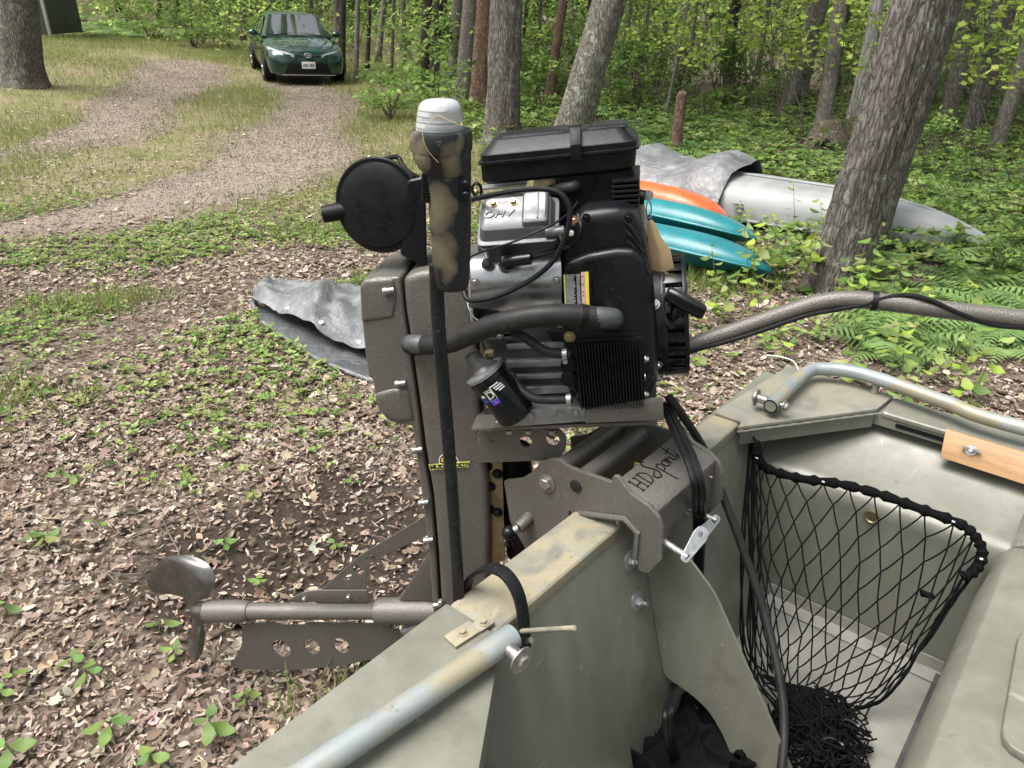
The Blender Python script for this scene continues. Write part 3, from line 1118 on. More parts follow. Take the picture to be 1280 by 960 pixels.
# engine plate
g = G().prism([ML(600, 538, -.13), ML(733, 528, -.13), ML(829, 524, -.15), ML(830, 500, -.15)+Vector((0,0,-.028)), ML(829, 524, -.15)+Vector((0, .29, 0)), ML(600, 538, -.13)+Vector((0, .25, 0))], (0, 0, -.006)) if False else \
    G().box((ML(715, 532, 0).x, 0, ML(735, 530, -.14).z - .004), ((ML(831, 520, -.14) - ML(598, 535, -.14)).length, .28, .007))
eplate = g.build('engine_plate', MT['wrinkle'], motor, .001)
g = mprism([(732, 512), (828, 497), (830, 525), (732, 529)], -.158, -.152)
g.build('plate_lip', MT['wrinkle'], eplate, .001)
# pivot plate with holes
ob = ml2([(597, 542), (606, 533), (700, 537), (708, 546), (707, 560), (698, 574), (597, 577)], -.10)
pv = plate_xz('pivot_plate', ob, [hl(617, 549, .0062, -.10), hl(657.5, 551.5, .0135, -.10), hl(691, 549.5, .0150, -.10)], -.10, .007, MT['wrinkle'], motor, rnd=.005)
o = pv.copy(); COL.objects.link(o); o.location.y = .19
for px in (636, 660, 690):
    G().hexbolt(ML(px, 537, -.12), -UP, .006, .008).build('plate_bolt', MT['galv'], eplate)
# turning post between the plate and the clamp
g = G().cyl(ML(640, 560, 0), ML(655, 690, 0), .040, 24)
g.build('swivel_post', MT['black_matte'], motor)
g = mprism([(603, 577), (628, 577), (631, 700), (612, 705)], -.062, -.056)
bz = g.build('trim_plate', plain('brassy_dirty_steel', (.30, .24, .14), .4, .8, .4, 25, .1), motor, .001)
for px, py in ((609, 583), (622, 592), (613, 608), (622, 640), (612, 636)):
    G().hexbolt(ML(px, py, -.062), NEAR, .008, .009).build('trim_bolt', MT['black_matte'], bz)

# cylinder shroud of bright sheet metal: a bent sheet, upper face leaning back
p = [ML(590, 373, -.135), ML(589, 356, -.138), ML(588, 327, -.120), ML(597, 316, -.085)]
q = [ML(702, 397, -.135), ML(702, 357, -.138), ML(700, 322, -.120), ML(690, 311, -.085)]
p[0] = ML(586, 384, -.128)
g = G()
rows = []
for t in range(0, 9):
    f = t / 8
    row = [p[k].lerp(q[k], f) for k in range(4)]
    rows.append(smooth_path(row, 4))
g.grid(rows)
shroud = g.build('cylinder_shroud', MT['shroud'], motor, thick=.002, angle=50)
g = mprism([(592, 330), (700, 324), (700, 398), (590, 384)], -.118, -.02)
g.build('cylinder', MT['cast_dark'], motor, .004)
gm = ML(609, 330, -.136)
nf = Vector((0, -1, .55)).normalized()
G().lathe(gm - nf * .002, nf, [(0, .0105), (.003, .0105), (.003, .0075), (.007, .006), (.008, .002)], 20).build('grommet', MT['rubber'], shroud)
bt = [ML(633, 333, -.120), ML(634, 328, -.146), ML(641, 326, -.158), ML(664, 323, -.160)]
boot = G().tube(smooth_path(bt, 5), [.0145] * 8 + [.0105] * 8, 16).build('spark_plug_boot', MT['black_gloss'], shroud)
G().tube(smooth_path([ML(663, 322, -.150), ML(675, 319, -.150), ML(695, 313, -.140), ML(712, 309, -.13)], 5), .0042, 8).build('plug_lead', MT['cable'], boot)

# valve cover, tilted towards the viewer; local frame e (along), n (outward), d (down the slope)
cvO = ML(646, 273, -.118)
e = (ML(692, 266, -.118) - ML(600, 273, -.118)).normalized()
n_ = Vector((0, -.62, .78)).normalized()
n_ = (n_ - e * n_.dot(e)).normalized()
d_ = e.cross(n_)
if d_.z > 0: d_ = -d_
VC = lambda a, b2, c: cvO + e * a + d_ * b2 + n_ * c


def vring(x0, x1, y0, y1, c, r=.012, k=4):
    pts = round_poly([(x0, y0), (x1, y0), (x1, y1), (x0, y1)], r, k)
    return [VC(a, b2, c) for a, b2 in pts]


g = G().loft([vring(-.066, .070, -.040, .046, -.062), vring(-.066, .070, -.040, .046, -.014), vring(-.069, .073, -.043, .050, -.013), vring(-.069, .073, -.043, .050, -.004),
              vring(-.064, .066, -.038, .042, -.003), vring(-.060, .062, -.034, .034, .016), vring(-.052, .056, -.030, .018, .022)])
vcov = g.build('valve_cover', MT['cover'], motor, .0015)
g = G().loft([vring(.012, .060, -.037, .038, .0, .006), vring(.014, .058, -.034, .030, .026, .006), vring(.017, .054, -.030, .022, .029, .006)])
g.build('breather_box', MT['cover'], vcov, .0012)
G().box(VC(.041, -.004, .027), (.003, .056, .008), frame_mat((0, 0, 0), e, d_).to_3x3()).build('breather_rib', MT['cover'], vcov, .001)
G().cyl(VC(.052, .036, .002), VC(.084, .036, .002), .010, 16).build('breather_spout', MT['cover'], vcov, .001)
for a in (-.038, -.003):
    g = G().lathe(VC(a, -.018, .0215), n_, [(0, .0078), (.0018, .0078), (.0018, .0055)], 18)
    g.hexbolt(VC(a, -.018, .0230), n_, .0054, .005, False, 14)
    g.build('cover_bolt', MT['zinc'], vcov)
me = text_mesh('OHV', .020, .0018, .25, spacing=1.0)
me.transform(Matrix.Scale(1.22, 4, (1, 0, 0)))
me.transform(frame_mat(VC(-.029, .006, .0222), e, -d_))
finish(me, 'embossed_letters', MT['cover'], vcov, False)
dm = [(-.014, -.021), (-.003, -.021), (0, -.0235), (.003, -.021), (.014, -.021), (.004, -.0195), (0, -.016), (-.004, -.0195)]
G().prism([VC(a - .020, b2, .0218) for a, b2 in dm], n_ * .0010).build('embossed_emblem', MT['cover'], vcov, smooth=False)
G().hexbolt(VC(.076, .040, -.006), e, .008, .010).build('bracket_bolt', MT['zinc'], vcov)

# blower housing
bh = [(703, 300), (712, 276), (730, 264), (772, 259), (794, 262), (803, 285), (810, 320), (818, 370), (823, 430), (823, 480), (812, 503), (716, 505), (704, 480), (702, 400)]
blower = mprism(bh, -.135, .15).build('blower_housing', MT['black'], motor, .026, 5)
bh2 = [(706, 328), (735, 318), (770, 312), (795, 312), (808, 328), (819, 400), (820, 470), (806, 498), (720, 498), (706, 470)]
mprism(bh2, -.148, -.08).build('housing_bulge', MT['black'], blower, .02, 5)
for k in range(4):
    y0 = 283 + k * 13
    G().tube(smooth_path([ML(774 + k * 2, y0 - 12, -.128), ML(788 + k * 3, y0, -.137), ML(800 + k * 4, y0 + 20, -.140)], 5), .0035, 8).build('housing_rib', MT['black'], blower)
G().ball(ML(713.5, 291.5, -.137), .0055, 14, 6, (1, .15, 1)).build('white_dot', MT['white'], blower)
G().hexbolt(ML(717, 276, -.130), NEAR, .006, .005).build('housing_bolt', plain('copper_bolt', (.5, .27, .2), .4, .8), blower)
# warning label, printed lines too small to read
lb = [ML(704.5, 341, -.1495), ML(739, 338.5, -.1495), ML(742, 382, -.1495), ML(706.5, 384, -.1495)]
lo, lx, ly = lb[0], lb[1] - lb[0], lb[3] - lb[0]
lnz = lx.cross(ly).normalized()
if lnz.y > 0: lnz = -lnz
lo = lo + lnz * .0015


def lq(u0, u1, v0, v1, h):
    return [lo + lx * u + ly * v + lnz * h for u, v in ((u0, v0), (u1, v0), (u1, v1), (u0, v1))]


label = G().prism(lq(0, 1, 0, 1, 0), -lnz * .004).build('warning_label', MT['black_matte'], blower, smooth=False)
g = G()
for col_, (u0, u1) in enumerate(((.05, .42), (.46, .60))):
    v = .06
    while v < .93:
        w = R.uniform(.75, 1)
        g.prism(lq(u0, u0 + (u1 - u0) * w, v, v + .016, .0002), lnz * .0005)
        v += .034
g.build('label_print', plain('label_grey_print', (.38, .38, .38), .6), label, smooth=False)
G().prism(lq(.76, .90, .01, .99, .0002), lnz * .0005).build('label_yellow_band', bpy.data.materials['sticker_yellow'], label, smooth=False)
G().prism(lq(0, .04, .05, .95, .0002), lnz * .0005).build('label_yellow_edge', bpy.data.materials['sticker_lime'], label, smooth=False)
G().prism(lq(.63, .75, .01, .99, .0002), lnz * .0005).build('label_pale_band', plain('label_pale_pink', (.6, .45, .4), .6), label, smooth=False)
g = G()
for v in (.1, .34, .55, .66, .9):
    g.prism(lq(.66, .72, v, v + .05, .0004), lnz * .0005)
g.build('label_symbols', plain('label_red', (.5, .05, .04), .6), label, smooth=False)
# carburettor neck, accordion
g = mprism([(698, 219), (792, 208), (797, 262), (700, 268)], -.068, .05)
g.build('carburettor_cover', MT['black'], motor, .006, 3)
for k in range(6):
    mprism([(764, 226 + k * 6.3), (799, 223.5 + k * 6.3), (800, 227.5 + k * 6.3), (765, 230 + k * 6.3)], -.094, .03).build('neck_rib', MT['black'], motor, .002)
G().tube(smooth_path([ML(688, 239, -.06), ML(700, 236, -.072), ML(716, 234, -.08), ML(722, 228, -.06), ML(724, 216, -.04)], 6), .0105, 12).build('breather_elbow', MT['rubber'], motor)
mprism([(684, 246), (738, 240), (742, 330), (690, 334)], -.055, .07).build('carburettor', MT['black_matte'], motor, .006, 2)
mprism([(598, 262), (690, 252), (700, 330), (596, 330)], -.060, .05).build('cylinder_head', MT['cast_dark'], motor, .006, 2)
mprism([(668, 232), (700, 228), (702, 250), (668, 252)], -.050, .04).build('intake_manifold', MT['cast_dark'], motor, .006, 2)
# throttle bracket and spring
G().prism([ML(663, 242, -.06), ML(672, 213, -.06), ML(680, 205, -.06), ML(686, 207, -.06), ML(684, 216, -.06), ML(694, 226, -.06), ML(697, 240, -.06)], (0, .004, 0)).build('throttle_bracket', MT['zinc'], motor, .0006)
sp = []
c0 = ML(672, 214, -.066)
for i in range(50):
    t = i / 49
    sp.append(c0 + Vector((.016 * math.cos(t * 25) + .012 * t, .010 * t, .013 * math.sin(t * 25))))
G().tube(sp, .0014, 6).build('throttle_spring', MT['black_matte'], motor)
G().ball(ML(595, 240, .0), .006).build('throttle_knuckle', MT['zinc'], motor)
sp = [ML(596, 248, -.03), ML(590, 236, -.03), ML(595, 229, -.03), ML(601, 234, -.03), ML(601, 246, -.03)]
G().tube(smooth_path(sp, 5), .003, 6).build('choke_loop', MT['cable'], motor)
G().box(ML(630, 232, .0), (.085, .03, .004)).build('linkage_plate', MT['galv'], motor, .001)

# air cleaner
AC0 = -.085


def acring(inset, zpx_l, zpx_r, up=0.0):
    a, b2 = ML(597, zpx_l, AC0), ML(797, zpx_r, AC0)
    ee = (b2 - a)
    ln = ee.length
    ee.normalize()
    uu = Vector((-ee.z, 0, ee.x))
    pts = round_poly([(inset, inset), (ln - inset, inset), (ln - inset, .130 - inset), (inset, .130 - inset)], max(.022 - inset * .3, .006), 4)
    return [a + ee * s + Vector((0, t, 0)) + uu * up for s, t in pts]


g = G().loft([acring(.012, 234, 214), acring(.004, 229, 209), acring(.002, 209, 189), acring(-.001, 208, 188)])
acb = g.build('air_cleaner_base', MT['black'], motor)
g = G().loft([acring(-.003, 207.5, 187.5), acring(-.003, 204.5, 184.5), acring(.001, 203.5, 183.5), acring(.001, 196, 176.5), acring(.004, 194.5, 175), acring(.022, 194.5, 175, .018), acring(.027, 194.5, 175, .0205)])
acl = g.build('air_cleaner_lid', MT['black'], motor, angle=25)
# raised halves of the lid
a0, b0 = ML(597, 194.5, AC0), ML(797, 175, AC0)
ee = (b0 - a0).normalized()
uu = Vector((-ee.z, 0, ee.x))
for s0, s1 in ((.035, .155), (.185, .258)):
    pts = []
    for up, ins in ((.019, 0), (.0240, .008)):
        pts.append([a0 + ee * s + Vector((0, t, 0)) + uu * up for s, t in ((s0 + ins, .028 + ins), (s1 - ins, .028 + ins), (s1 - ins, .103 - ins), (s0 + ins, .103 - ins))])
    G().loft(pts).build('lid_panel', MT['black'], acl, .003, 2)
sl = .170
g = G().prism([a0 + ee * (sl - .009) + Vector((0, y, 0)) + uu * z for y, z in ((-.007, -.022), (-.007, .002), (.014, .024), (.030, .027), (.030, .031), (.010, .029), (-.012, .004), (-.012, -.022))], ee * .018)
g.build('lid_clip', MT['black_matte'], acl, .001)

# cables on the near side
G().tube(smooth_path([ML(588, 250, -.10), ML(605, 246, -.13), ML(640, 239, -.15), ML(672, 236, -.155), ML(697, 240, -.16), ML(710, 254, -.165), ML(712, 275, -.17), ML(703, 305, -.175), ML(688, 330, -.175), ML(660, 352, -.17), ML(625, 369, -.165), ML(600, 375, -.16), ML(584, 374, -.15), ML(580, 362, -.13)], 6), .0046, 10).build('control_cable', MT['cable'], motor)
G().tube(smooth_path([ML(586, 323, -.13), ML(600, 316, -.15), ML(640, 303, -.165), ML(672, 289, -.165), ML(697, 277, -.15), ML(714, 263, -.12), ML(722, 252, -.10)], 6), .0019, 8).build('thin_wire', MT['cable'], motor)

# hoses
hp = smooth_path([ML(512, 430, -.105), ML(525, 431, -.12), ML(560, 429, -.150), ML(590, 417, -.168), ML(625, 404, -.185), ML(665, 396, -.19), (ML(705, 393.5, -.188)), ML(750, 397, -.178)], 8)
hose = G().tube(hp, .0190, 20).build('cooling_hose', MT['rubber'], motor)
fit = plain('dark_grey_hose_end', (.075, .08, .085), .35, .2, .2, 40, .1)
G().tube(smooth_path([ML(742, 396, -.180), ML(756, 397, -.176), ML(766, 398, -.160), ML(766, 399, -.13)], 5), .0185, 18).build('hose_elbow', fit, hose)
G().tube(smooth_path([ML(531, 431, -.126), ML(518, 430, -.118), ML(513, 430, -.10), ML(513, 431, -.08)], 5), .0185, 18).build('hose_elbow', fit, hose)


def text_on_tube(txt, path, r, s0, size, up, mat, parent, name):
    me = text_mesh(txt, size, .0001, 0, 'LEFT')
    path = [Vector(p) for p in path]
    cum = [0]
    for i in range(len(path) - 1):
        cum.append(cum[-1] + (path[i + 1] - path[i]).length)
    for v in me.vertices:
        s = s0 + v.co.x
        i = max(k for k in range(len(path) - 1) if cum[k] <= max(s, 0))
        tt = (s - cum[i]) / (cum[i + 1] - cum[i])
        c = path[i].lerp(path[i + 1], tt)
        tg = (path[i + 1] - path[i]).normalized()
        nr = (NEAR - tg * NEAR.dot(tg)).normalized()
        w = nr.cross(tg)
        if w.z < 0: w = -w
        an = (v.co.y + up) / r
        v.co = c + (nr * math.cos(an) + w * math.sin(an)) * (r + .0003)
    return finish(me, name, mat, parent, False)


prt = plain('faded_hose_print', (.11, .105, .098), .7)
text_on_tube('200 PSI W.P.', hp, .0190, .105, .0115, -.004, prt, hose, 'hose_print')
text_on_tube('1" I.D. 125', hp, .0190, .218, .0105, -.004, prt, hose, 'hose_print')
h2 = G().tube(smooth_path([ML(640, 412, -.16), ML(655, 421, -.175), ML(675, 435, -.18), ML(690, 441, -.178), ML(712, 443, -.172)], 6), .0085, 12).build('oil_hose', MT['rubber'], motor)
h3 = G().tube(smooth_path([ML(640, 470, -.13), ML(652, 487, -.15), ML(668, 498, -.165), ML(688, 500, -.170), ML(716, 499, -.170)], 6), .0080, 12).build('oil_hose', MT['rubber'], motor)
for h, (px, py) in ((h2, (706, 442.5)), (h3, (711, 499))):
    c = ML(px, py, -.174)
    g = G().lathe(c - XX * .004, XX, [(0, .0092), (0, .0108), (.008, .0108), (.008, .0092)], 18)
    g.cyl(c + Vector((0, -.006, -.013)), c + Vector((0, .006, -.013)), .0045, 8)
    g.build('hose_clip', MT['galv'], h)

# oil cooler
x0, x1 = ML(722, 470, -.165).x, ML(803, 465, -.165).x
z0, z1 = ML(760, 511, -.165).z, ML(760, 428, -.165).z
tl = Matrix.Rotation(math.radians(0), 3, 'Y')
cool = G().box(((x0 + x1) / 2, -.137, (z0 + z1) / 2), (x1 - x0 + .004, .034, z1 - z0 + .004)).build('oil_cooler', MT['black_matte'], motor, .001)
g = G()
nf_ = 21
for k in range(nf_):
    x = x0 + (x1 - x0) * (k + .5) / nf_
    g.box((x, -.144, (z0 + z1) / 2), (.0017, .046, z1 - z0))
o = g.build('cooler_fins', MT['black_gloss'], cool)
o['kind'] = 'stuff'
g = G()
for py in (455, 472):
    g.lathe(ML(711, py, -.150), NEAR, [(0, .0145), (.008, .0145), (.0095, .012), (.0095, .004)], 18)
g.build('cooler_ports', MT['black_matte'], cool)
g = mprism([(683, 414), (795, 416), (797, 424), (735, 424), (725, 429), (690, 427)], -.152, -.147)
g.build('cooler_bracket', MT['black_matte'], motor, .001)
G().hexbolt(ML(712, 421, -.152), NEAR, .007, .005, True, 12).build('bracket_bolt', MT['zinc'], motor)
for k in range(3):
    G().hexbolt(ML(806, 449 + k * 22, -.15), XX, .005, .006).build('cooler_bolt', MT['steel'], cool)

# oil filter
fa, fb = ML(607, 466, -.150), ML(648, 520, -.150)
fx = (fb - fa).normalized()
fl = (fb - fa).length
filt = G().lathe(fa, fx, [(.0, .036), (.002, .0385), (.010, .0392), (.012, .0375), (fl - .012, .0375), (fl - .004, .036), (fl, .031)], 36).build('oil_filter', MT['black_gloss'], motor)
G().lathe(fa - fx * .010, fx, [(0, .030), (.004, .0395), (.010, .0395)], 32).build('filter_base', MT['cast'], filt)
g = G()
g.lathe(fa - fx * .046, fx, [(0, .015), (.030, .017), (.037, .026)], 16)
uperp = fx.cross(NEAR).normalized()
for sgn in (-1, 1):
    g.prism([fa - fx * .010 + uperp * sgn * .037 + NEAR * .012, fa - fx * .010 + uperp * sgn * .01 + NEAR * .014, fa - fx * .044 + uperp * sgn * .006 + NEAR * .014], NEAR * -.006)
g.build('filter_adapter', MT['cast_dark'], filt, .001)


def on_filter(s, ang, h=.0003):
    rd = NEAR * math.cos(ang) + uperp * math.sin(ang)
    return fa + fx * s + rd * (.0375 + h)


def fpatch(s0, s1, a0_, a1_, h, mat, name):
    k = 8
    rows = [[on_filter(s, a0_ + (a1_ - a0_) * i / k, h) for i in range(k + 1)] for s in (s0, s1)]
    return G().grid(rows).build(name, mat, filt, smooth=True)


_sg = 1 if on_filter(.03, .5).x > on_filter(.03, -.5).x else -1
ink_blue = plain('label_blue', (.03, .05, .42), .4)
fpatch(.020, .043, _sg * -.30, _sg * .14, .0002, MT['white'], 'logo_frame')
fpatch(.021, .042, _sg * -.28, _sg * .12, .0003, MT['black_gloss'], 'logo_ground')
fpatch(.0425, .053, _sg * -.30, _sg * .14, .0003, ink_blue, 'logo_blue_band')
fpatch(.0455, .0505, _sg * -.12, _sg * .0, .0005, bpy.data.materials['label_red'], 'logo_red_spot')
fpatch(.034, .043, _sg * -.72, _sg * -.42, .0003, ink_blue, 'side_blue_band')
fpatch(.026, .032, _sg * -.68, _sg * -.45, .0003, MT['white'], 'side_print')
fpatch(.048, .053, _sg * -.95, _sg * -.80, .0003, MT['white'], 'side_print')


def text_on_filter(txt, size, s_mid, a_mid, mat, name, bold=.0):
    me = text_mesh(txt, size, .0001, 0, 'CENTER', bold)
    for v in me.vertices:
        v.co = on_filter(s_mid - v.co.y, a_mid + _sg * v.co.x / .0375, .0006)
    return finish(me, name, mat, filt, False)


text_on_filter('D', .022, .0315, _sg * -.08, MT['white'], 'logo_letter', .0006)
fpatch(.0225, .030, _sg * .02, _sg * .10, .0004, bpy.data.materials['sticker_yellow'], 'logo_yellow')
g = G()
for s, a0_, a1_ in ((.0165, .10, .62), (.0215, .26, .72), (.0260, .30, .74), (.0305, .42, .76)):
    a = a0_
    while a < a1_:
        w = R.uniform(.03, .06)
        rows = [[on_filter(ss, _sg * (a + w * i / 2), .0003) for i in range(3)] for ss in (s, s + .0026)]
        g.grid(rows)
        a += w + .016
g.build('filter_print', MT['white'], filt)
# pressure switch over the filter
g = G().cyl(ML(605, 452, -.12), ML(612, 444, -.12), .009, 12)
g.hexbolt(ML(612, 444, -.125), UP, .010, .009, False)
g.build('oil_switch', MT['zinc'], motor)
G().tube(smooth_path([ML(588, 350, -.09), ML(590, 395, -.10), ML(592, 404, -.10)], 4), .004, 8).build('mount_stud', MT['galv'], motor)

# recoil starter: caged cup on the tiller end
rc0 = ML(828, 405, 0)
rc0.z = ML(835, 406, -.05).z
g = G().lathe(rc0 - XX * .018, XX, [(0, .118), (.02, .116), (.022, .108)], 28)
g.lathe(rc0 + XX * .0, XX, [(0, .100), (.036, .098), (.037, .09)], 28)
rec = g.build('recoil_starter', MT['black'], motor, angle=30)
g = G()
for k in range(26):
    t = 2 * math.pi * k / 26
    rd = Vector((0, math.cos(t), math.sin(t)))
    mm = frame_mat((0, 0, 0), XX, rd).to_3x3()
    g.box(rc0 + rd * .1135 + XX * .018, (.040, .006, .019), mm)
g.build('cage_bars', MT['black_gloss'], rec, .001)
g = G()
for xo, r0, r1 in ((.0, .118, .107), (.038, .118, .085)):
    g.lathe(rc0 + XX * xo, XX, [(0, r0), (.008, r0 * .99), (.008, r1), (0, r1)], 32)
    n = len(g.f)
g.build('cage_ring', MT['black'], rec, .0008)
for t in (2.6, 3.6, 4.4, 5.4):
    rd = Vector((0, -abs(math.cos(t)), math.sin(t)))
    G().hexbolt(rc0 + rd * .121 - XX * .012, rd, .006, .006).build('starter_bolt', MT['steel'], rec)
hb0 = ML(838, 402, -.10)
g = G().lathe(hb0, (ML(846, 392, -.11) - hb0), [(-.004, .017), (.004, .018), (.005, .012), (-.002, .010)], 20)
g.build('rope_guide', MT['black'], rec)
h0, h1 = ML(833, 366, -.118), ML(880, 391, -.135)
ha = (h1 - h0).normalized()
hn = ha.cross(NEAR).normalized()
g = G()
rows = []
for t, w, d in ((0, .010, .009), (.06, .0125, .0105), (.5, .0135, .0115), (.94, .0125, .0105), (1, .010, .009)):
    c = h0.lerp(h1, t)
    rows.append([c + hn * a * w + NEAR * b2 * d for a, b2 in ((-1, -.6), (-.6, -1), (.6, -1), (1, -.6), (1, .6), (.6, 1), (-.6, 1), (-1, .6))])
g.loft(rows)
g.tube([h0.lerp(h1, .32) + hn * 0, ML(842, 395, -.112), hb0], [.010, .0085, .0095], 10)
g.build('pull_handle', MT['black_gloss'], rec, .001)

# round silencer can beside the housing
mc = ML(474, 257, -.03)
man = (NEAR + XX * -.12 + UP * .10).normalized()
g = G().lathe(mc - man * .055, man, [(0, .055), (.012, .074), (.048, .080), (.0485, .0880), (.057, .0895), (.0585, .0865), (.0580, .0800), (.0650, .0765), (.0690, .066), (.0705, .045), (.071, .002)], 48)
can = g.build('silencer_can', MT['black'], motor, angle=30)
G().cyl(mc - XX * .07 - man * .01 - UP * .004, ML(404, 268, -.03), .0165, 18).build('outlet_pipe', MT['black_matte'], can, .001)
g = G().loft([[ML(x, y, d) for x, y, d in ((508, 225, -.05), (532, 220, -.05), (532, 220, .04), (508, 225, .04))],
              [ML(x, y, d) for x, y, d in ((500, 318, -.05), (534, 338, -.05), (534, 338, .04), (500, 318, .04))]])
g.build('intake_neck', MT['black'], can, .008, 3)
G().tube(smooth_path([ML(481, 199, .01), ML(492, 196, .01), ML(499, 198, .01), ML(503, 206, .0), ML(512, 216, -.01), ML(524, 222, -.01)], 5), .0045, 8).build('can_bracket', MT['black_matte'], can)

# tiller
tp = [ML(828, 448, .02), ML(870, 430, .02), ML(930, 409, .02), ML(1000, 385, .01), ML(1030, 377, .005), ML(1060, 374, .0), ML(1100, 377, -.01), ML(1180, 387, -.03), ML(1290, 400, -.05), ML(1420, 414, -.08)]
tpp = smooth_path(tp, 8)
till = G().tube(tpp, .0162, 18).build('tiller', MT['wrinkle'], motor)
cb = [ML(850, 443, -.0), ML(930, 421, -.0), ML(1000, 397, -.006), ML(1035, 389, -.01), ML(1080, 381, -.018), ML(1096, 375, -.02), ML(1130, 369, -.02), ML(1160, 374, -.035), ML(1200, 392, -.05), ML(1240, 406, -.055), ML(1300, 411, -.065)]
G().tube(smooth_path(cb, 6), .0042, 8).build('throttle_cable', MT['cable'], till)
i = min(range(len(tpp)), key=lambda k: (tpp[k] - ML(1096, 378, -.01)).length)
G().lathe(tpp[i], tpp[i + 1] - tpp[i - 1], [(-.005, .0168), (-.005, .0185), (.005, .0185), (.005, .0168)], 20).build('cable_tie', MT['cable'], till)

# ---- transom clamp bracket (boat-aligned)
NY, FY = .30, .535
npts = [(632, 600), (653, 598), (667, 590), (678, 577), (690, 573), (702, 574), (712, 583), (767, 603), (768, 594), (773, 595), (789, 616), (812, 632), (824, 646), (829, 662), (828, 698), (811, 715), (800, 711), (796, 658), (790, 651), (731, 642)]
nz = [(BY(x, y, NY).x, BY(x, y, NY).z) for x, y in npts] + [(-.085, .80), (-.085, .62), (-.15, .60), (-.235, .70)]
me = plate_mesh(round_poly(nz, .004), [], .010, .001)
me.transform(Matrix(((1, 0, 0, 0), (0, 0, -1, NY), (0, 1, 0, 0), (0, 0, 0, 1))))
me.transform(B2M)
clampm = finish(me, 'transom_clamp', MT['wrinkle'], motor, True, 35)
me = plate_mesh(round_poly(nz, .004), [], .010, .001)
me.transform(Matrix(((1, 0, 0, 0), (0, 0, -1, FY), (0, 1, 0, 0), (0, 0, 0, 1))))
me.transform(B2M)
finish(me, 'side_plate', MT['wrinkle'], clampm, True, 35)
# weld pad on top of the transom slot
a, b2, c2 = BY(731, 642, NY), BY(789, 651, NY), BY(797, 660, NY)
g = G().tube([Vector((-.055, NY - .006, a.z + .002)), Vector((b2.x - .01, NY - .006, b2.z + .003)), Vector((c2.x + .004, NY - .006, c2.z - .006)), Vector((c2.x + .004, NY - .006, .765))], .006, 8)
xf(g, B2M).build('weld_bead', MT['wrinkle'], clampm)
# top sloped plate, bow plate
T0, T1 = BY(767, 604, NY), BY(813, 632, NY)
T0 = Vector((T0.x, 0, T0.z)); T1 = Vector((T1.x, 0, T1.z))
y0, y1 = NY + .006, FY - .006
g = G().prism([(T0.x, y0, T0.z), (T1.x, y0, T1.z), (T1.x + .013, y0, T1.z - .010), (T1.x + .013, y0, T1.z - .016), (T1.x - .003, y0, T1.z - .006), (T0.x, y0, T0.z - .006)], (0, y1 - y0, 0))
top = xf(g, B2M).build('top_plate', MT['wrinkle'], clampm, .001)
bxp = T1.x + .0135
ob = [(y0, T1.z - .014), (y1, T1.z - .014), (y1, .765), (y1 - .035, .752), (y1 - .055, .775), (y1 - .06, .815), (y0 + .055, .815), (y0 + .045, .775), (y0 + .04, .76), (y0, .76)]
me = plate_mesh(round_poly(ob, .006), [], .005, .0008)
me.transform(Matrix(((0, 0, 1, bxp - .0025), (1, 0, 0, 0), (0, 1, 0, 0), (0, 0, 0, 1))))
me.transform(B2M)
front = finish(me, 'bow_face_plate', MT['wrinkle'], clampm)
g = G()
for pts in ([(y1 - .085, .850), (y1 - .070, .852), (y1 - .068, .825), (y1 - .060, .812)],):
    g.tube([(bxp + .0002, y, z) for y, z in pts], .0011, 5)
xf(g, B2M).build('cut_line', MT['black_matte'], front)
g = G().hexbolt((bxp, y1 - .012, .845), (1, 0, 0), .005, .004, False, 10)
xf(g, B2M).build('rivet', MT['steel'], front)
# script lettering cut in the top plate: strokes in plate coordinates (along y, down the slope)
slope = (T1 - T0)
sl = slope.length
strokes = [
    [(.00, .0), (.00, 1.0)], [(-.10, 0), (.10, 0)], [(-.10, 1), (.10, 1)], [(.0, .5), (.45, .5)], [(.45, 0), (.45, 1)], [(.35, 0), (.55, 0)], [(.35, 1), (.55, 1)],
    [(.80, 0), (.80, 1)], [(.70, 0), (1.0, .0), (1.25, .25), (1.28, .6), (1.05, .95), (.70, 1.0)],
    [(2.05, -.35), (1.85, -.45), (1.70, -.2), (1.85, .25), (2.0, .65), (1.8, 1.05), (1.5, 1.0), (1.45, .75), (1.8, .55)],
    [(2.2, .35), (2.22, .9), (2.25, 1.9)], [(2.22, .5), (2.45, .3), (2.6, .55), (2.5, .85), (2.25, .9)],
    [(2.95, .35), (2.75, .45), (2.72, .75), (2.9, .9), (3.08, .7), (3.05, .45), (2.95, .35), (3.2, .5)],
    [(3.2, .9), (3.3, .35), (3.38, .5), (3.55, .45), (3.55, .8), (3.7, .9)],
    [(4.0, -.4), (3.85, .5), (3.9, .9), (4.05, .85), (4.15, .6)], [(3.65, .15), (4.25, .0)]]
g = G()
for st in strokes:
    pts = []
    for a, b2 in st:
        y = y0 + .020 + a * .0355
        s = .42 + (b2 - .5) * .40 - a * .01
        q = T0 + slope * s
        pts.append(Vector((q.x, y, q.z + .0006)))
    pth = smooth_path(pts, 5) if len(pts) > 2 else pts
    g.tube(pth, .0015, 5)
xf(g, B2M).build('script_lettering', MT['black_matte'], top)
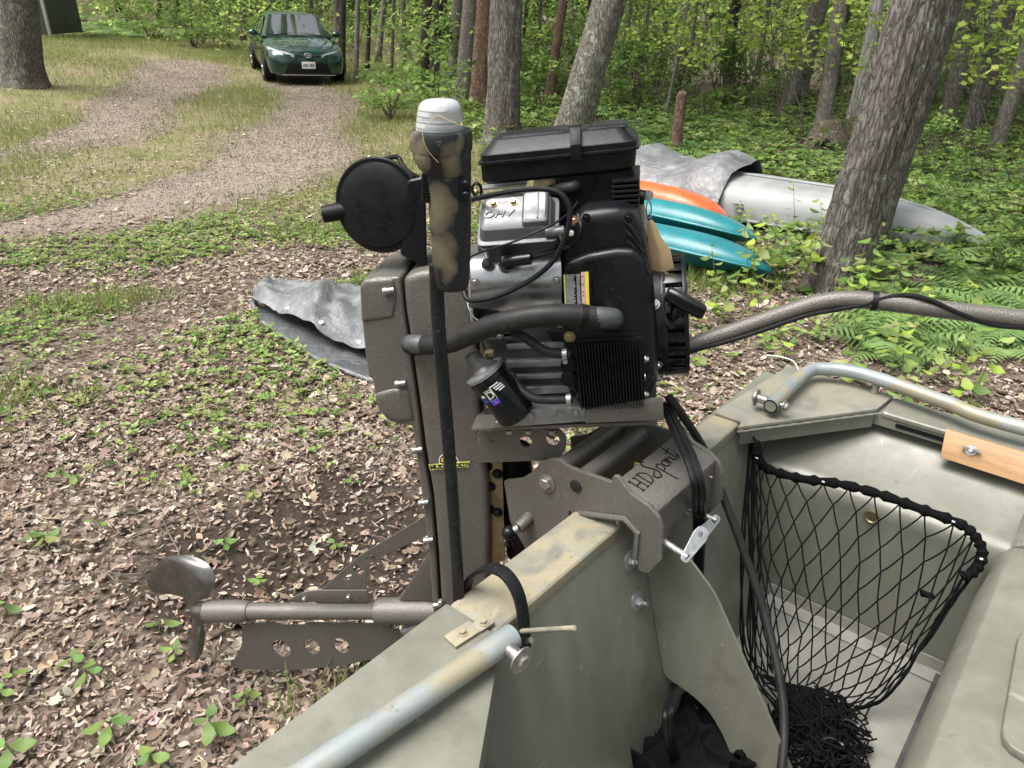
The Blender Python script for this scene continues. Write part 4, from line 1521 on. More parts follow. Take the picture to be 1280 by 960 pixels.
# pivot tubes between the side plates
for (px, py) in ((697, 586), (728, 598)):
    q = BY(px, py, NY + .006)
    g = G().cyl((q.x, NY + .004, q.z), (q.x, FY - .004, q.z), .0175, 20)
    xf(g, B2M).build('pivot_tube', MT['wrinkle'], clampm)
g = G().prism([(BY(690, 590, NY).x - .10, FY - .02, .93), (T0.x, FY - .02, .935), (T1.x, FY - .02, .90), (T0.x - .06, FY - .02, .86)], (0, .012, 0))
q = BY(686, 602, NY)
g = G().hexbolt((q.x, NY - .006, q.z), (0, -1, 0), .0135, .010)
xf(g, B2M).build('pivot_bolt', MT['steel'], clampm, .0008)
q = BY(722, 606, NY)
g = G().lathe((q.x, NY - .005, q.z), (0, -1, 0), [(0, .0125), (.003, .0125), (.004, .010)], 20)
xf(g, B2M).build('rubber_plug', MT['rubber'], clampm)
# ball mount
q0, q1 = BY(663, 645, NY), BY(648, 660, NY - .035)
bc = BY(636, 666, NY - .05)
g = G().cyl(q0, q1, .0135, 16)
xf(g, B2M).build('ball_post', MT['wrinkle'], clampm, .002)
g = G().cyl(q1, bc, .0085, 12)
xf(g, B2M).build('ball_stud', MT['galv'], clampm)
g = G().ball(bc, .0155, 20, 12)
g.lathe(bc - Vector((0, 0, .014)), (0, 0, -1), [(0, .006), (.010, .006), (.010, .0085), (.016, .0085)], 12)
xf(g, B2M).build('ball_mount', MT['black'], clampm)
# clamp screws and their flat lever handles
s0 = Vector((BY(826, 690, NY).x - .02, NY + .005, BY(826, 690, NY).z))
s1 = BY(860, 697, NY - .0)
G_ = xf(G().cyl(Vector((.022, NY + .03, s1.z + .004)), s1 + Vector((.0, .0, 0)), .0062, 14), B2M)
sc1 = G_.build('clamp_screw', MT['galv'], clampm)
s2 = BY(862, 648, FY - .045)
s3 = BY(896, 651, FY - .045)
sc2 = xf(G().cyl(Vector((.022, FY - .045, s3.z)), s3, .0062, 14), B2M).build('clamp_screw', MT['galv'], clampm)
for sc, end, tip, wy in ((sc1, s1, BY(882, 664, NY + .05), 0), (sc2, s3, BY(866, 682, FY - .09), 1)):
    d = (tip - end)
    d = d.normalized()
    w = Vector((.62, -.45, .64)).normalized().cross(d)
    pts = [(-.012, -.008), (-.012, .008), (.055, .016), (.072, .012), (.076, 0), (.072, -.012), (.055, -.016)]
    me = plate_mesh(round_poly([(a * .85, b * .85) for a, b in pts], .006), [circle((.049, 0), .005)], .004, .0006)
    fm = frame_mat(end - Vector((.004, 0, 0)), d, w)
    me.transform(fm)
    me.transform(B2M)
    finish(me, 'screw_lever', MT['galv'], sc)
xf(G().lathe(Vector((.019, NY + .03, s1.z + .004)), (1, 0, 0), [(0, .026), (.004, .026), (.006, .010)], 20), B2M).build('screw_pad', MT['galv'], sc1)

# small engine fittings
for px, py, yl in ((607, 408, -.088), (625, 420, -.103), (700, 405, -.103), (728, 505, -.103), (622, 528, -.152), (700, 517, -.152), (720, 516, -.152), (594, 352, -.138), (696, 350, -.139), (697, 382, -.137)):
    G().hexbolt(ML(px, py, yl), NEAR, .0050, .0045).build('engine_bolt', MT['steel'], motor)
for px, py in ((711, 335), (733, 272), (786, 272), (810, 470), (716, 492), (765, 317)):
    G().hexbolt(ML(px, py, -.150 if py > 330 else -.136), NEAR, .0048, .0045, True, 8).build('shroud_screw', MT['black_gloss'], blower)
for k in range(4):
    mprism([(602, 402 + k * 7), (640, 400 + k * 7), (640, 403 + k * 7), (602, 405 + k * 7)], -.105, -.06).build('cooling_fin', MT['cast_dark'], block, .0008)
G().tube(smooth_path([ML(583, 368, -.12), ML(586, 385, -.13), ML(592, 396, -.125), ML(600, 402, -.12)], 5), .0012, 5).build('bare_wire', MT['white'], motor)
G().tube(smooth_path([ML(712, 309, -.13), ML(722, 300, -.14), ML(726, 285, -.138), ML(722, 268, -.12)], 5), .0026, 6).build('kill_wire', MT['cable'], motor)
G().tube(smooth_path([ML(608, 447, -.125), ML(604, 430, -.115), ML(598, 410, -.10), ML(594, 395, -.095)], 5), .0022, 6).build('switch_wire', MT['cable'], motor)
for px, py in ((660, 399), (590, 419)):
    pass
for t_ in (.10, .93):
    c_i = hp[int(t_ * (len(hp) - 1))]
    c_j = hp[int(t_ * (len(hp) - 1)) + 1]
    G().lathe(c_i, c_j - c_i, [(-.005, .0192), (-.005, .0206), (.005, .0206), (.005, .0192)], 22).build('hose_band', MT['galv'] if t_ > 1 else MT['black_matte'], hose)

# ---- hoses and cables into the boat, each a thing of its own
def boat_line(name, pts, r, label, cat, mat):
    o = G().tube(smooth_path([BOAT.mat() @ Vector(p) for p in pts], 8), r, 10).build(name, mat, None)
    return tag(o, label, cat)


M2B = BOAT.mat().inverted() @ MOTOR.mat()
boat_line('fuel_hose', [M2B @ ML(835, 495, -.04), M2B @ ML(850, 515, -.04), BZ(880, 562, .85), BZ(903, 618, .78), BZ(930, 690, .68), BZ(955, 765, .58), BZ(973, 840, .50), BZ(980, 900, .44), BZ(976, 965, .38), BZ(960, 1010, .31)], .0088, 'long black fuel hose hanging from the motor over the transom into the boat', 'hose', MT['rubber'])
for k, (dx, dl) in enumerate(((0, 0), (11, .004), (18, -.003))):
    boat_line('control_cable', [M2B @ ML(826 + k * 4, 505, -.04), BX(846 + dx * .6, 548, .07), BX(861 + dx * .6, 582, .125), BX(868 + dx * .6, 614, .145), BY(869 + dx * .6, 650, .50), BY(870 + dx * .4, 700, .49), BY(866 + dx * .4, 770, .485), BY(848 + dx * .4, 840, .475), BX(834 + dx * .4, 880, .18 + .004 * k), BX(832 + dx * .4, 912, .20), BZ(842 + dx * .4, 955, .32)], .0056, ('black control cable nearest the fuel hose, hanging over the transom', 'black control cable between two others, hanging over the transom', 'black control cable against the clamp bracket, hanging over the transom')[2 - k], 'cable', MT['cable'])

# ---- key float
keyf = empty('key_float', 'tan foam key float hanging by a ring from the engine side', 'key float', mat=MOTOR.mat())
foam = plain('tan_foam', (.33, .235, .125), .8, 0, .15, 40, .3)
KD = -.03
g = G().loft([[ML(x0_, y, KD - d) , ML((x0_ + x1_) / 2, y, KD - d * 1.5), ML(x1_, y, KD - d), ML(x1_, y, KD + d), ML((x0_ + x1_) / 2, y, KD + d * 1.5), ML(x0_, y, KD + d)] for y, x0_, x1_, d in
              ((275, 811, 816, .004), (281, 809.5, 820, .008), (297, 809.5, 827, .011), (312, 810, 838, .014), (332, 812, 842, .015), (352, 814, 845, .014), (358, 818, 842, .008))])
g.build('float', foam, keyf, .002, 3)
rg = [ML(810 + 3.2 * math.cos(t) + 1, 262 + 11 * math.sin(t), KD + .004 * math.cos(t)) for t in [2 * math.pi * i / 16 for i in range(17)]]
G().tube(rg, .0012, 6).build('split_ring', MT['steel'], keyf)
G().tube(smooth_path([ML(812, 266, KD), ML(814, 272, KD - .003), ML(813, 279, KD)], 4), .0012, 6).build('link', MT['steel'], keyf)
G().lathe(ML(810, 244, KD), (.2, -1, 0), [(-.002, .0095), (.002, .0095)], 18).build('key_head', MT['galv'], keyf, .0006)
ks = G().cyl(ML(799, 246, KD), ML(806, 247, KD), .013, 16).build('ignition_switch', MT['black'], motor, .001)

# ------------------------------------------------------------------ terrain
def sstep(a, b, x):
    t = np.clip((x - a) / (b - a), 0, 1)
    return t * t * (3 - 2 * t)


def Hh(x, y):
    x, y = np.asarray(x, float), np.asarray(y, float)
    k = 1.2
    bank = np.log1p(np.exp(np.clip((-x - 4.5) * k, -30, 30))) / k
    h = .115 * bank * sstep(6, 14, y)
    h = h + .022 * np.sin(x * 1.7 + .6 * y) * np.sin(y * 1.3 - x * .4) + .012 * np.sin(x * 4.1 + 1) * np.sin(y * 3.7)
    h = h + .05 * sstep(9, 20, y) * np.sin(x * .55 + 1.3) * np.sin(y * .4)
    h = h + .30 * sstep(26, 60, y)
    return h


def H(x, y):
    return float(Hh(x, y))


def at_g(px, py):
    r = ray(px, py)
    d = 1.0
    for i in range(4000):
        p = CAM + r * d
        if p.z <= H(p.x, p.y): break
        d += .01 if d < 12 else .03
        if d > 70: break
    return CAM + r * d


def dist_poly(x, y, pts):
    best = np.full(x.shape, 1e9)
    for (a, b) in zip(pts[:-1], pts[1:]):
        ax_, ay_, bx_, by_ = a[0], a[1], b[0], b[1]
        dx, dy = bx_ - ax_, by_ - ay_
        t = np.clip(((x - ax_) * dx + (y - ay_) * dy) / (dx * dx + dy * dy), 0, 1)
        best = np.minimum(best, np.hypot(x - ax_ - t * dx, y - ay_ - t * dy))
    return best


def gp(lst):
    return [tuple(at_g(*p)[:2]) for p in lst]


def wob(x, y, s, seed):
    """cheap smooth value noise, about -1..1"""
    out = np.zeros(np.broadcast(x, y).shape)
    rr = np.random.default_rng(seed)
    for k in range(7):
        a = rr.uniform(0, 2 * math.pi)
        f = s * rr.uniform(.6, 2.2)
        out = out + np.sin((x * math.cos(a) + y * math.sin(a)) * f + rr.uniform(0, 6.28))
    return out / 3.2


TR_A = gp([(372, 62), (385, 106), (396, 150), (372, 196), (300, 222), (200, 246), (90, 272), (-90, 300)])
TR_B = gp([(245, 84), (205, 122), (135, 158), (40, 186), (-90, 212)])
SOIL = gp([(300, 700), (420, 640), (520, 700), (560, 760)])


def z_gravel(x, y):
    w = .25 * wob(x, y, 1.2, 3)
    a = dist_poly(x, y, TR_A) - .30 - w * 1.3 - .030 * y
    b = dist_poly(x, y, TR_B) - .10 - w * 1.3 - .030 * y
    return 1 - sstep(-.35, .45, np.minimum(a, b))


def z_grass(x, y):
    g = sstep(5.0, 8.5, y + .6 * wob(x, y, .8, 5)) * (1 - sstep(.2, 1.6, x + .4 * wob(x, y, .7, 6)))
    return g * (1 - z_gravel(x, y))


def z_weed(x, y):
    """low broad-leaved weeds in front of the drive"""
    g = sstep(2.0, 4.2, y + .5 * wob(x, y, 1.3, 8)) * (1 - sstep(6.3, 8.0, y)) * (1 - sstep(.6, 1.4, x))
    return g * (1 - z_gravel(x, y)) * np.clip(.42 + .95 * wob(x, y, 2.2, 9), 0, 1)


def z_woods(x, y):
    """floor under the trees"""
    e = x - (1.3 + np.clip(5.0 - y, 0, 3) * .35) + .35 * wob(x, y, .8, 12)
    back = y - (19.5 + .55 * np.clip(-x - 6, 0, 40)) + wob(x, y, .5, 13)
    side = x - (-1.5 - .10 * (y - 9)) if False else x - (-.9 - .15 * np.clip(y - 9, 0, 20))
    r = sstep(0, .8, e) * sstep(4.2, 5.5, y)
    r = np.maximum(r, sstep(1.6, 2.4, e) * sstep(2.2, 3.2, y))
    r = np.maximum(r, sstep(0, 1.0, side) * sstep(9.5, 11.5, y))
    return np.maximum(r, sstep(0, 1.5, back))


def z_soil(x, y):
    return 1 - sstep(.0, .34, dist_poly(x, y, SOIL) - .14 + .12 * wob(x, y, 3, 14))


def mat_ground():
    m = M('woodland_ground')
    at = m.n('Attribute', attribute_name='zones')
    sep = m.n('SeparateColor')
    m.t.links.new(at.outputs['Color'], sep.inputs[0])
    grav, grass, soil = sep.outputs[0], sep.outputs[1], sep.outputs[2]
    litter = m.ramp(m.noise(34, 8, .75), [(0.25, (.030, .022, .017)), (0.45, (.08, .060, .046)), (0.6, (.16, .125, .098)), (0.78, (.28, .225, .18))])
    wv = m.n('VectorMath', operation='ADD')
    nzc = m.n('TexNoise')
    nzc.inputs['Scale'].default_value = 30
    m.t.links.new(m.tc.outputs['Object'], nzc.inputs['Vector'])
    mulv = m.n('VectorMath', operation='SCALE')
    m.t.links.new(nzc.outputs['Color'], mulv.inputs[0])
    mulv.inputs['Scale'].default_value = .04
    m.t.links.new(m.tc.outputs['Object'], wv.inputs[0])
    m.t.links.new(mulv.outputs[0], wv.inputs[1])
    vl = m.n('SeparateColor')
    m.t.links.new(m.vor(55, wv.outputs[0], out='Color'), vl.inputs[0])
    bits = m.ramp(vl.outputs[0], [(0.0, (.032, .024, .018)), (0.45, (.10, .077, .06)), (0.75, (.20, .16, .128)), (1.0, (.34, .28, .23))])
    litter = m.mix(.62, litter, bits)
    dirt = m.ramp(m.noise(30, 8, .7), [(0.3, (.022, .017, .013)), (0.65, (.058, .044, .035)), (0.85, (.13, .10, .08))])
    gr = m.ramp(m.noise(70, 8, .8), [(0.28, (.09, .072, .060)), (0.5, (.22, .18, .152)), (0.72, (.37, .31, .265))])
    gs = m.ramp(m.noise(14, 10, .8), [(0.28, (.075, .058, .036)), (0.42, (.13, .115, .055)), (0.55, (.17, .185, .07)), (0.75, (.28, .245, .14))])
    gs = m.mix(m.ramp(m.noise(1.6, 6, .7), [(.42, 0), (.6, .75)]), gs, m.ramp(m.noise(40, 6, .8), [(.3, (.12, .085, .06)), (.7, (.36, .29, .21))]))
    gr = m.mix(m.ramp(m.noise(2.2, 6, .7), [(.4, 0), (.62, .6)]), gr, m.ramp(m.noise(50, 6, .8), [(.3, (.10, .08, .06)), (.7, (.42, .35, .28))]))

    def edge(z, sc):
        s = m.math('ADD', z, m.math('MULTIPLY', m.math('SUBTRACT', m.noise(sc, 8, .8), .5), 1.9))
        return m.ramp(s, [(0.15, 0), (0.85, 1)])
    c = m.mix(edge(grass, 2.6), litter, gs)
    c = m.mix(edge(grav, 2.2), c, gr)
    c = m.mix(edge(soil, 7), c, dirt)
    n = m.bump(m.noise(60, 6, .7), .6, .02)
    return m.out(c, .95, 0, n, spec=.15)


nx, ny = 360, 420
u = np.linspace(-1, 1, nx)
xs = 5.2 * u + 60 * np.sign(u) * np.abs(u) ** 4
v = np.linspace(0, 1, ny)
ys = -3 + 14 * v + 80 * v ** 4
X, Y = np.meshgrid(xs, ys)
Z = Hh(X, Y)
Z += (NR.random(X.shape) - .5) * .006
verts = np.stack([X.ravel(), Y.ravel(), Z.ravel()], 1)
idx = np.arange(nx * ny).reshape(ny, nx)
quads = np.stack([idx[:-1, :-1].ravel(), idx[:-1, 1:].ravel(), idx[1:, 1:].ravel(), idx[1:, :-1].ravel()], 1)


def np_mesh(name, verts, quads, cols=None, attr='tint', smooth=False):
    me = bpy.data.meshes.new(name)
    k = quads.shape[1]
    me.vertices.add(len(verts))
    me.vertices.foreach_set('co', np.asarray(verts, np.float32).ravel())
    me.loops.add(quads.size)
    me.loops.foreach_set('vertex_index', quads.astype(np.int32).ravel())
    me.polygons.add(len(quads))
    me.polygons.foreach_set('loop_start', (np.arange(len(quads)) * k).astype(np.int32))
    if smooth:
        me.polygons.foreach_set('use_smooth', np.ones(len(quads), bool))
    me.update(calc_edges=True)
    if cols is not None:
        ca = me.color_attributes.new(attr, 'FLOAT_COLOR', 'POINT')
        c = np.ones((len(verts), 4), np.float32)
        c[:, :3] = cols
        ca.data.foreach_set('color', c.ravel())
    return me


zon = np.stack([z_gravel(X, Y).ravel(), z_grass(X, Y).ravel(), z_soil(X, Y).ravel()], 1)
me = np_mesh('ground', verts, quads, zon, 'zones', True)
me.materials.append(mat_ground())
ground = bpy.data.objects.new('ground', me)
COL.objects.link(ground)
tag(ground, 'woodland clearing ground with leaf litter, grass and a gravel track', kind='structure')


# ------------------------------------------------------------------ leaf scatter
def mat_leaf(name, trans=.35, rough=.55, spec=.3):
    m = M(name)
    at = m.n('Attribute', attribute_name='tint')
    c = m.mix(m.math('MULTIPLY', m.noise(40, 3), .5), at.outputs['Color'], (.03, .03, .015))
    m.out(at.outputs['Color'], rough, 0, None, spec=spec)
    if trans:
        tr_ = m.n('BsdfTranslucent')
        m.t.links.new(at.outputs['Color'], tr_.inputs['Color'])
        mx = m.n('MixShader')
        mx.inputs[0].default_value = trans
        m.t.links.new(m.b.outputs[0], mx.inputs[1])
        m.t.links.new(tr_.outputs[0], mx.inputs[2])
        out = m.t.nodes['Material Output']
        m.t.links.new(mx.outputs[0], out.inputs['Surface'])
    return m.m


MT['dead_leaf'] = mat_leaf('dead_leaf', .12, .75, .15)
MT['green_leaf'] = mat_leaf('green_leaf', .40, .5, .3)
MT['woods_leaf'] = mat_leaf('woods_leaf', .55, .6, .2)


def rot_mats(yaw, pitch, roll):
    cy, sy, cp_, sp_, cr, sr = np.cos(yaw), np.sin(yaw), np.cos(pitch), np.sin(pitch), np.cos(roll), np.sin(roll)
    Rm = np.empty((len(yaw), 3, 3))
    Rm[:, 0, 0] = cy * cp_; Rm[:, 0, 1] = cy * sp_ * sr - sy * cr; Rm[:, 0, 2] = cy * sp_ * cr + sy * sr
    Rm[:, 1, 0] = sy * cp_; Rm[:, 1, 1] = sy * sp_ * sr + cy * cr; Rm[:, 1, 2] = sy * sp_ * cr - cy * sr
    Rm[:, 2, 0] = -sp_; Rm[:, 2, 1] = cp_ * sr; Rm[:, 2, 2] = cp_ * cr
    return Rm


def stamp(tv, tf, pos, Rm, scale, cols):
    """copies of a template (tv, tf quads or tris) -> verts, faces, colours"""
    tv, tf = np.asarray(tv, float), np.asarray(tf, int)
    N, n = len(pos), len(tv)
    sc = np.asarray(scale)
    if sc.ndim == 1: sc = sc[:, None, None]
    P_ = np.einsum('nij,nkj->nki', Rm, tv[None] * sc) + pos[:, None, :]
    Fc = tf[None] + (np.arange(N) * n)[:, None, None]
    return P_.reshape(-1, 3), Fc.reshape(-1, tf.shape[1]), np.repeat(cols, n, 0)


def merge(parts):
    vs_, fs_, cs_ = [], [], []
    o = 0
    for v_, f_, c_ in parts:
        vs_.append(v_); fs_.append(f_ + o); cs_.append(c_)
        o += len(v_)
    return np.concatenate(vs_), np.concatenate(fs_), np.concatenate(cs_)


def palette(cols, n, jit=.18, rng=NR):
    c = np.array(cols)[rng.integers(0, len(cols), n)]
    c = c * (1 + rng.normal(0, jit, (n, 1))) * (1 + rng.normal(0, .05, (n, 3)))
    return np.clip(c, .004, .95)


# lobed dead leaf: fan of quads either side of a raised or sunken midrib
def lobed(profile, fold=.12, curl=.15):
    """profile: (t along the rib, half width); left and right quads share the rib"""
    v_, f_ = [], []
    for t, w in profile:
        z = curl * (t - .5) ** 2 * 1.6
        v_ += [(t - .5, 0, z), (t - .5 + .06 * w, w, z + fold * w * 2), (t - .5 + .06 * w, -w, z + fold * w * 1.4)]
    for i in range(len(profile) - 1):
        a, b = 3 * i, 3 * (i + 1)
        f_ += [(a, b, b + 1, a + 1), (b, a, a + 2, b + 2)]
    return v_, f_


OAK = lobed([(0, .03), (.14, .20), (.24, .11), (.38, .32), (.50, .16), (.66, .36), (.78, .16), (.90, .16), (1, .01)])
MAPLE = lobed([(0, .03), (.06, .30), (.18, .22), (.30, .52), (.42, .26), (.55, .36), (.70, .13), (1, .01)], .16, .3)
OVAL = lobed([(0, .01), (.2, .20), (.45, .27), (.75, .17), (1, .01)], .2, .25)
SCRAP = ([(-.5, -.12, .10), (-.1, -.34, 0), (.05, .05, .06), (-.3, .25, .14), (.45, -.20, .02), (.6, .08, .16)], [(0, 1, 2, 3), (1, 4, 5, 2)])
SHARD = ([(-.7, 0, .12), (-.1, -.16, 0), (.05, .10, .10), (-.25, .2, .2), (.75, -.02, .18), (.3, .14, .2)], [(0, 1, 2, 3), (1, 4, 5, 2)])
TORN = lobed([(0, .16), (.2, .34), (.42, .14), (.6, .30), (.8, .10)], .3, .6)
BIRCH = lobed([(0, .01), (.3, .27), (.6, .22), (1, .01)], .1, .15)

DEAD = [(.35, .285, .225), (.28, .222, .172), (.41, .345, .28), (.22, .165, .125), (.15, .11, .082), (.46, .395, .33), (.32, .252, .20), (.26, .195, .15), (.11, .08, .06), (.19, .14, .107), (.37, .30, .24)]


TARP_F = gp([(316, 388), (330, 408), (352, 425), (385, 448), (420, 466), (460, 480), (520, 492), (590, 500)])
TARP_B = gp([(318, 372), (345, 364), (380, 362), (410, 372), (440, 366), (480, 372), (530, 392), (590, 420)])


def in_poly(x, y, poly):
    c = np.zeros(x.shape, bool)
    n = len(poly)
    for i in range(n):
        (xa_, ya_), (xb_, yb_) = poly[i], poly[(i + 1) % n]
        if ya_ == yb_: continue
        c ^= ((ya_ > y) != (yb_ > y)) & (x < (xb_ - xa_) * (y - ya_) / (yb_ - ya_) + xa_)
    return c


def sample_area(n, x0, x1, y0, y1, dens):
    out = []
    tot = 0
    while tot < n:
        x = NR.uniform(x0, x1, n * 2)
        y = NR.uniform(y0, y1, n * 2)
        k = (NR.random(n * 2) < dens(x, y)) & ~in_poly(x, y, TARP_F + TARP_B[::-1])
        out.append(np.stack([x[k], y[k]], 1))
        tot += k.sum()
        if len(out) > 40: break
    return np.concatenate(out)[:n]


def view_ok(x, y, m=1.15):
    """keep what the frame can plausibly see, with a margin either side"""
    return (np.abs(x) < (.70 * y + .9) * m) & (y > .2)


def d_litter(x, y):
    d = np.ones(x.shape) * .9
    d = d * (1 - .85 * z_gravel(x, y)) * (1 - .45 * z_grass(x, y)) * (1 - .55 * z_soil(x, y)) * (1 - .55 * z_woods(x, y))
    d = d * np.clip(.75 + .5 * wob(x, y, 1.6, 20), .12, 1) * view_ok(x, y)
    return d


parts = []
for tmpl, n, s0, s1, yr in ((SCRAP, 34000, .008, .027, (.3, 3.2)), (SHARD, 30000, .009, .030, (.3, 3.2)), (TORN, 5000, .02, .05, (.3, 3.6)), (SCRAP, 16000, .012, .036, (2.6, 5.5)), (SHARD, 12000, .012, .036, (2.6, 6)), (OVAL, 3600, .02, .05, (.3, 3.4)), (OAK, 1100, .035, .075, (.3, 3.4)), (MAPLE, 800, .03, .062, (.3, 3.4)),
                            (OAK, 2600, .035, .08, (3.0, 7)), (OVAL, 5200, .025, .06, (3.0, 8)), (SCRAP, 9000, .02, .05, (5, 10)), (SCRAP, 10000, .025, .06, (7, 20))):
    xy = sample_area(n, -9, 7, yr[0], yr[1], d_litter)
    n = len(xy)
    z = Hh(xy[:, 0], xy[:, 1]) + NR.uniform(.003, .022, n)
    Rm = rot_mats(NR.uniform(0, 6.28, n), NR.normal(0, .34 if yr[0] < 3 else .2, n), NR.normal(0, .36 if yr[0] < 3 else .2, n) + (NR.random(n) < .35) * math.pi)
    parts.append(stamp(tmpl[0], tmpl[1], np.column_stack([xy, z]), Rm, NR.uniform(s0, s1, n), palette(DEAD, n, .2) * (.98 if yr[0] < 3 else .95)))
v_, f_, c_ = merge(parts)
me = np_mesh('leaf_litter', v_, f_, c_)
me.materials.append(MT['dead_leaf'])
o = bpy.data.objects.new('leaf_litter', me)
COL.objects.link(o)
tag(o, 'carpet of fallen brown oak and maple leaves over the ground', 'leaf litter', kind='stuff')

# twigs among the leaves, one mesh
g = G()
for k in range(150):
    y = R.uniform(.8, 6) ; x = R.uniform(-.75 * y - .5, .4 * y)
    a = R.uniform(0, 6.28); L_ = R.uniform(.06, .32)
    pts = []
    for j in range(4):
        xx, yy = x + math.cos(a) * L_ * j / 3 + R.uniform(-.015, .015), y + math.sin(a) * L_ * j / 3 + R.uniform(-.015, .015)
        pts.append((xx, yy, H(xx, yy) + .018 + R.uniform(0, .012)))
    r0 = R.uniform(.0015, .004)
    g.tube(pts, [r0, r0 * .9, r0 * .7, r0 * .4], 5)
o = g.build('fallen_twigs', plain('twig_bark', (.13, .10, .08), .9, 0, .4, 40, .3))
tag(o, 'thin fallen twigs scattered over the leaf litter', 'twigs', kind='stuff')

# gravel stones on the track
OCT = ([(0, 0, .5), (.5, 0, 0), (0, .45, 0), (-.5, 0, 0), (0, -.45, 0), (0, 0, -.5)],
       [(0, 1, 2), (0, 2, 3), (0, 3, 4), (0, 4, 1), (5, 2, 1), (5, 3, 2), (5, 4, 3), (5, 1, 4)])
xy = sample_area(30000, -11, 2, 3.5, 20, lambda x, y: z_gravel(x, y) * view_ok(x, y))
n = len(xy)
z = Hh(xy[:, 0], xy[:, 1]) + .004
v_, f_, c_ = stamp(OCT[0], OCT[1], np.column_stack([xy, z]), rot_mats(NR.uniform(0, 6.28, n), NR.uniform(-.5, .5, n), NR.uniform(-.5, .5, n)), NR.uniform(.006, .015, n) * np.clip(xy[:, 1] / 7, .8, 1.5),
                   palette([(.24, .20, .162), (.19, .155, .125), (.32, .27, .22), (.16, .13, .105), (.27, .215, .165), (.29, .235, .175)], n, .15))
me = np_mesh('gravel', v_, f_, c_)
me.materials.append(MT['dead_leaf'])
o = bpy.data.objects.new('gravel', me)
COL.objects.link(o)
tag(o, 'loose reddish grey gravel on the curving track', 'gravel', kind='stuff')

# grass
GBL = ([(-.03, 0, 0), (.03, 0, 0), (.025, .10, .5), (-.02, .10, .5), (.006, .33, .92), (-.004, .33, .92)], [(0, 1, 2, 3), (3, 2, 4, 5)])
GREENS = [(.15, .23, .05), (.20, .28, .065), (.12, .19, .045), (.24, .28, .085), (.30, .285, .12)]


def grass_field(name, n, area, dens, s0, s1, label, pal=GREENS):
    xy = sample_area(n, *area, dens)
    n = len(xy)
    z = Hh(xy[:, 0], xy[:, 1]) - .002
    v_, f_, c_ = stamp(GBL[0], GBL[1], np.column_stack([xy, z]), rot_mats(NR.uniform(0, 6.28, n), NR.normal(0, .25, n), NR.normal(-.1, .3, n)), NR.uniform(s0, s1, n), palette(pal, n, .16))
    me = np_mesh(name, v_, f_, c_)
    me.materials.append(MT['green_leaf'])
    o = bpy.data.objects.new(name, me)
    COL.objects.link(o)
    return tag(o, label, 'grass', kind='stuff')


grass_field('grass', 135000, (-14, 3, 4, 26), lambda x, y: view_ok(x, y) * np.clip(z_grass(x, y) * np.clip(.7 + .7 * wob(x, y, 1.1, 31), .15, 1) + .02, 0, 1), .05, .13, 'short yellow green grass along the track and bank', GREENS + [(.30, .26, .12)])
grass_field('sparse_grass', 12000, (-5, 3.5, .6, 7), lambda x, y: view_ok(x, y) * np.clip(wob(x, y, 2.6, 33) - .55, 0, 1), .05, .14, 'sparse grass tufts growing through the leaf litter')

# low weeds: rosettes of oval leaves as ground cover
WL = lobed([(0, .02), (.25, .22), (.5, .30), (.8, .18), (1, .01)], .12, .5)


def weeds(name, n, area, dens, s0, s1, label, pal, lift=.05, per=5):
    xy = sample_area(n, *area, dens)
    n = len(xy)
    ctr = np.repeat(xy, per, 0)
    yaw = NR.uniform(0, 6.28, n * per)
    sc = np.repeat(NR.uniform(s0, s1, n), per) * NR.uniform(.7, 1.1, n * per)
    off = np.stack([np.cos(yaw), np.sin(yaw)], 1) * (sc * .62)[:, None]
    p2 = ctr + off
    z = Hh(ctr[:, 0], ctr[:, 1]) + np.repeat(NR.uniform(.01, lift, n), per)
    cols = np.repeat(palette(pal, n, .14), per, 0) * (1 + NR.normal(0, .08, (n * per, 1)))
    v_, f_, c_ = stamp(WL[0], WL[1], np.column_stack([p2, z]), rot_mats(yaw, NR.normal(-.15, .25, n * per), NR.normal(0, .25, n * per)), sc, np.clip(cols, .004, .9))
    me = np_mesh(name, v_, f_, c_)
    me.materials.append(MT['green_leaf'])
    o = bpy.data.objects.new(name, me)
    COL.objects.link(o)
    return tag(o, label, 'ground cover', kind='stuff')


WG = [(.17, .26, .06), (.22, .31, .08), (.14, .22, .06), (.27, .35, .11), (.30, .35, .13)]
weeds('weed_cover', 7500, (-7, 2, 1.6, 8.5), lambda x, y: z_weed(x, y) * view_ok(x, y), .014, .042, 'patchy low broad-leaved weeds between drive and leaf litter', WG, .05)
weeds('woodland_ground_cover', 12000, (-1, 13, 2.6, 15), lambda x, y: z_woods(x, y) * view_ok(x, y) * np.clip(.7 + .5 * wob(x, y, 1.2, 41), .2, 1), .04, .10, 'low green leafy cover over the woodland floor', WG + [(.08, .14, .04), (.22, .31, .07)], .22)

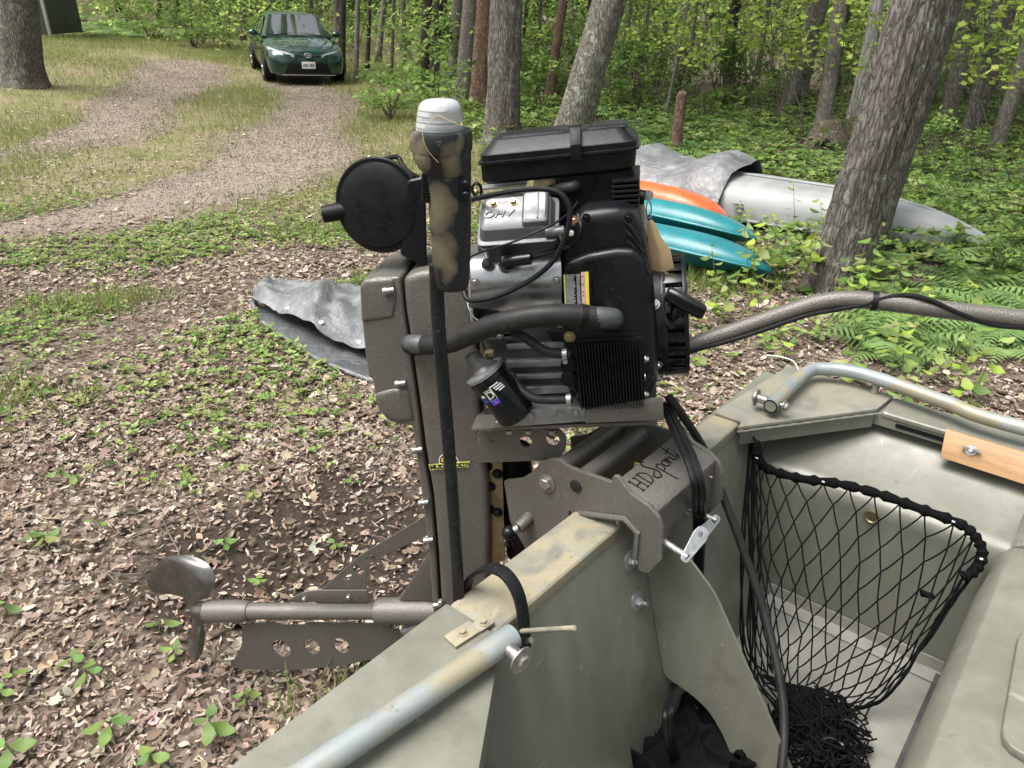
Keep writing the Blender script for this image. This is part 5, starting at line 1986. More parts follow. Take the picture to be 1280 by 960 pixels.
# ------------------------------------------------------------------ seedlings, each a plant of its own
def seedling(px, py, h, nl, size, label, lean=0):
    base = at_g(px, py)
    root = empty('seedling', label, 'seedling', 'seedlings in the leaf litter', loc=(base.x, base.y, H(base.x, base.y)))
    g = G().tube([(0, 0, 0), (lean * .3, 0, h * .5), (lean, .0, h)], [.002, .0018, .0012], 5)
    g.build('stem', MT['stem'], root)
    for k in range(nl):
        a = 2 * math.pi * k / nl + R.uniform(-.4, .4)
        s = size * R.uniform(.5, .9)
        zz = h * (R.uniform(.65, 1.0))
        Rm = Matrix.Rotation(a, 4, 'Z') @ Matrix.Rotation(R.uniform(-.15, .45), 4, 'Y') @ Matrix.Rotation(R.uniform(-.3, .3), 4, 'X')
        vv = [Rm @ (Vector(p) * s + Vector((.55 * s, 0, 0))) + Vector((lean * zz / h, 0, zz)) for p in WL[0]]
        me = bpy.data.meshes.new('leaf')
        me.from_pydata([tuple(p) for p in vv], [], WL[1])
        ca = me.color_attributes.new('tint', 'FLOAT_COLOR', 'POINT')
        col = [c * R.uniform(.85, 1.15) for c in R.choice([(.17, .26, .07), (.21, .31, .09), (.14, .22, .065)])]
        for d in ca.data: d.color = (*col, 1)
        finish(me, 'leaf', MT['green_leaf'], root, True, 80)
    return root


MT['stem'] = plain('green_stem', (.12, .17, .05), .6)
sd = 'young green seedling with a few oval leaves in the leaf litter'
for px, py, h, nl, s in ((60, 690, .06, 4, .085), (42, 682, .05, 3, .07), (285, 690, .05, 4, .06), (128, 665, .05, 2, .06), (100, 605, .04, 4, .06), (80, 600, .04, 3, .06), (232, 610, .04, 3, .055), (175, 600, .05, 2, .05),
                         (110, 860, .06, 3, .07), (30, 860, .05, 2, .06), (90, 838, .05, 3, .055), (8, 885, .06, 3, .07), (145, 925, .07, 4, .075), (270, 925, .07, 4, .075), (200, 795, .05, 2, .075), (310, 885, .05, 4, .045), (190, 960, .06, 3, .07), (25, 955, .06, 4, .07),
                         (232, 540, .04, 4, .055), (290, 560, .05, 3, .05), (55, 500, .05, 4, .06), (95, 445, .05, 4, .06), (380, 545, .04, 3, .05), (400, 520, .04, 4, .05), (325, 740, .05, 4, .05), (225, 830, .05, 4, .05), (60, 1010, .07, 4, .075), (420, 690, .04, 3, .045), (440, 610, .04, 3, .045), (10, 770, .05, 3, .06)):
    seedling(px, py, h, nl, s, sd, R.uniform(-.02, .02))

# ------------------------------------------------------------------ trees
def mat_bark(name, dark, mid, lite, lichen=.35, scale=1.0, ridge=.8, moss=0.0):
    m = M(name)
    v = m.coord((1, 1, .22))
    nz = m.n('TexNoise')
    nz.inputs['Scale'].default_value = 30 * scale
    nz.inputs['Detail'].default_value = 3
    m.t.links.new(v, nz.inputs['Vector'])
    sc_ = m.n('VectorMath', operation='SCALE')
    m.t.links.new(nz.outputs['Color'], sc_.inputs[0])
    sc_.inputs['Scale'].default_value = .035 / scale
    wp = m.n('VectorMath', operation='ADD')
    m.t.links.new(v, wp.inputs[0])
    m.t.links.new(sc_.outputs[0], wp.inputs[1])
    ed_ = m.vor(40 * scale, wp.outputs[0], 'DISTANCE_TO_EDGE')
    pl = m.ramp(ed_, [(0.0, 0.15), (0.12, .5), (0.35, .8), (0.6, .9)])
    fine = m.noise(120 * scale, 6, .75, m.coord((1, 1, .45)))
    h = m.math('ADD', m.math('MULTIPLY', pl, .62), m.math('MULTIPLY', fine, .55))
    c = m.ramp(h, [(0.28, dark), (0.55, mid), (0.86, lite)])
    if lichen:
        f = m.math('MULTIPLY', m.ramp(m.noise(7, 5, .65), [(0.55, 0), (0.63, 1)]), m.ramp(m.noise(70, 4), [(0.40, 0), (0.55, lichen * 1.6)]))
        c = m.mix(f, c, (.38, .43, .34))
    if moss:
        c = m.mix(m.ramp(m.noise(6, 5), [(0.5, 0), (0.62, moss)]), c, (.07, .09, .02))
    n = m.bump(h, ridge, .03)
    return m.out(c, .92, 0, n, spec=.15)


BK = {'oak': mat_bark('oak_bark', (.050, .045, .040), (.135, .121, .106), (.26, .238, .21), .35),
      'lichen': mat_bark('lichen_oak_bark', (.05, .045, .038), (.17, .155, .13), (.31, .29, .25), .95),
      'maple': mat_bark('grey_maple_bark', (.07, .062, .054), (.20, .18, .155), (.34, .31, .28), .3, 1.3),
      'dark': mat_bark('dark_bark', (.022, .018, .015), (.065, .053, .044), (.13, .11, .095), .15),
      'red': mat_bark('reddish_split_wood', (.05, .03, .022), (.17, .105, .075), (.31, .22, .17), .2, 1.4),
      'birch': mat_bark('birch_bark', (.12, .10, .09), (.42, .40, .37), (.60, .58, .54), .2, .6, .4)}

# crown: leafy clumps high above the frame, shared mesh
ILEAF = [(.05, .09, .02), (.07, .12, .03), (.09, .15, .03), (.12, .19, .04)]


def leaf_cloud(n, size, centers, radii, pal, tmpl=BIRCH, flat=.5, rng=NR):
    ci = rng.integers(0, len(centers), n)
    d = rng.normal(0, 1, (n, 3))
    d /= np.linalg.norm(d, axis=1)[:, None]
    d *= (rng.random(n) ** .45)[:, None]
    p = np.array(centers)[ci] + d * np.array(radii)[ci]
    shade = palette(pal, len(centers), .15)[ci]
    cols = .6 * shade + .4 * palette(pal, n, .2)
    return stamp(tmpl[0], tmpl[1], p, rot_mats(rng.uniform(0, 6.28, n), rng.normal(0, flat, n), rng.normal(0, flat, n)), rng.uniform(size[0], size[1], n), cols)


cc = [(R.gauss(0, 1.6), R.gauss(0, 1.6), R.uniform(-1.2, 2.2)) for k in range(26)]
v_, f_, c_ = leaf_cloud(330, (.35, .6), cc, [(.9, .9, .6)] * 26, ILEAF)
crown_me = np_mesh('crown', v_, f_, c_)
crown_me.materials.append(MT['woods_leaf'])


def trunk_mesh(base, pts, r, flare=.35, n=20, rings=26, rough=.06, seed=0, ridges=0):
    pth = smooth_path(pts, max(2, rings // (len(pts) - 1)))
    m = len(pth)
    rows = []
    for i, p in enumerate(pth):
        t = i / (m - 1)
        hgt = p.z - pth[0].z
        rr = r * (1 - .45 * t) * (1 + flare * math.exp(-hgt * 5.0))
        row = []
        for j in range(n):
            a = 2 * math.pi * j / n
            ca, sa = math.cos(a), math.sin(a)
            q = Vector((ca * 1.5, sa * 1.5, p.z * 1.3 + seed))
            k = 1 + rough * noise.noise(q) * 1.6 + .10 * flare * math.exp(-hgt * 5) * math.sin(a * 4 + seed)
            if ridges:
                w1 = noise.noise(Vector((ca * 9, sa * 9, p.z * 1.8 + seed)))
                w2 = noise.noise(Vector((ca * 17, sa * 17, p.z * 5 + seed)))
                k += ridges * (abs(w1) * 1.3 + .6 * abs(w2) - .45)
            row.append(p + Vector((ca * rr * k, sa * rr * k, 0)))
        rows.append(row)
    return G().loft(rows)


def tree(px, py, top, wpx, d, bark, label, group=None, name='tree', ridges=0.0, n=18, rings=20, h=9.0, crown=True, flare=.35, bend=0.0, stub=False):
    """trunk base on the ground near pixel (px, py) at depth d; `top` = pixel x where it leaves the frame"""
    r_ = ray(px, py)
    b = CAM + r_ * d
    b.z = H(b.x, b.y) - .05
    rt_ = ray(top, 0)
    tp = CAM + rt_ * (b.y / rt_.y)
    r = wpx / FPX * d / 2
    lean = (tp - b)
    k = lean.x / max(lean.z, .3)
    kz = h
    bp = [Vector((0, 0, 0)), Vector((k * kz * .12 + bend, 0, kz * .12)), Vector((k * kz * .3, .05, kz * .3)), Vector((k * kz * .62, .2 * R.uniform(-1, 1), kz * .62)), Vector((k * kz * .85, .3 * R.uniform(-1, 1), kz))]
    root = empty(name, label, 'tree', group, loc=b)
    # finer rings in the part that the frame shows
    g = trunk_mesh(b, bp, r, flare, n, rings, .06, R.uniform(0, 50), ridges)
    tk = g.build('trunk', BK[bark], root, smooth=True, angle=180 if not ridges else 180)
    for q in range(3):
        zz = kz * R.uniform(.5, .8)
        a = R.uniform(0, 6.28)
        s0 = Vector((k * zz, 0, zz))
        e_ = s0 + Vector((math.cos(a) * 1.6, math.sin(a) * 1.6, 1.3))
        G().tube([s0, s0.lerp(e_, .5) + Vector((0, 0, .1)), e_], [r * .35, r * .25, r * .12], 7).build('limb', BK[bark], root)
    if crown:
        c = bpy.data.objects.new('crown', crown_me)
        link(c, root)
        c.location = (k * kz * .85, 0, kz + .6)
        c.rotation_euler.z = R.uniform(0, 6.28)
    return root


tree(24, 88, 22, 50, 12.6, 'oak', 'stout rough-barked oak on the grassy bank beside the dark shed', h=10, n=40, rings=60, ridges=.10, flare=.25)
tree(627, 166, 633, 43, 10.2, 'oak', 'straight rough-barked oak standing behind the air cleaner', h=11, n=48, rings=90, ridges=.12)
tree(706, 168, 762, 46, 9.6, 'lichen', 'leaning oak with large pale green lichen patches', h=11, n=48, rings=90, ridges=.10)
tree(1040, 362, 1150, 62, 5.05, 'oak', 'big leaning oak trunk growing beside the overturned canoe', h=10, n=110, rings=330, ridges=.16, flare=.30)
tree(1078, 300, 1180, 46, 5.75, 'oak', 'second oak stem leaning close behind the big leaning oak', h=10, n=40, rings=60, ridges=.10)
tree(598, 118, 606, 26, 13.0, 'red', 'split reddish trunk with exposed rotten wood beside a grey trunk', h=7, n=24, rings=40, ridges=.22)
tree(577, 100, 588, 22, 13.6, 'maple', 'pale grey trunk standing against the split reddish trunk', h=9)
tree(563, 88, 572, 15, 15.0, 'maple', 'slim grey trunk left of the pale grey trunk and split tree', h=9)
tree(527, 86, 534, 14, 15.5, 'dark', 'dark slim trunk, half of a twin pair by the track end', 'twin dark trunks', h=9)
tree(540, 84, 549, 13, 16.0, 'dark', 'dark slim trunk, half of a twin pair by the track end', 'twin dark trunks', h=9)
tree(684, 132, 704, 13, 13.5, 'red', 'thin reddish brown trunk between the straight oak and lichen oak', h=8)
tree(912, 135, 926, 15, 14.5, 'dark', 'dark crooked trunk standing alone behind the ferns', h=8, bend=-.12)
tree(1022, 198, 1052, 20, 9.8, 'maple', 'grey trunk rising from the mossy hollow root', h=9, n=30, rings=40, ridges=.08)
tree(1063, 168, 1098, 17, 11.2, 'birch', 'white birch trunk just behind the big leaning oak', h=9)
tree(983, 146, 1022, 12, 13.0, 'maple', 'leaning grey trunk, one of a close pair beyond the hollow root', 'close leaning pair', h=9)
tree(998, 140, 1032, 11, 13.6, 'maple', 'leaning grey trunk, one of a close pair beyond the hollow root', 'close leaning pair', h=9)
tree(1180, 166, 1216, 20, 11.0, 'maple', 'smooth grey leaning maple to the far side of the big oak', h=9, n=24, rings=30, ridges=.05)
tree(1203, 186, 1250, 12, 10.2, 'oak', 'slender leaning trunk with a close companion, past the grey maple', 'slender leaning companions', h=8)
tree(1212, 180, 1272, 11, 10.6, 'oak', 'slender leaning trunk with a close companion, past the grey maple', 'slender leaning companions', h=8)
tree(1240, 200, 1302, 17, 9.2, 'maple', 'leaning grey trunk with ferns round its foot at the clearing edge', h=8, n=24, rings=30)
tree(832, 128, 862, 4.5, 12.0, 'maple', 'thin pale sapling pole leaning over the broken stump', name='sapling', h=4.5, crown=False, n=8, flare=.1)
tree(442, 72, 447, 7, 17.5, 'maple', 'thin grey trunk just behind the green car', h=7)
tree(424, 60, 428, 10, 19.0, 'dark', 'dark trunk behind the roof of the green car', h=8)
for (px, py, top, w, d) in ((418, 30, 420, 9, 24), (456, 50, 462, 6, 20), (470, 48, 480, 8, 22), (487, 60, 492, 5, 19), (505, 60, 503, 8, 21), (648, 60, 660, 6, 20), (668, 90, 676, 6, 17), (735, 80, 738, 6, 18),
                            (775, 75, 790, 7, 18), (800, 90, 812, 5, 16), (830, 80, 833, 8, 20), (862, 90, 872, 5, 17), (880, 75, 885, 6, 21), (945, 100, 962, 8, 17), (962, 95, 975, 6, 19), (940, 75, 938, 5, 22),
                            (1040, 110, 1065, 9, 16), (1150, 120, 1172, 8, 15), (1232, 120, 1262, 9, 14), (1265, 130, 1290, 10, 14), (1110, 90, 1120, 7, 19), (270, 12, 262, 7, 27), (236, 16, 238, 6, 28), (300, 22, 303, 7, 25), (196, 12, 200, 6, 29), (1000, 80, 1012, 6, 21), (720, 60, 715, 5, 23), (560, 60, 556, 6, 22), (614, 70, 615, 6, 20), (150, 12, 146, 8, 30), (345, 8, 340, 8, 26), (385, 5, 388, 7, 27), (1185, 90, 1200, 6, 18), (860, 60, 851, 5, 24)):
    tree(px, py, top, w, d, R.choice(['dark', 'maple', 'maple', 'oak', 'oak']), 'slim forest trunk in the shaded woods behind the clearing', 'slim trunks in the woods behind', h=R.uniform(6, 9), n=9, rings=10, crown=R.random() < .12)

# broken stump
sb = at_d(845, 186, 9.2); sb.z = H(sb.x, sb.y) - .04
stump = empty('broken_stump', 'tall broken rotten stump with splintered top among ferns', 'stump', loc=sb)
rows = []
for i in range(14):
    t = i / 13
    rows.append([Vector(((.075 - .02 * t + .02 * noise.noise(Vector((math.cos(a) * 2, math.sin(a) * 2, t * 3)))) * math.cos(a) + .01 * t, (.075 - .02 * t) * math.sin(a), .78 * t + (.10 * noise.noise(Vector((math.cos(a) * 3, math.sin(a) * 3, 7))) if i == 13 else 0))) for a in [2 * math.pi * j / 16 for j in range(16)]])
G().loft(rows).build('stump_wood', BK['red'], stump, smooth=True, angle=60)
sb = at_d(660, 172, 10.1); sb.z = H(sb.x, sb.y) - .03
s2 = G().lathe((0, 0, 0), (0, 0, 1), [(0, .13), (.08, .10), (.16, .095), (.17, .07), (.165, .01)], 16).build('cut_stump', BK['oak'])
s2.location = sb
tag(s2, 'short grey cut stump beside the foot of the straight oak', 'stump')
# mossy hollow root mass
sb = at_d(1030, 200, 9.3); sb.z = H(sb.x, sb.y)
hol = empty('hollow_root', 'mossy hollow tree base with a dark hole', 'tree base', loc=sb)
rows = []
for i in range(12):
    t = i / 11
    rows.append([Vector(((.34 * (1 - .55 * t) * (1 + .22 * noise.noise(Vector((math.cos(a) * 2, math.sin(a) * 2, t * 2 + 4))))) * math.cos(a), .26 * (1 - .5 * t) * math.sin(a), .40 * t)) for a in [2 * math.pi * j / 22 for j in range(22)]])
BK['mossy'] = mat_bark('mossy_bark', (.04, .03, .022), (.15, .12, .09), (.26, .22, .18), .2, 1, .8, .9)
G().loft(rows).build('root_mass', BK['mossy'], hol, smooth=True, angle=60)
G().ball((-.10, -.225, .15), .075, 14, 8, (.75, .45, 1.1)).build('hole', plain('hollow_shade_black', (.008, .006, .005), 1.0), hol)  # near-black ball paints in the shade inside the hollow

# ------------------------------------------------------------------ dark shed behind the oak on the bank
sh = at_d(20, 30, 19.0)
sh.z = H(sh.x, sh.y)
shed = empty('garden_shed', 'dark grey boarded shed standing behind the stout oak', 'shed', loc=sh)
grey_board = plain('dark_grey_board', (.05, .055, .055), .7, 0, .25, 12, .3)
pale_board = plain('pale_blue_board', (.5, .55, .6), .6, 0, .1, 12, .2)
for k in range(9):
    G().box((-.95 + k * .2, 0, 1.1), (.19, .03, 2.2)).build('board', pale_board if k < 3 else grey_board, shed, .004)
for k in range(8):
    G().box((.78, .13 + k * .2, 1.1), (.03, .19, 2.2)).build('board', grey_board, shed, .004)
G().box((.80, -.03, 1.1), (.07, .07, 2.25)).build('corner_post', plain('pale_post', (.3, .3, .28), .7), shed, .004)
G().prism([(-1.1, -.15, 2.2), (.95, -.15, 2.2), (.95, .8, 2.7), (-1.1, .8, 2.7)], (0, 0, .06)).build('roof', grey_board, shed)

# ------------------------------------------------------------------ ferns
FERNS = [(.17, .28, .085), (.21, .33, .11), (.14, .24, .08), (.25, .37, .13)]


def fern_mesh(nfr, ln, seed, pal):
    rr = np.random.default_rng(seed)
    V_, F_, C_ = [], [], []
    for k in range(nfr):
        yaw = 2 * math.pi * k / nfr + rr.uniform(-.3, .3)
        L_ = ln * rr.uniform(.75, 1.1)
        arch = rr.uniform(.5, .9)
        col = np.array(pal[rr.integers(len(pal))]) * rr.uniform(.85, 1.15)
        ns = 13
        for i in range(1, ns + 1):
            t = i / ns
            d = L_ * t
            z = L_ * arch * (t * 1.05 - .95 * t * t) + .04
            w = L_ * .30 * math.sin(math.pi * min(1, .22 + .80 * t)) ** 1.0 * (1 - t * .25) + .005
            seg = L_ / ns * .48
            slope = L_ * arch * (1.05 - 1.9 * t) / L_
            for sgn in (-1, 1):
                p = [(d - seg, 0, z - slope * seg), (d + seg * .5, 0, z), (d + seg * 1.3, sgn * w, z - w * .28), (d + seg * .1, sgn * w * .62, z - w * .10)]
                cy, sy = math.cos(yaw), math.sin(yaw)
                o = len(V_)
                V_ += [(x * cy - y * sy, x * sy + y * cy, zz) for x, y, zz in p]
                F_.append((o, o + 1, o + 2, o + 3))
                C_ += [col * rr.uniform(.9, 1.1)] * 4
    me = np_mesh('fronds', np.array(V_), np.array(F_), np.array(C_))
    me.materials.append(MT['green_leaf'])
    return me


FM = [fern_mesh(7, .48, 1, FERNS), fern_mesh(6, .42, 2, FERNS), fern_mesh(8, .52, 3, FERNS), fern_mesh(6, .46, 4, FERNS[1:])]


def fern(x, y, s, label, group):
    o = bpy.data.objects.new('fern', R.choice(FM))
    COL.objects.link(o)
    o.location = (x, y, H(x, y) - .02)
    o.scale = (s, s, s * R.uniform(.85, 1.15))
    o.rotation_euler = (R.uniform(-.12, .12), R.uniform(-.12, .12), R.uniform(0, 6.28))
    return tag(o, label, 'fern', group)


def fern_patch(pxs, n, s0, s1, label, group):
    for k in range(n):
        px, py = R.uniform(pxs[0], pxs[1]), R.uniform(pxs[2], pxs[3])
        p = at_g(px, py)
        fern(p.x, p.y, R.uniform(s0, s1), label, group)


fern_patch((745, 1030, 128, 215), 84, .7, 1.25, 'arching green fern in the bed behind the grey sheet and stump', 'ferns behind the tarpaulin')
fern_patch((1085, 1290, 320, 450), 40, .55, .95, 'fresh green fern beside the boat under the tiller', 'ferns beside the boat')
fern_patch((1130, 1300, 190, 330), 44, .6, 1.0, 'green fern in the undergrowth past the canoe end', 'ferns past the canoe')
fern_patch((75, 315, 18, 50), 44, .9, 1.5, 'green fern on the bank at the woods edge behind the drive', 'ferns on the bank')
fern_patch((445, 600, 85, 135), 20, .6, 1.0, 'small fern at the foot of the trunks by the track end', 'ferns by the track end')
fern_patch((640, 760, 110, 165), 14, .6, .9, 'fern between the straight oak and the lichen oak', 'ferns between the oaks')
fern_patch((960, 1200, 268, 335), 22, .45, .75, 'low fern in front of the overturned canoe', 'ferns in front of the canoe')

# ------------------------------------------------------------------ shrubs and saplings
SHR = [(.15, .25, .06), (.20, .31, .075), (.11, .20, .05), (.27, .38, .09)]
BRIGHT = [(.34, .46, .07), (.41, .52, .10), (.27, .40, .07), (.48, .56, .14)]


def shrub_mesh(n, seed, rad, hgt, leaf, pal, tmpl=BIRCH):
    rng = np.random.default_rng(seed)
    k = 10
    ctr = [(rng.normal(0, rad * .5), rng.normal(0, rad * .5), rng.uniform(.15, 1) * hgt) for q in range(k)]
    v_, f_, c_ = leaf_cloud(n, leaf, ctr, [(rad * .45, rad * .45, hgt * .16)] * k, pal, tmpl, .45, rng)
    me = np_mesh('foliage', v_, f_, c_)
    me.materials.append(MT['green_leaf'])
    return me, ctr


SM = [shrub_mesh(260, 11, .42, 1.0, (.07, .13), SHR), shrub_mesh(220, 12, .5, .8, (.06, .12), SHR), shrub_mesh(300, 13, .45, 1.3, (.08, .14), SHR[1:])]
BM_ = [shrub_mesh(170, 21, .7, 1.5, (.09, .16), BRIGHT, MAPLE), shrub_mesh(150, 22, .8, 1.3, (.09, .15), BRIGHT, MAPLE)]
twig_m = plain('shrub_twig', (.11, .09, .07), .9)


def shrub(px, py, d, s, pool, label, group, name='shrub', zoff=0.0):
    b = CAM + ray(px, py) * d
    b.z = H(b.x, b.y)
    root = empty(name, label, 'shrub' if name == 'shrub' else 'sapling', group, loc=b)
    me, ctr = R.choice(pool)
    f = bpy.data.objects.new('foliage', me)
    link(f, root)
    f.location.z = zoff
    f.scale = (s, s, s)
    f.rotation_euler.z = R.uniform(0, 6.28)
    key = 'stems_' + me.name
    if key not in bpy.data.meshes:
        g = G()
        for c in ctr[:6]:
            c = Vector(c)
            g.tube([(0, 0, 0), c * .5 + Vector((0, 0, .08)), c], [.010, .007, .003], 5)
        o = g.build(key, twig_m, root)
        o.name = 'stems'
        o.data.name = key
    else:
        o = bpy.data.objects.new('stems', bpy.data.meshes[key])
        link(o, root)
    o.rotation_euler.z = f.rotation_euler.z
    o.scale = (s, s, s * (1 + zoff / max(s, .1)))
    return root


for k in range(70):
    px = R.uniform(470, 1300)
    d = R.uniform(11.5, 18)
    shrub(px, 120, d, R.uniform(.7, 1.25), SM, 'leafy green shrub in the understorey behind the clearing', 'understorey shrubs')
for k in range(14):
    px = R.uniform(120, 470)
    d = R.uniform(20, 26)
    shrub(px, 40, d, R.uniform(.9, 1.5), SM, 'green shrub at the woods edge beyond the car', 'shrubs beyond the car')
for px, d, s, zo in ((880, 11.5, .8, .75), (970, 11, .85, .8), (1010, 9.8, .7, .85), (1110, 12, .8, .7), (1235, 8.8, .75, .75), (1262, 11, 1.0, .5), (1205, 13, 1.0, .5), (1140, 14, .9, .6), (930, 14.5, .9, .7), (790, 14, .8, .8), (845, 16, 1.0, .7), (1060, 9, .5, .9), (1180, 10.5, .8, .85), (1255, 9.5, .7, .9), (1225, 12, .9, .8), (1275, 13, 1.0, .7), (1150, 11.5, .7, .95), (1085, 13.5, .9, .8), (985, 14, .9, .85), (900, 13, .8, .95), (1040, 15, 1.0, .8), (945, 12, .6, 1.0), (820, 12.5, .6, .95), (1130, 9.3, .45, 1.0)):
    shrub(px, 150, d, s, BM_, 'maple sapling with bright yellow green leaves under the trees', 'bright maple saplings', 'maple_sapling', zo)
for px, py, d, s in ((1165, 262, 6.8, .55), (1180, 290, 6.2, .42), (1250, 330, 5.2, .4), (1100, 300, 5.9, .28), (1210, 225, 7.8, .5), (1268, 250, 7.2, .6), (1150, 215, 8.3, .5)):
    shrub(px, py, d, s, SM, 'low leafy bush in the undergrowth past the big leaning oak', 'bushes past the big oak')
# broad-leaved stems beside the big oak
def sprig(px, py, d, h, nl, ls, label, group):
    b = CAM + ray(px, py) * d
    b.z = H(b.x, b.y)
    root = empty('leafy_sprig', label, 'plant', group, loc=b)
    lean = Vector((R.uniform(-.08, .08), R.uniform(-.08, .08), h))
    G().tube([(0, 0, 0), lean * .5 + Vector((.01, 0, 0)), lean], [.003, .0025, .0012], 5).build('stem', MT['stem'], root)
    pts, n = [], nl
    t = np.linspace(.35, 1, n)
    yaw = np.arange(n) * 2.4 + R.uniform(0, 6)
    sc = NR.uniform(ls * .75, ls * 1.15, n)
    p = np.array([tuple(lean * float(q)) for q in t]) + np.stack([np.cos(yaw), np.sin(yaw), 0 * yaw], 1) * (sc * .6)[:, None]
    v_, f_, c_ = stamp(WL[0], WL[1], p, rot_mats(yaw, NR.normal(.1, .25, n), NR.normal(0, .25, n)), sc, palette(WG + BRIGHT[:1], n, .12))
    me = np_mesh('leaves', v_, f_, c_)
    me.materials.append(MT['green_leaf'])
    link(bpy.data.objects.new('leaves', me), root)
    return root


for k in range(26):
    px, py = R.uniform(890, 1110), R.uniform(300, 420)
    p = at_g(px, py)
    sprig(px, py, (p - CAM).dot(Vector((0, CP, -SP))), R.uniform(.12, .5), R.randint(6, 12), R.uniform(.06, .10), 'broad-leaved woodland sprig round the foot of the big leaning oak', 'sprigs round the big oak')
for k in range(18):
    px, py = R.uniform(1060, 1290), R.uniform(420, 560)
    p = at_g(px, py)
    sprig(px, py, (p - CAM).dot(Vector((0, CP, -SP))), R.uniform(.12, .4), R.randint(6, 11), R.uniform(.06, .10), 'broad-leaved green plant close beside the boat gunwale', 'plants beside the gunwale')
for k in range(14):
    px, py = R.uniform(880, 1060), R.uniform(400, 470)
    p = at_g(px, py)
    sprig(px, py, (p - CAM).dot(Vector((0, CP, -SP))), R.uniform(.06, .18), R.randint(4, 7), R.uniform(.04, .07), 'small green plant in the leaf litter below the tiller', 'plants below the tiller')

# far woods: the mass of leaves nobody could count
n = 150000
d = NR.uniform(14, 42, n) ** 1.0
bear = NR.uniform(-.78, .78, n)
x, y = bear * d, d
z = NR.random(n) ** 1.0 * (3.2 + .06 * d)
dens = np.clip(.55 + .55 * wob(x * 1.0, y * 1.0, .9, 61) + .35 * wob(x, z * 2.2 + y * .3, 1.6, 62), 0.02, 1)
keep = (NR.random(n) < dens) & ((x > -1.2 - .16 * (y - 9)) | (y > 20.5 + .6 * np.clip(-x - 6, 0, 40)))
x, y, z = x[keep], y[keep], z[keep]
n = len(x)
sh_ = np.clip(1 + .35 * wob(x, y + z * 1.5, 1.1, 64), .45, 1.6)
cols = palette([(.19, .29, .08), (.26, .37, .10), (.34, .45, .12), (.15, .24, .07), (.46, .56, .16)], n, .2) * sh_[:, None]
v_, f_, c_ = stamp(BIRCH[0], BIRCH[1], np.column_stack([x, y, Hh(x, y) + z]), rot_mats(NR.uniform(0, 6.28, n), NR.normal(0, .5, n), NR.normal(0, .5, n)), NR.uniform(.06, .15, n) * (1 + np.clip(y - 18, 0, 30) * .05), cols)
me = np_mesh('far_woods', v_, f_, c_)
me.materials.append(MT['woods_leaf'])
o = bpy.data.objects.new('far_woods', me)
COL.objects.link(o)
tag(o, 'deep green mass of woodland leaves far behind the trunks', 'woods', kind='stuff')
n = 9000
d = NR.uniform(42, 62, n)
x = NR.uniform(-.9, .9, n) * d
z = NR.random(n) * 9
cols = palette([(.09, .15, .05), (.13, .20, .05), (.06, .10, .035)], n, .2)
v_, f_, c_ = stamp(BIRCH[0], BIRCH[1], np.column_stack([x, d, Hh(x, d) + z]), rot_mats(NR.uniform(0, 6.28, n), NR.normal(0, .6, n), NR.normal(0, .6, n)), NR.uniform(.7, 1.5, n), cols)
me = np_mesh('distant_treeline', v_, f_, c_)
me.materials.append(MT['woods_leaf'])
o = bpy.data.objects.new('distant_treeline', me)
COL.objects.link(o)
tag(o, 'distant dark tree line closing off the woods', 'woods', kind='stuff')

# unseen woods added all round, and canopy in front, to block low sky light
n = 13000
ang = NR.uniform(0, 2 * math.pi, n)
d = NR.uniform(9, 24, n)
x, y = np.sin(ang) * d, np.cos(ang) * d
z = NR.random(n) * 11
front = (np.abs(ang) < .95) | (ang > 2 * math.pi - .95)
keep = ~front & (NR.random(n) < np.clip(.5 + .6 * wob(x, y + z, .8, 71), .1, 1))
x, y, z = x[keep], y[keep], z[keep]
n1 = len(x)
d2 = NR.uniform(26, 42, 5000)
x2 = NR.uniform(-.9, .9, 5000) * d2
z2 = NR.uniform(3.2, 14, 5000)
x, y, z = np.concatenate([x, x2]), np.concatenate([y, d2]), np.concatenate([z, z2])
n = len(x)
cols = palette([(.10, .17, .05), (.14, .22, .06), (.19, .28, .07), (.08, .135, .045)], n, .2)
v_, f_, c_ = stamp(BIRCH[0], BIRCH[1], np.column_stack([x, y, Hh(x, np.maximum(y, 0)) + z]), rot_mats(NR.uniform(0, 6.28, n), NR.normal(0, .6, n), NR.normal(0, .6, n)), NR.uniform(.45, .95, n), cols)
me = np_mesh('light_blocking_woods', v_, f_, c_)
me.materials.append(MT['woods_leaf'])
o = bpy.data.objects.new('light_blocking_woods', me)
COL.objects.link(o)
tag(o, 'unseen woodland foliage added all round and overhead to block low sky light', 'woods', kind='stuff')

# ------------------------------------------------------------------ kayaks, canoe, tarpaulins
def place(o, p, yaw, pitch=0.0, roll=0.0):
    o.matrix_world = Matrix.Translation(p) @ Matrix.Rotation(yaw, 4, 'Z') @ Matrix.Rotation(pitch, 4, 'Y') @ Matrix.Rotation(roll, 4, 'X')


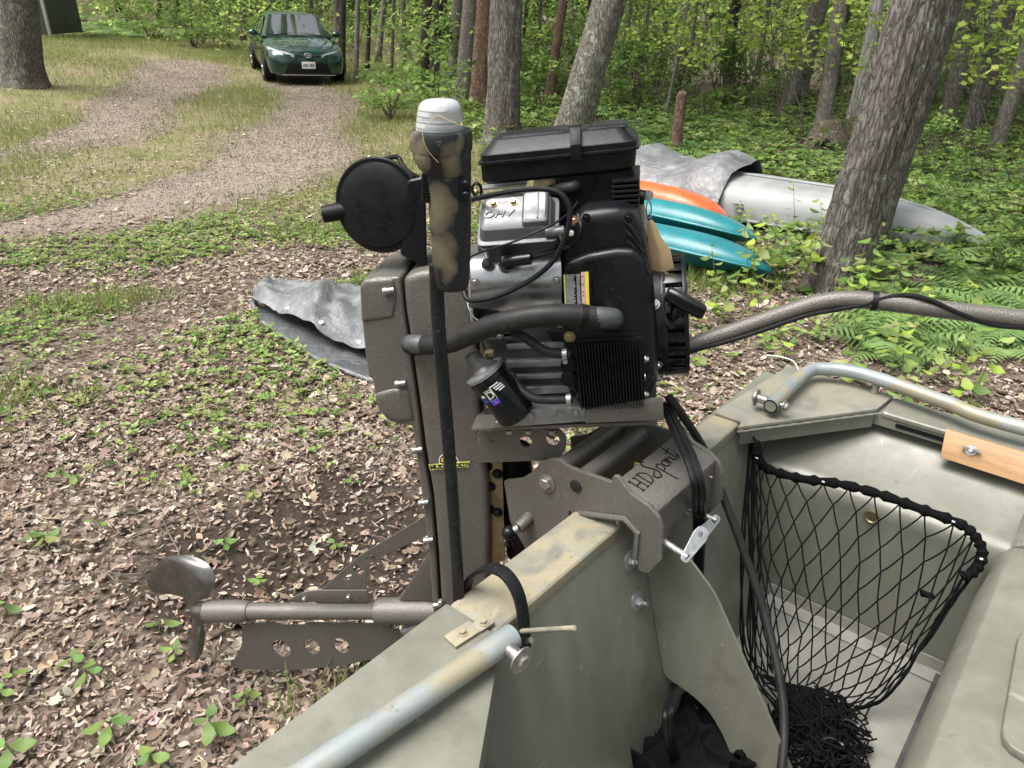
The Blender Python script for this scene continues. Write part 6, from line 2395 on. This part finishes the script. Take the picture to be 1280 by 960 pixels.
def kayak(name, label, L_, W_, Hk, col, group):
    root = empty(name, label, 'kayak', group)
    m = M(name + '_plastic')
    c = c4(col)
    f = m.noise(7, 6)
    cc = m.ramp(f, [(0.3, tuple(q * .8 for q in c[:3])), (0.7, tuple(min(1, q * 1.12) for q in c[:3]))])
    cc = m.mix(m.ramp(m.noise(90, 3), [(.62, 0), (.70, .45)]), cc, (.40, .42, .40))
    mat = m.out(cc, .35, 0, m.bump(m.noise(14, 3), .15, .01))
    rows = []
    N = 26
    for i in range(N + 1):
        t = i / N
        s = 2 * t - 1
        w = W_ / 2 * (1 - abs(s) ** 4.2) ** .55 + .006
        keel = Hk * .55 * abs(s) ** 4
        deck = Hk * (.55 + .45 * (1 - abs(s) ** 2)) + Hk * .14 * abs(s) ** 4
        ch = Hk * .45 + .15 * Hk * abs(s) ** 2
        row = []
        for a, b in ((0, 0), (.55, .02), (.85, .16), (1.0, .42), (1.0, .52), (.90, .60), (.55, .90), (.25, .99), (0, 1.0)):
            zz = keel + (deck - keel) * b
            row.append((a * w, zz))
        ring = [(y, z) for y, z in row] + [(-y, z) for y, z in reversed(row[1:-1])]
        rows.append([Vector((s * L_ / 2, y, z)) for y, z in ring])
    hullk = G().loft(rows).build('hull', mat, root, smooth=True, angle=50)
    for s in (1, -1):
        pts = [Vector((q * L_ / 2, s * (W_ / 2 * (1 - abs(q) ** 4.2) ** .55 + .008), Hk * .47 + .03 * abs(q) ** 2)) for q in [k / 12 * 1.9 - .95 for k in range(13)]]
        G().tube(pts, .010, 8).build('seam_ridge', mat, root)
    g = G().lathe((0, 0, Hk * .9), (0, 0, 1), [(0, .24), (.05, .25), (.06, .235), (.03, .22)], 28)
    g.v = [(x * 1.7, y, z) for x, y, z in g.v]
    g.build('cockpit_rim', MT['black'], root)
    for s in (-1, 1):
        G().tube(smooth_path([(s * (L_ / 2 - .04), -.01, Hk * .66), (s * (L_ / 2 + .02), 0, Hk * .70), (s * (L_ / 2 - .04), .01, Hk * .66)], 5), .006, 6).build('grab_loop', MT['black_matte'], root)
    return root


teal, orange = (.014, .17, .20), (.66, .115, .03)


def dirg(a, b):
    return math.atan2(b.y - a.y, b.x - a.x)


def lay_kayak(k, tip_px, tip_d, yaw, L_, zc, roll, pitch=0.0):
    tip = at_d(tip_px[0], tip_px[1], tip_d)
    dv = Vector((math.cos(yaw), math.sin(yaw), 0))
    c = tip - dv * (L_ / 2)
    place(k, Vector((c.x, c.y, zc)), yaw, pitch, roll)


k1 = kayak('teal_kayak', 'teal plastic kayak on the ground, lower of the two teal kayaks', 2.05, .50, .27, teal, None)
lay_kayak(k1, (968, 333), 5.0, math.radians(-40), 2.05, .28, math.radians(180 - 14))
k2 = kayak('teal_kayak', 'teal plastic kayak lying between the orange kayak and another teal one', 2.05, .50, .27, (.015, .18, .20), None)
lay_kayak(k2, (948, 302), 5.5, math.radians(-41), 2.05, .33, math.radians(180 - 16))
k3 = kayak('orange_kayak', 'bright orange kayak behind the two teal kayaks', 1.75, .50, .27, orange, None)
lay_kayak(k3, (910, 282), 5.9, math.radians(-44), 1.75, .37, math.radians(180 - 16))

# aluminium canoe upside down
can_m = plain('weathered_aluminium', (.29, .30, .30), .6, .2, .16, 5, .1, dust=.4, dustcol=(.25, .24, .22))
canoe = empty('aluminium_canoe', 'overturned aluminium canoe with one end under a grey tarpaulin', 'canoe')
CL, CW, CH = 4.1, .82, .28
rows = []
for i in range(31):
    s = 2 * i / 30 - 1
    w = CW / 2 * (1 - abs(s) ** 2.3) ** .8 + .006
    top = CH - .20 * abs(s) ** 5
    sheer = -.10 * abs(s) ** 4
    row = []
    for a, b in ((1, 0), (1.0, .35), (.93, .72), (.72, .93), (.4, 1.0), (0, 1.015)):
        row.append((a * w, sheer + (top - sheer) * b))
    pts = row + [(-y, z) for y, z in reversed(row[:-1])]
    rows.append([Vector((s * CL / 2, y, z)) for y, z in pts])
G().grid(rows).build('hull', can_m, canoe, thick=.004, smooth=True, angle=60)
G().tube([Vector((s * CL / 2 * .98, 0, CH + .012 - .20 * abs(s) ** 5)) for s in [k / 20 * 2 - 1 for k in range(21)]], .011, 8).build('keel', can_m, canoe)
for sd_ in (1, -1):
    G().tube([Vector((s * CL / 2, sd_ * (CW / 2 * (1 - abs(s) ** 2.3) ** .8 + .012), -.10 * abs(s) ** 4)) for s in [k / 24 * 1.96 - .98 for k in range(25)]], .014, 8).build('gunwale', can_m, canoe)
for sx_ in (-1.1, 0, 1.1):
    G().box((sx_, 0, .01), (.05, CW * .9, .02)).build('thwart', can_m, canoe, .003)
ca, cb_ = at_d(1237, 303, 5.6), at_d(925, 236, 6.6)
yaw = dirg(cb_, ca)
dv = Vector((math.cos(yaw), math.sin(yaw), 0))
cc = ca - dv * (CL / 2)
place(canoe, Vector((cc.x, cc.y, .08)), yaw, math.radians(.5), math.radians(-2))
for k, q in enumerate((-1.0, .95)):
    p = cc + dv * q
    o = G().box((0, 0, .04), (.10, .9, .08)).build('timber_block', plain('grey_timber%d' % k, (.17, .15, .13), .9, 0, .3, 15, .4), None, .006)
    place(o, Vector((p.x, p.y, H(p.x, p.y) - .01)), yaw)
    tag(o, 'grey timber block propping the overturned canoe', 'timber', 'timber blocks under the canoe')


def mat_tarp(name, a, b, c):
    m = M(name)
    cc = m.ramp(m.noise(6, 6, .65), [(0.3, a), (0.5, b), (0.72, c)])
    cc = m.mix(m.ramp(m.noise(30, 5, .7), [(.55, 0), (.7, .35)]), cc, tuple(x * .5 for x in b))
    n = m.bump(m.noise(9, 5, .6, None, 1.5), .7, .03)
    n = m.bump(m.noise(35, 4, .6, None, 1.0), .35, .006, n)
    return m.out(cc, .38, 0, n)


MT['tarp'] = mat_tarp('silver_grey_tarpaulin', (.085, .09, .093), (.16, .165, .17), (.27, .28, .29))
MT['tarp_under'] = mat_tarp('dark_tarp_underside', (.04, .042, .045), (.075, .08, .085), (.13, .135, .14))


def crumple(u, v, s, seed):
    q = Vector((u * s, v * s, seed))
    return noise.noise(q) + .5 * noise.noise(q * 2.1) + .3 * (1 - abs(noise.noise(q * 3.3)) * 2)


# tarpaulin over the far end of the canoe
ta, tb = at_d(925, 205, 7.85), at_d(770, 190, 8.6)
tyaw = math.atan2(tb.y - ta.y, tb.x - ta.x)
tarp2 = None
rows = []
L2 = 1.75
tdv = Vector((math.cos(yaw), math.sin(yaw), 0))
tnv = Vector((-math.sin(yaw), math.cos(yaw), 0))
t0 = at_d(928, 236, 6.6)
for i in range(46):
    u = i / 45
    row = []
    for j in range(40):
        v = j / 39 * 2 - 1
        prof_z = .405 - .36 * max(0, abs(v) - .26) ** 1.05 / .62
        prof_z += .10 * math.sin(u * 7.5 + .6) ** 2 * (1 - abs(v)) - .05 * u
        w = .54 * math.sin(min(1, abs(v) * 1.15) * math.pi / 2) ** .9 * (1 if v > 0 else -1)
        cr = crumple(u * 2.6, v * 1.6, 1.3, 3) * (.03 + .03 * min(1, u * 5))
        p = Vector((t0.x, t0.y, 0)) - tdv * (u * L2) + tnv * (w + cr * .8)
        zz = max(.03, prof_z + cr * (1 if abs(v) < .8 else .5))
        row.append(Vector((p.x, p.y, zz)))
    rows.append(row)
o = G().grid(rows).build('canoe_tarpaulin', MT['tarp'], None, thick=.003, smooth=True, angle=75)
tag(o, 'crumpled silver grey tarpaulin draped over the canoe end behind the kayaks', 'tarpaulin')

# tarpaulin folded on the ground behind the motor
def gt(px, py):
    p = at_g(px, py)
    return Vector((p.x, p.y, 0))


bt_ = empty('folded_tarpaulin', 'crumpled grey tarpaulin heaped on the leaf litter behind the motor housing', 'tarpaulin')
edge_front = [Vector((*p, 0)) for p in TARP_F]
edge_back = [Vector((*p, 0)) for p in TARP_B]
ef, eb = smooth_path(edge_front, 7), smooth_path(edge_back, 7)
rows, rows2 = [], []
N = len(ef)
for i in range(N):
    row = []
    row2 = []
    for j in range(26):
        v = j / 25
        p = ef[i].lerp(eb[i], .18 + .82 * v)
        ridge = math.sin(math.pi * min(1, v * .8 + .1)) ** .7
        cr = crumple(i * .085, v * 1.6, 1.6, 11)
        hgt = min(1, (i + .5) / 7) * (.05 + .085 * (.5 + .5 * math.sin(i * .33 + 1))) * ridge + (.06 * abs(noise.noise(Vector((i * .16, v * 2.2, 2)))) + cr * .022) * (0.3 + ridge)
        row.append(Vector((p.x + .02 * cr, p.y, H(p.x, p.y) + .022 + max(hgt, .0) + .035 * (1 - v))))
    rows.append(row)
    for j in range(9):
        v = j / 8
        p = ef[i].lerp(eb[i], .02 + .42 * v)
        row2.append(Vector((p.x, p.y, H(p.x, p.y) + .012 + .014 * math.sin(v * 3) + .007 * crumple(i * .2, v * 3, 1.5, 5) + (.03 if i < 3 else 0))))
    rows2.append(row2)
G().grid(rows).build('upper_fold', MT['tarp'], bt_, thick=.003, smooth=True, angle=75)
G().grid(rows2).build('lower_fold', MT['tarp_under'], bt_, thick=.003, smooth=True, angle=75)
hem = [r[0] + Vector((0, 0, .004)) for r in rows2]
G().tube(hem, .011, 8).build('hem', MT['tarp'], bt_)
for i in (14, 24, 33):
    c = rows[i][2]
    G().lathe(c + Vector((0, -.004, .006)), (0, -.5, 1), [(0, .014), (.003, .014), (.004, .010), (.001, .006)], 14).build('eyelet', MT['galv'], bt_)

# ------------------------------------------------------------------ the car
car_p = M('dark_green_car_paint')
car_paint = car_p.out(car_p.ramp(car_p.noise(1.5, 2), [(.3, (.005, .034, .026)), (.7, (.007, .043, .033))]), .22, .35, None, coat=1.0)
glass = M('dark_car_glass').out((.03, .04, .036), .04, .35, None, spec=1.0, coat=1.0)
chrome = plain('chrome', (.75, .76, .77), .12, 1.0, .05, 20, .0)
lampg = M('headlamp_glass').out((.62, .64, .66), .12, .3, None, coat=1.0)
car = empty('parked_car', 'dark green four-door sedan parked on the gravel track facing the boat', 'car')
ST = [(2.30, .34, .56, .56), (2.27, .24, .66, .70), (2.18, .20, .735, .79), (2.0, .19, .80, .845), (1.7, .19, .865, .872), (1.35, .19, .915, .882), (.95, .19, .965, .886), (.4, .19, .985, .888), (-.3, .19, .99, .888), (-1.1, .19, 1.0, .885), (-1.6, .2, 1.02, .875), (-2.0, .22, 1.025, .85), (-2.25, .30, .99, .80), (-2.32, .42, .88, .72)]
rows = []
for x, zb, zt_, hw in ST:
    half = [(0, zb), (.72 * hw, zb), (.94 * hw, zb + .06), (.985 * hw, zb + .18), (hw, min(.60, zt_ - .12)), (.985 * hw, zt_ - .10), (.90 * hw, zt_ - .03), (.70 * hw, zt_ + .005), (.35 * hw, zt_ + .022), (0, zt_ + .028)]
    if zt_ - zb < .3:
        half = [(y, zb + (zt_ - zb) * k / 9) for k, (y, z) in enumerate(half)]
    rows.append([Vector((x, y, z)) for y, z in half] + [Vector((x, -y, z)) for y, z in reversed(half[1:-1])])
body_ = G().loft(rows).build('body', car_paint, car, smooth=True, angle=35)
# greenhouse
GS = [(.98, .97, .97, .82, .80), (.55, .96, 1.17, .835, .70), (.10, .96, 1.40, .84, .60), (-.15, .96, 1.445, .84, .575), (-.6, .96, 1.46, .84, .57), (-1.05, .97, 1.42, .83, .565), (-1.45, .98, 1.27, .80, .60), (-1.85, 1.0, 1.05, .76, .66)]
rows = []
for x, zb, zt_, wb, wt in GS:
    rows.append([Vector((x, wb, zb - .02)), Vector((x, wb, zb)), Vector((x, wt + .02, max(zt_ - .05, zb + .004))), Vector((x, wt - .05, max(zt_, zb + .008))), Vector((x, 0, zt_ + .02)),
                 Vector((x, -wt + .05, max(zt_, zb + .008))), Vector((x, -wt - .02, max(zt_ - .05, zb + .004))), Vector((x, -wb, zb)), Vector((x, -wb, zb - .02))])
cabin = G().loft(rows).build('cabin', car_paint, car, smooth=True, angle=30)


def strip(name, mat, parent, rows_, off):
    g = G().grid([[Vector(p) for p in r] for r in rows_])
    o = g.build(name, mat, parent, thick=.004, smooth=True, angle=60)
    o.location = off
    return o


strip('windscreen', glass, cabin, [[(.95 - .012, y * .74, 1.0 - .008 * abs(y)) for y in (-1, -.5, 0, .5, 1)], [(.55, y * .645, 1.195 - .02 * abs(y)) for y in (-1, -.5, 0, .5, 1)], [(.13, y * .53, 1.415 - .02 * abs(y)) for y in (-1, -.5, 0, .5, 1)]], (.012, 0, .012))
for s in (1, -1):
    strip('side_window', glass, cabin, [[(.72, s * .815, .99), (.10, s * .825, .985), (-.32, s * .827, .985)], [(.55, s * .775, 1.05), (.10, s * .74, 1.19), (-.32, s * .73, 1.20)], [(.42, s * .735, 1.115), (.06, s * .645, 1.355), (-.32, s * .612, 1.39)]], (0, s * .010, .004))
    strip('side_window', glass, cabin, [[(-.40, s * .827, .985), (-.85, s * .822, .99), (-1.25, s * .808, 1.0)], [(-.40, s * .73, 1.20), (-.85, s * .725, 1.19), (-1.22, s * .73, 1.15)], [(-.40, s * .612, 1.39), (-.85, s * .612, 1.375), (-1.12, s * .63, 1.31)]], (0, s * .010, .004))
    m_ = G().ball((.62, s * .98, 1.02), .115, 14, 8, (.55, 1.0, .62)).build('door_mirror', car_paint, car)
    G().box((.62, s * .87, .985), (.06, .10, .03)).build('mirror_arm', MT['black'], m_, .005)
    # headlamp: wraps from the grille round the corner
    rws = []
    for (y, x, z0_, z1_) in ((.30, 2.262, .605, .675), (.45, 2.240, .585, .715), (.60, 2.185, .58, .75), (.70, 2.10, .60, .775), (.785, 1.97, .65, .80), (.825, 1.80, .73, .815)):
        rws.append([Vector((x + .02, s * y, z0_)), Vector((x + .030, s * (y + .005), (z0_ + z1_) / 2)), Vector((x + .004, s * y, z1_))])
    hlm = G().grid(rws).build('headlight', lampg, car, thick=.012, smooth=True, angle=60)
    G().ball((2.20, s * .56, .675), .040, 14, 8, (.7, 1, .8)).build('projector', glass, hlm)
    G().ball((2.22, s * .64, .36), .05, 14, 8, (.4, 1, .7)).build('fog_lamp_pocket', MT['black'], car)
    for x in (1.42, -1.28):
        w_ = G().lathe((x, s * .83, .315), (0, s, 0), [(-.10, .19), (-.11, .28), (-.09, .312), (.075, .312), (.095, .28), (.09, .205)], 28).build('wheel', MT['rubber'], car)
        G().lathe((x, s * .83, .315), (0, s, 0), [(-.1, .20), (.078, .206), (.082, .19), (.060, .17), (.055, .02)], 28).build('rim', plain('wheel_steel', (.14, .14, .145), .4, .7) if 'wheel_steel' not in bpy.data.materials else bpy.data.materials['wheel_steel'], w_)
        g = G()
        for k in range(5):
            a = 2 * math.pi * k / 5 + .3
            d1, d2 = Vector((math.cos(a - .12), 0, math.sin(a - .12))), Vector((math.cos(a + .12), 0, math.sin(a + .12)))
            c0 = Vector((x, s * .915, .315))
            g.prism([c0 + d1 * .04, c0 + d1 * .195, c0 + d2 * .195, c0 + d2 * .04], (0, s * .014, 0))
        g.lathe((x, s * .915, .315), (0, s, 0), [(0, .055), (.018, .05)], 16)
        g.build('wheel_cover', chrome, w_)
        G().lathe((x, s * .66, .33), (0, s, 0), [(0, .355), (.234, .355)], 30).build('wheel_arch', MT['black_matte'], car)
    G().box((-.33, s * .891, .65), (.006, .004, .62)).build('door_gap', MT['black_matte'], car)
    G().box((-.18, s * .896, .80), (.18, .02, .025)).build('door_handle', car_paint, car, .006)
# front grille pieces
def fpanel(name, mat, pts, parent=car, t=.012):
    return G().prism([Vector(p) for p in pts], (t, 0, 0)).build(name, mat, parent, .004)


fpanel('upper_grille', MT['black_gloss'], [(2.266, -.42, .640), (2.268, 0, .612), (2.266, .42, .640), (2.258, .42, .662), (2.262, 0, .640), (2.258, -.42, .662)], t=.02)
fpanel('lower_grille', MT['black'], [(2.285, -.52, .27), (2.285, .52, .27), (2.292, .42, .50), (2.292, -.42, .50)], t=.02)
for k in range(4):
    G().box((2.306, 0, .31 + k * .045), (.014, .90 - k * .03, .012)).build('grille_bar', MT['black_gloss'], car)
fpanel('lip_strip', chrome, [(2.275, -.60, .232), (2.275, .60, .232), (2.275, .62, .25), (2.275, -.62, .25)], t=.022)
G().box((2.322, 0, .455), (.008, .305, .155)).build('plate_holder', MT['black'], car, .004)
plate = G().box((2.330, 0, .455), (.008, .30, .15)).build('licence_plate', MT['white'], car, .004)
g = G()
for k in range(7):
    if k == 3: continue
    g.box((2.3346, -.105 + k * .035, .452), (.0015, .022, .062))
g.build('plate_marks', plain('plate_ink', (.06, .07, .12), .6), plate)
em = empty('tmp_emblem', None, None) if False else None
for (cy, cz, ry_, rz_) in ((0, .658, .075, .050), (0, .658, .026, .050), (0, .676, .052, .020)):
    pts = [Vector((2.300 - (z_ - .62) * .12, y_, z_)) for y_, z_ in [(cy + ry_ * math.cos(t), cz + rz_ * math.sin(t)) for t in [2 * math.pi * k / 24 for k in range(25)]]]
    G().tube(pts, .0075, 6).build('emblem_ring', chrome, car)
for s in (1, -1):
    G().tube(smooth_path([(.96, s * .55, 1.0), (.90, s * .25, 1.035), (.86, s * .02, 1.05)], 5), .008, 6).build('wiper', MT['black_matte'], car)
cp_ = at_g(372, 97)
cyaw = math.radians(-90 + 22)
nose = at_g(386, 107)
place(car, Vector((0, 0, 0)), 0)
dv = Vector((math.cos(cyaw), math.sin(cyaw), 0))
ctr = Vector((nose.x, nose.y, 0)) - dv * 2.0
lf = Vector((-dv.y, dv.x, 0))
# sit the four wheels on the slope
hts = {(a, b): H(*(ctr + dv * a + lf * b)[:2]) for a in (1.42, -1.28) for b in (.8, -.8)}
pit = math.atan2((hts[(-1.28, .8)] + hts[(-1.28, -.8)] - hts[(1.42, .8)] - hts[(1.42, -.8)]) / 2, 2.7)
rol = math.atan2((hts[(1.42, .8)] + hts[(-1.28, .8)] - hts[(1.42, -.8)] - hts[(-1.28, -.8)]) / 2, 1.6)
place(car, Vector((ctr.x, ctr.y, sum(hts.values()) / 4 + .005)), cyaw, pit, rol + math.radians(1.5))
car.scale = (.94, .94, .92)

# ------------------------------------------------------------------ look-alike plants: say what each stands nearest to
def xy_of(px, py, d):
    p = CAM + ray(px, py) * d
    return p.x, p.y


LM = {'the straight oak': xy_of(627, 166, 10.2), 'the lichen-patched oak': xy_of(706, 168, 9.6), 'the big leaning oak': xy_of(1042, 362, 5.05), 'the split reddish trunk': xy_of(598, 118, 13.0),
      'the dark crooked trunk': xy_of(912, 135, 14.5), 'the mossy hollow root': xy_of(1030, 200, 9.3), 'the white birch': xy_of(1063, 168, 11.2), 'the smooth grey maple': xy_of(1180, 166, 11.0),
      'the slender companions': xy_of(1203, 186, 10.2), 'the broken stump': xy_of(845, 186, 9.2), 'the parked car': (ctr.x, ctr.y), 'the garden shed': (sh.x, sh.y), 'the twin dark trunks': xy_of(532, 86, 15.7),
      'the canoe': (cc.x, cc.y), 'the teal kayaks': tuple(at_g(900, 330)[:2]), 'the reddish thin trunk': xy_of(684, 132, 13.5)}
p1_, p2_ = MOTOR.world(*on_shaft(240)), MOTOR.world(*on_shaft(430))
LS = {'the propeller': (p1_.x, p1_.y), 'the skeg plate': (p2_.x, p2_.y), 'the folded tarpaulin': (TARP_F[2][0], TARP_F[2][1]), 'the starboard gusset': tuple(BOAT.world(0, -.44, 0)[:2]), 'the gravel track': TR_A[5], 'the dark soil patch': SOIL[1],
      'the boat transom': tuple(BOAT.world(-.1, .1, 0)[:2])}
BASE = {'understorey shrubs': ('leafy green understorey shrub', LM), 'shrubs beyond the car': ('woods-edge shrub beyond the drive', LM), 'bright maple saplings': ('yellow green maple sapling under the trees', LM),
        'slim trunks in the woods behind': ('slim forest trunk in the shaded woods', LM), 'seedlings in the leaf litter': ('young oval-leaved seedling in the leaf litter', LS),
        'ferns behind the tarpaulin': ('arching green fern behind the grey sheet', LM), 'ferns past the canoe': ('green fern past the canoe end', LM), 'bushes past the big oak': ('low leafy bush past the big oak', LM)}
for o in list(COL.objects):
    gname = o.get('group')
    if o.parent is None and gname in BASE:
        base, marks = BASE[gname]
        nm = min(marks, key=lambda k: (marks[k][0] - o.location.x) ** 2 + (marks[k][1] - o.location.y) ** 2)
        o['label'] = base + ', nearest ' + nm
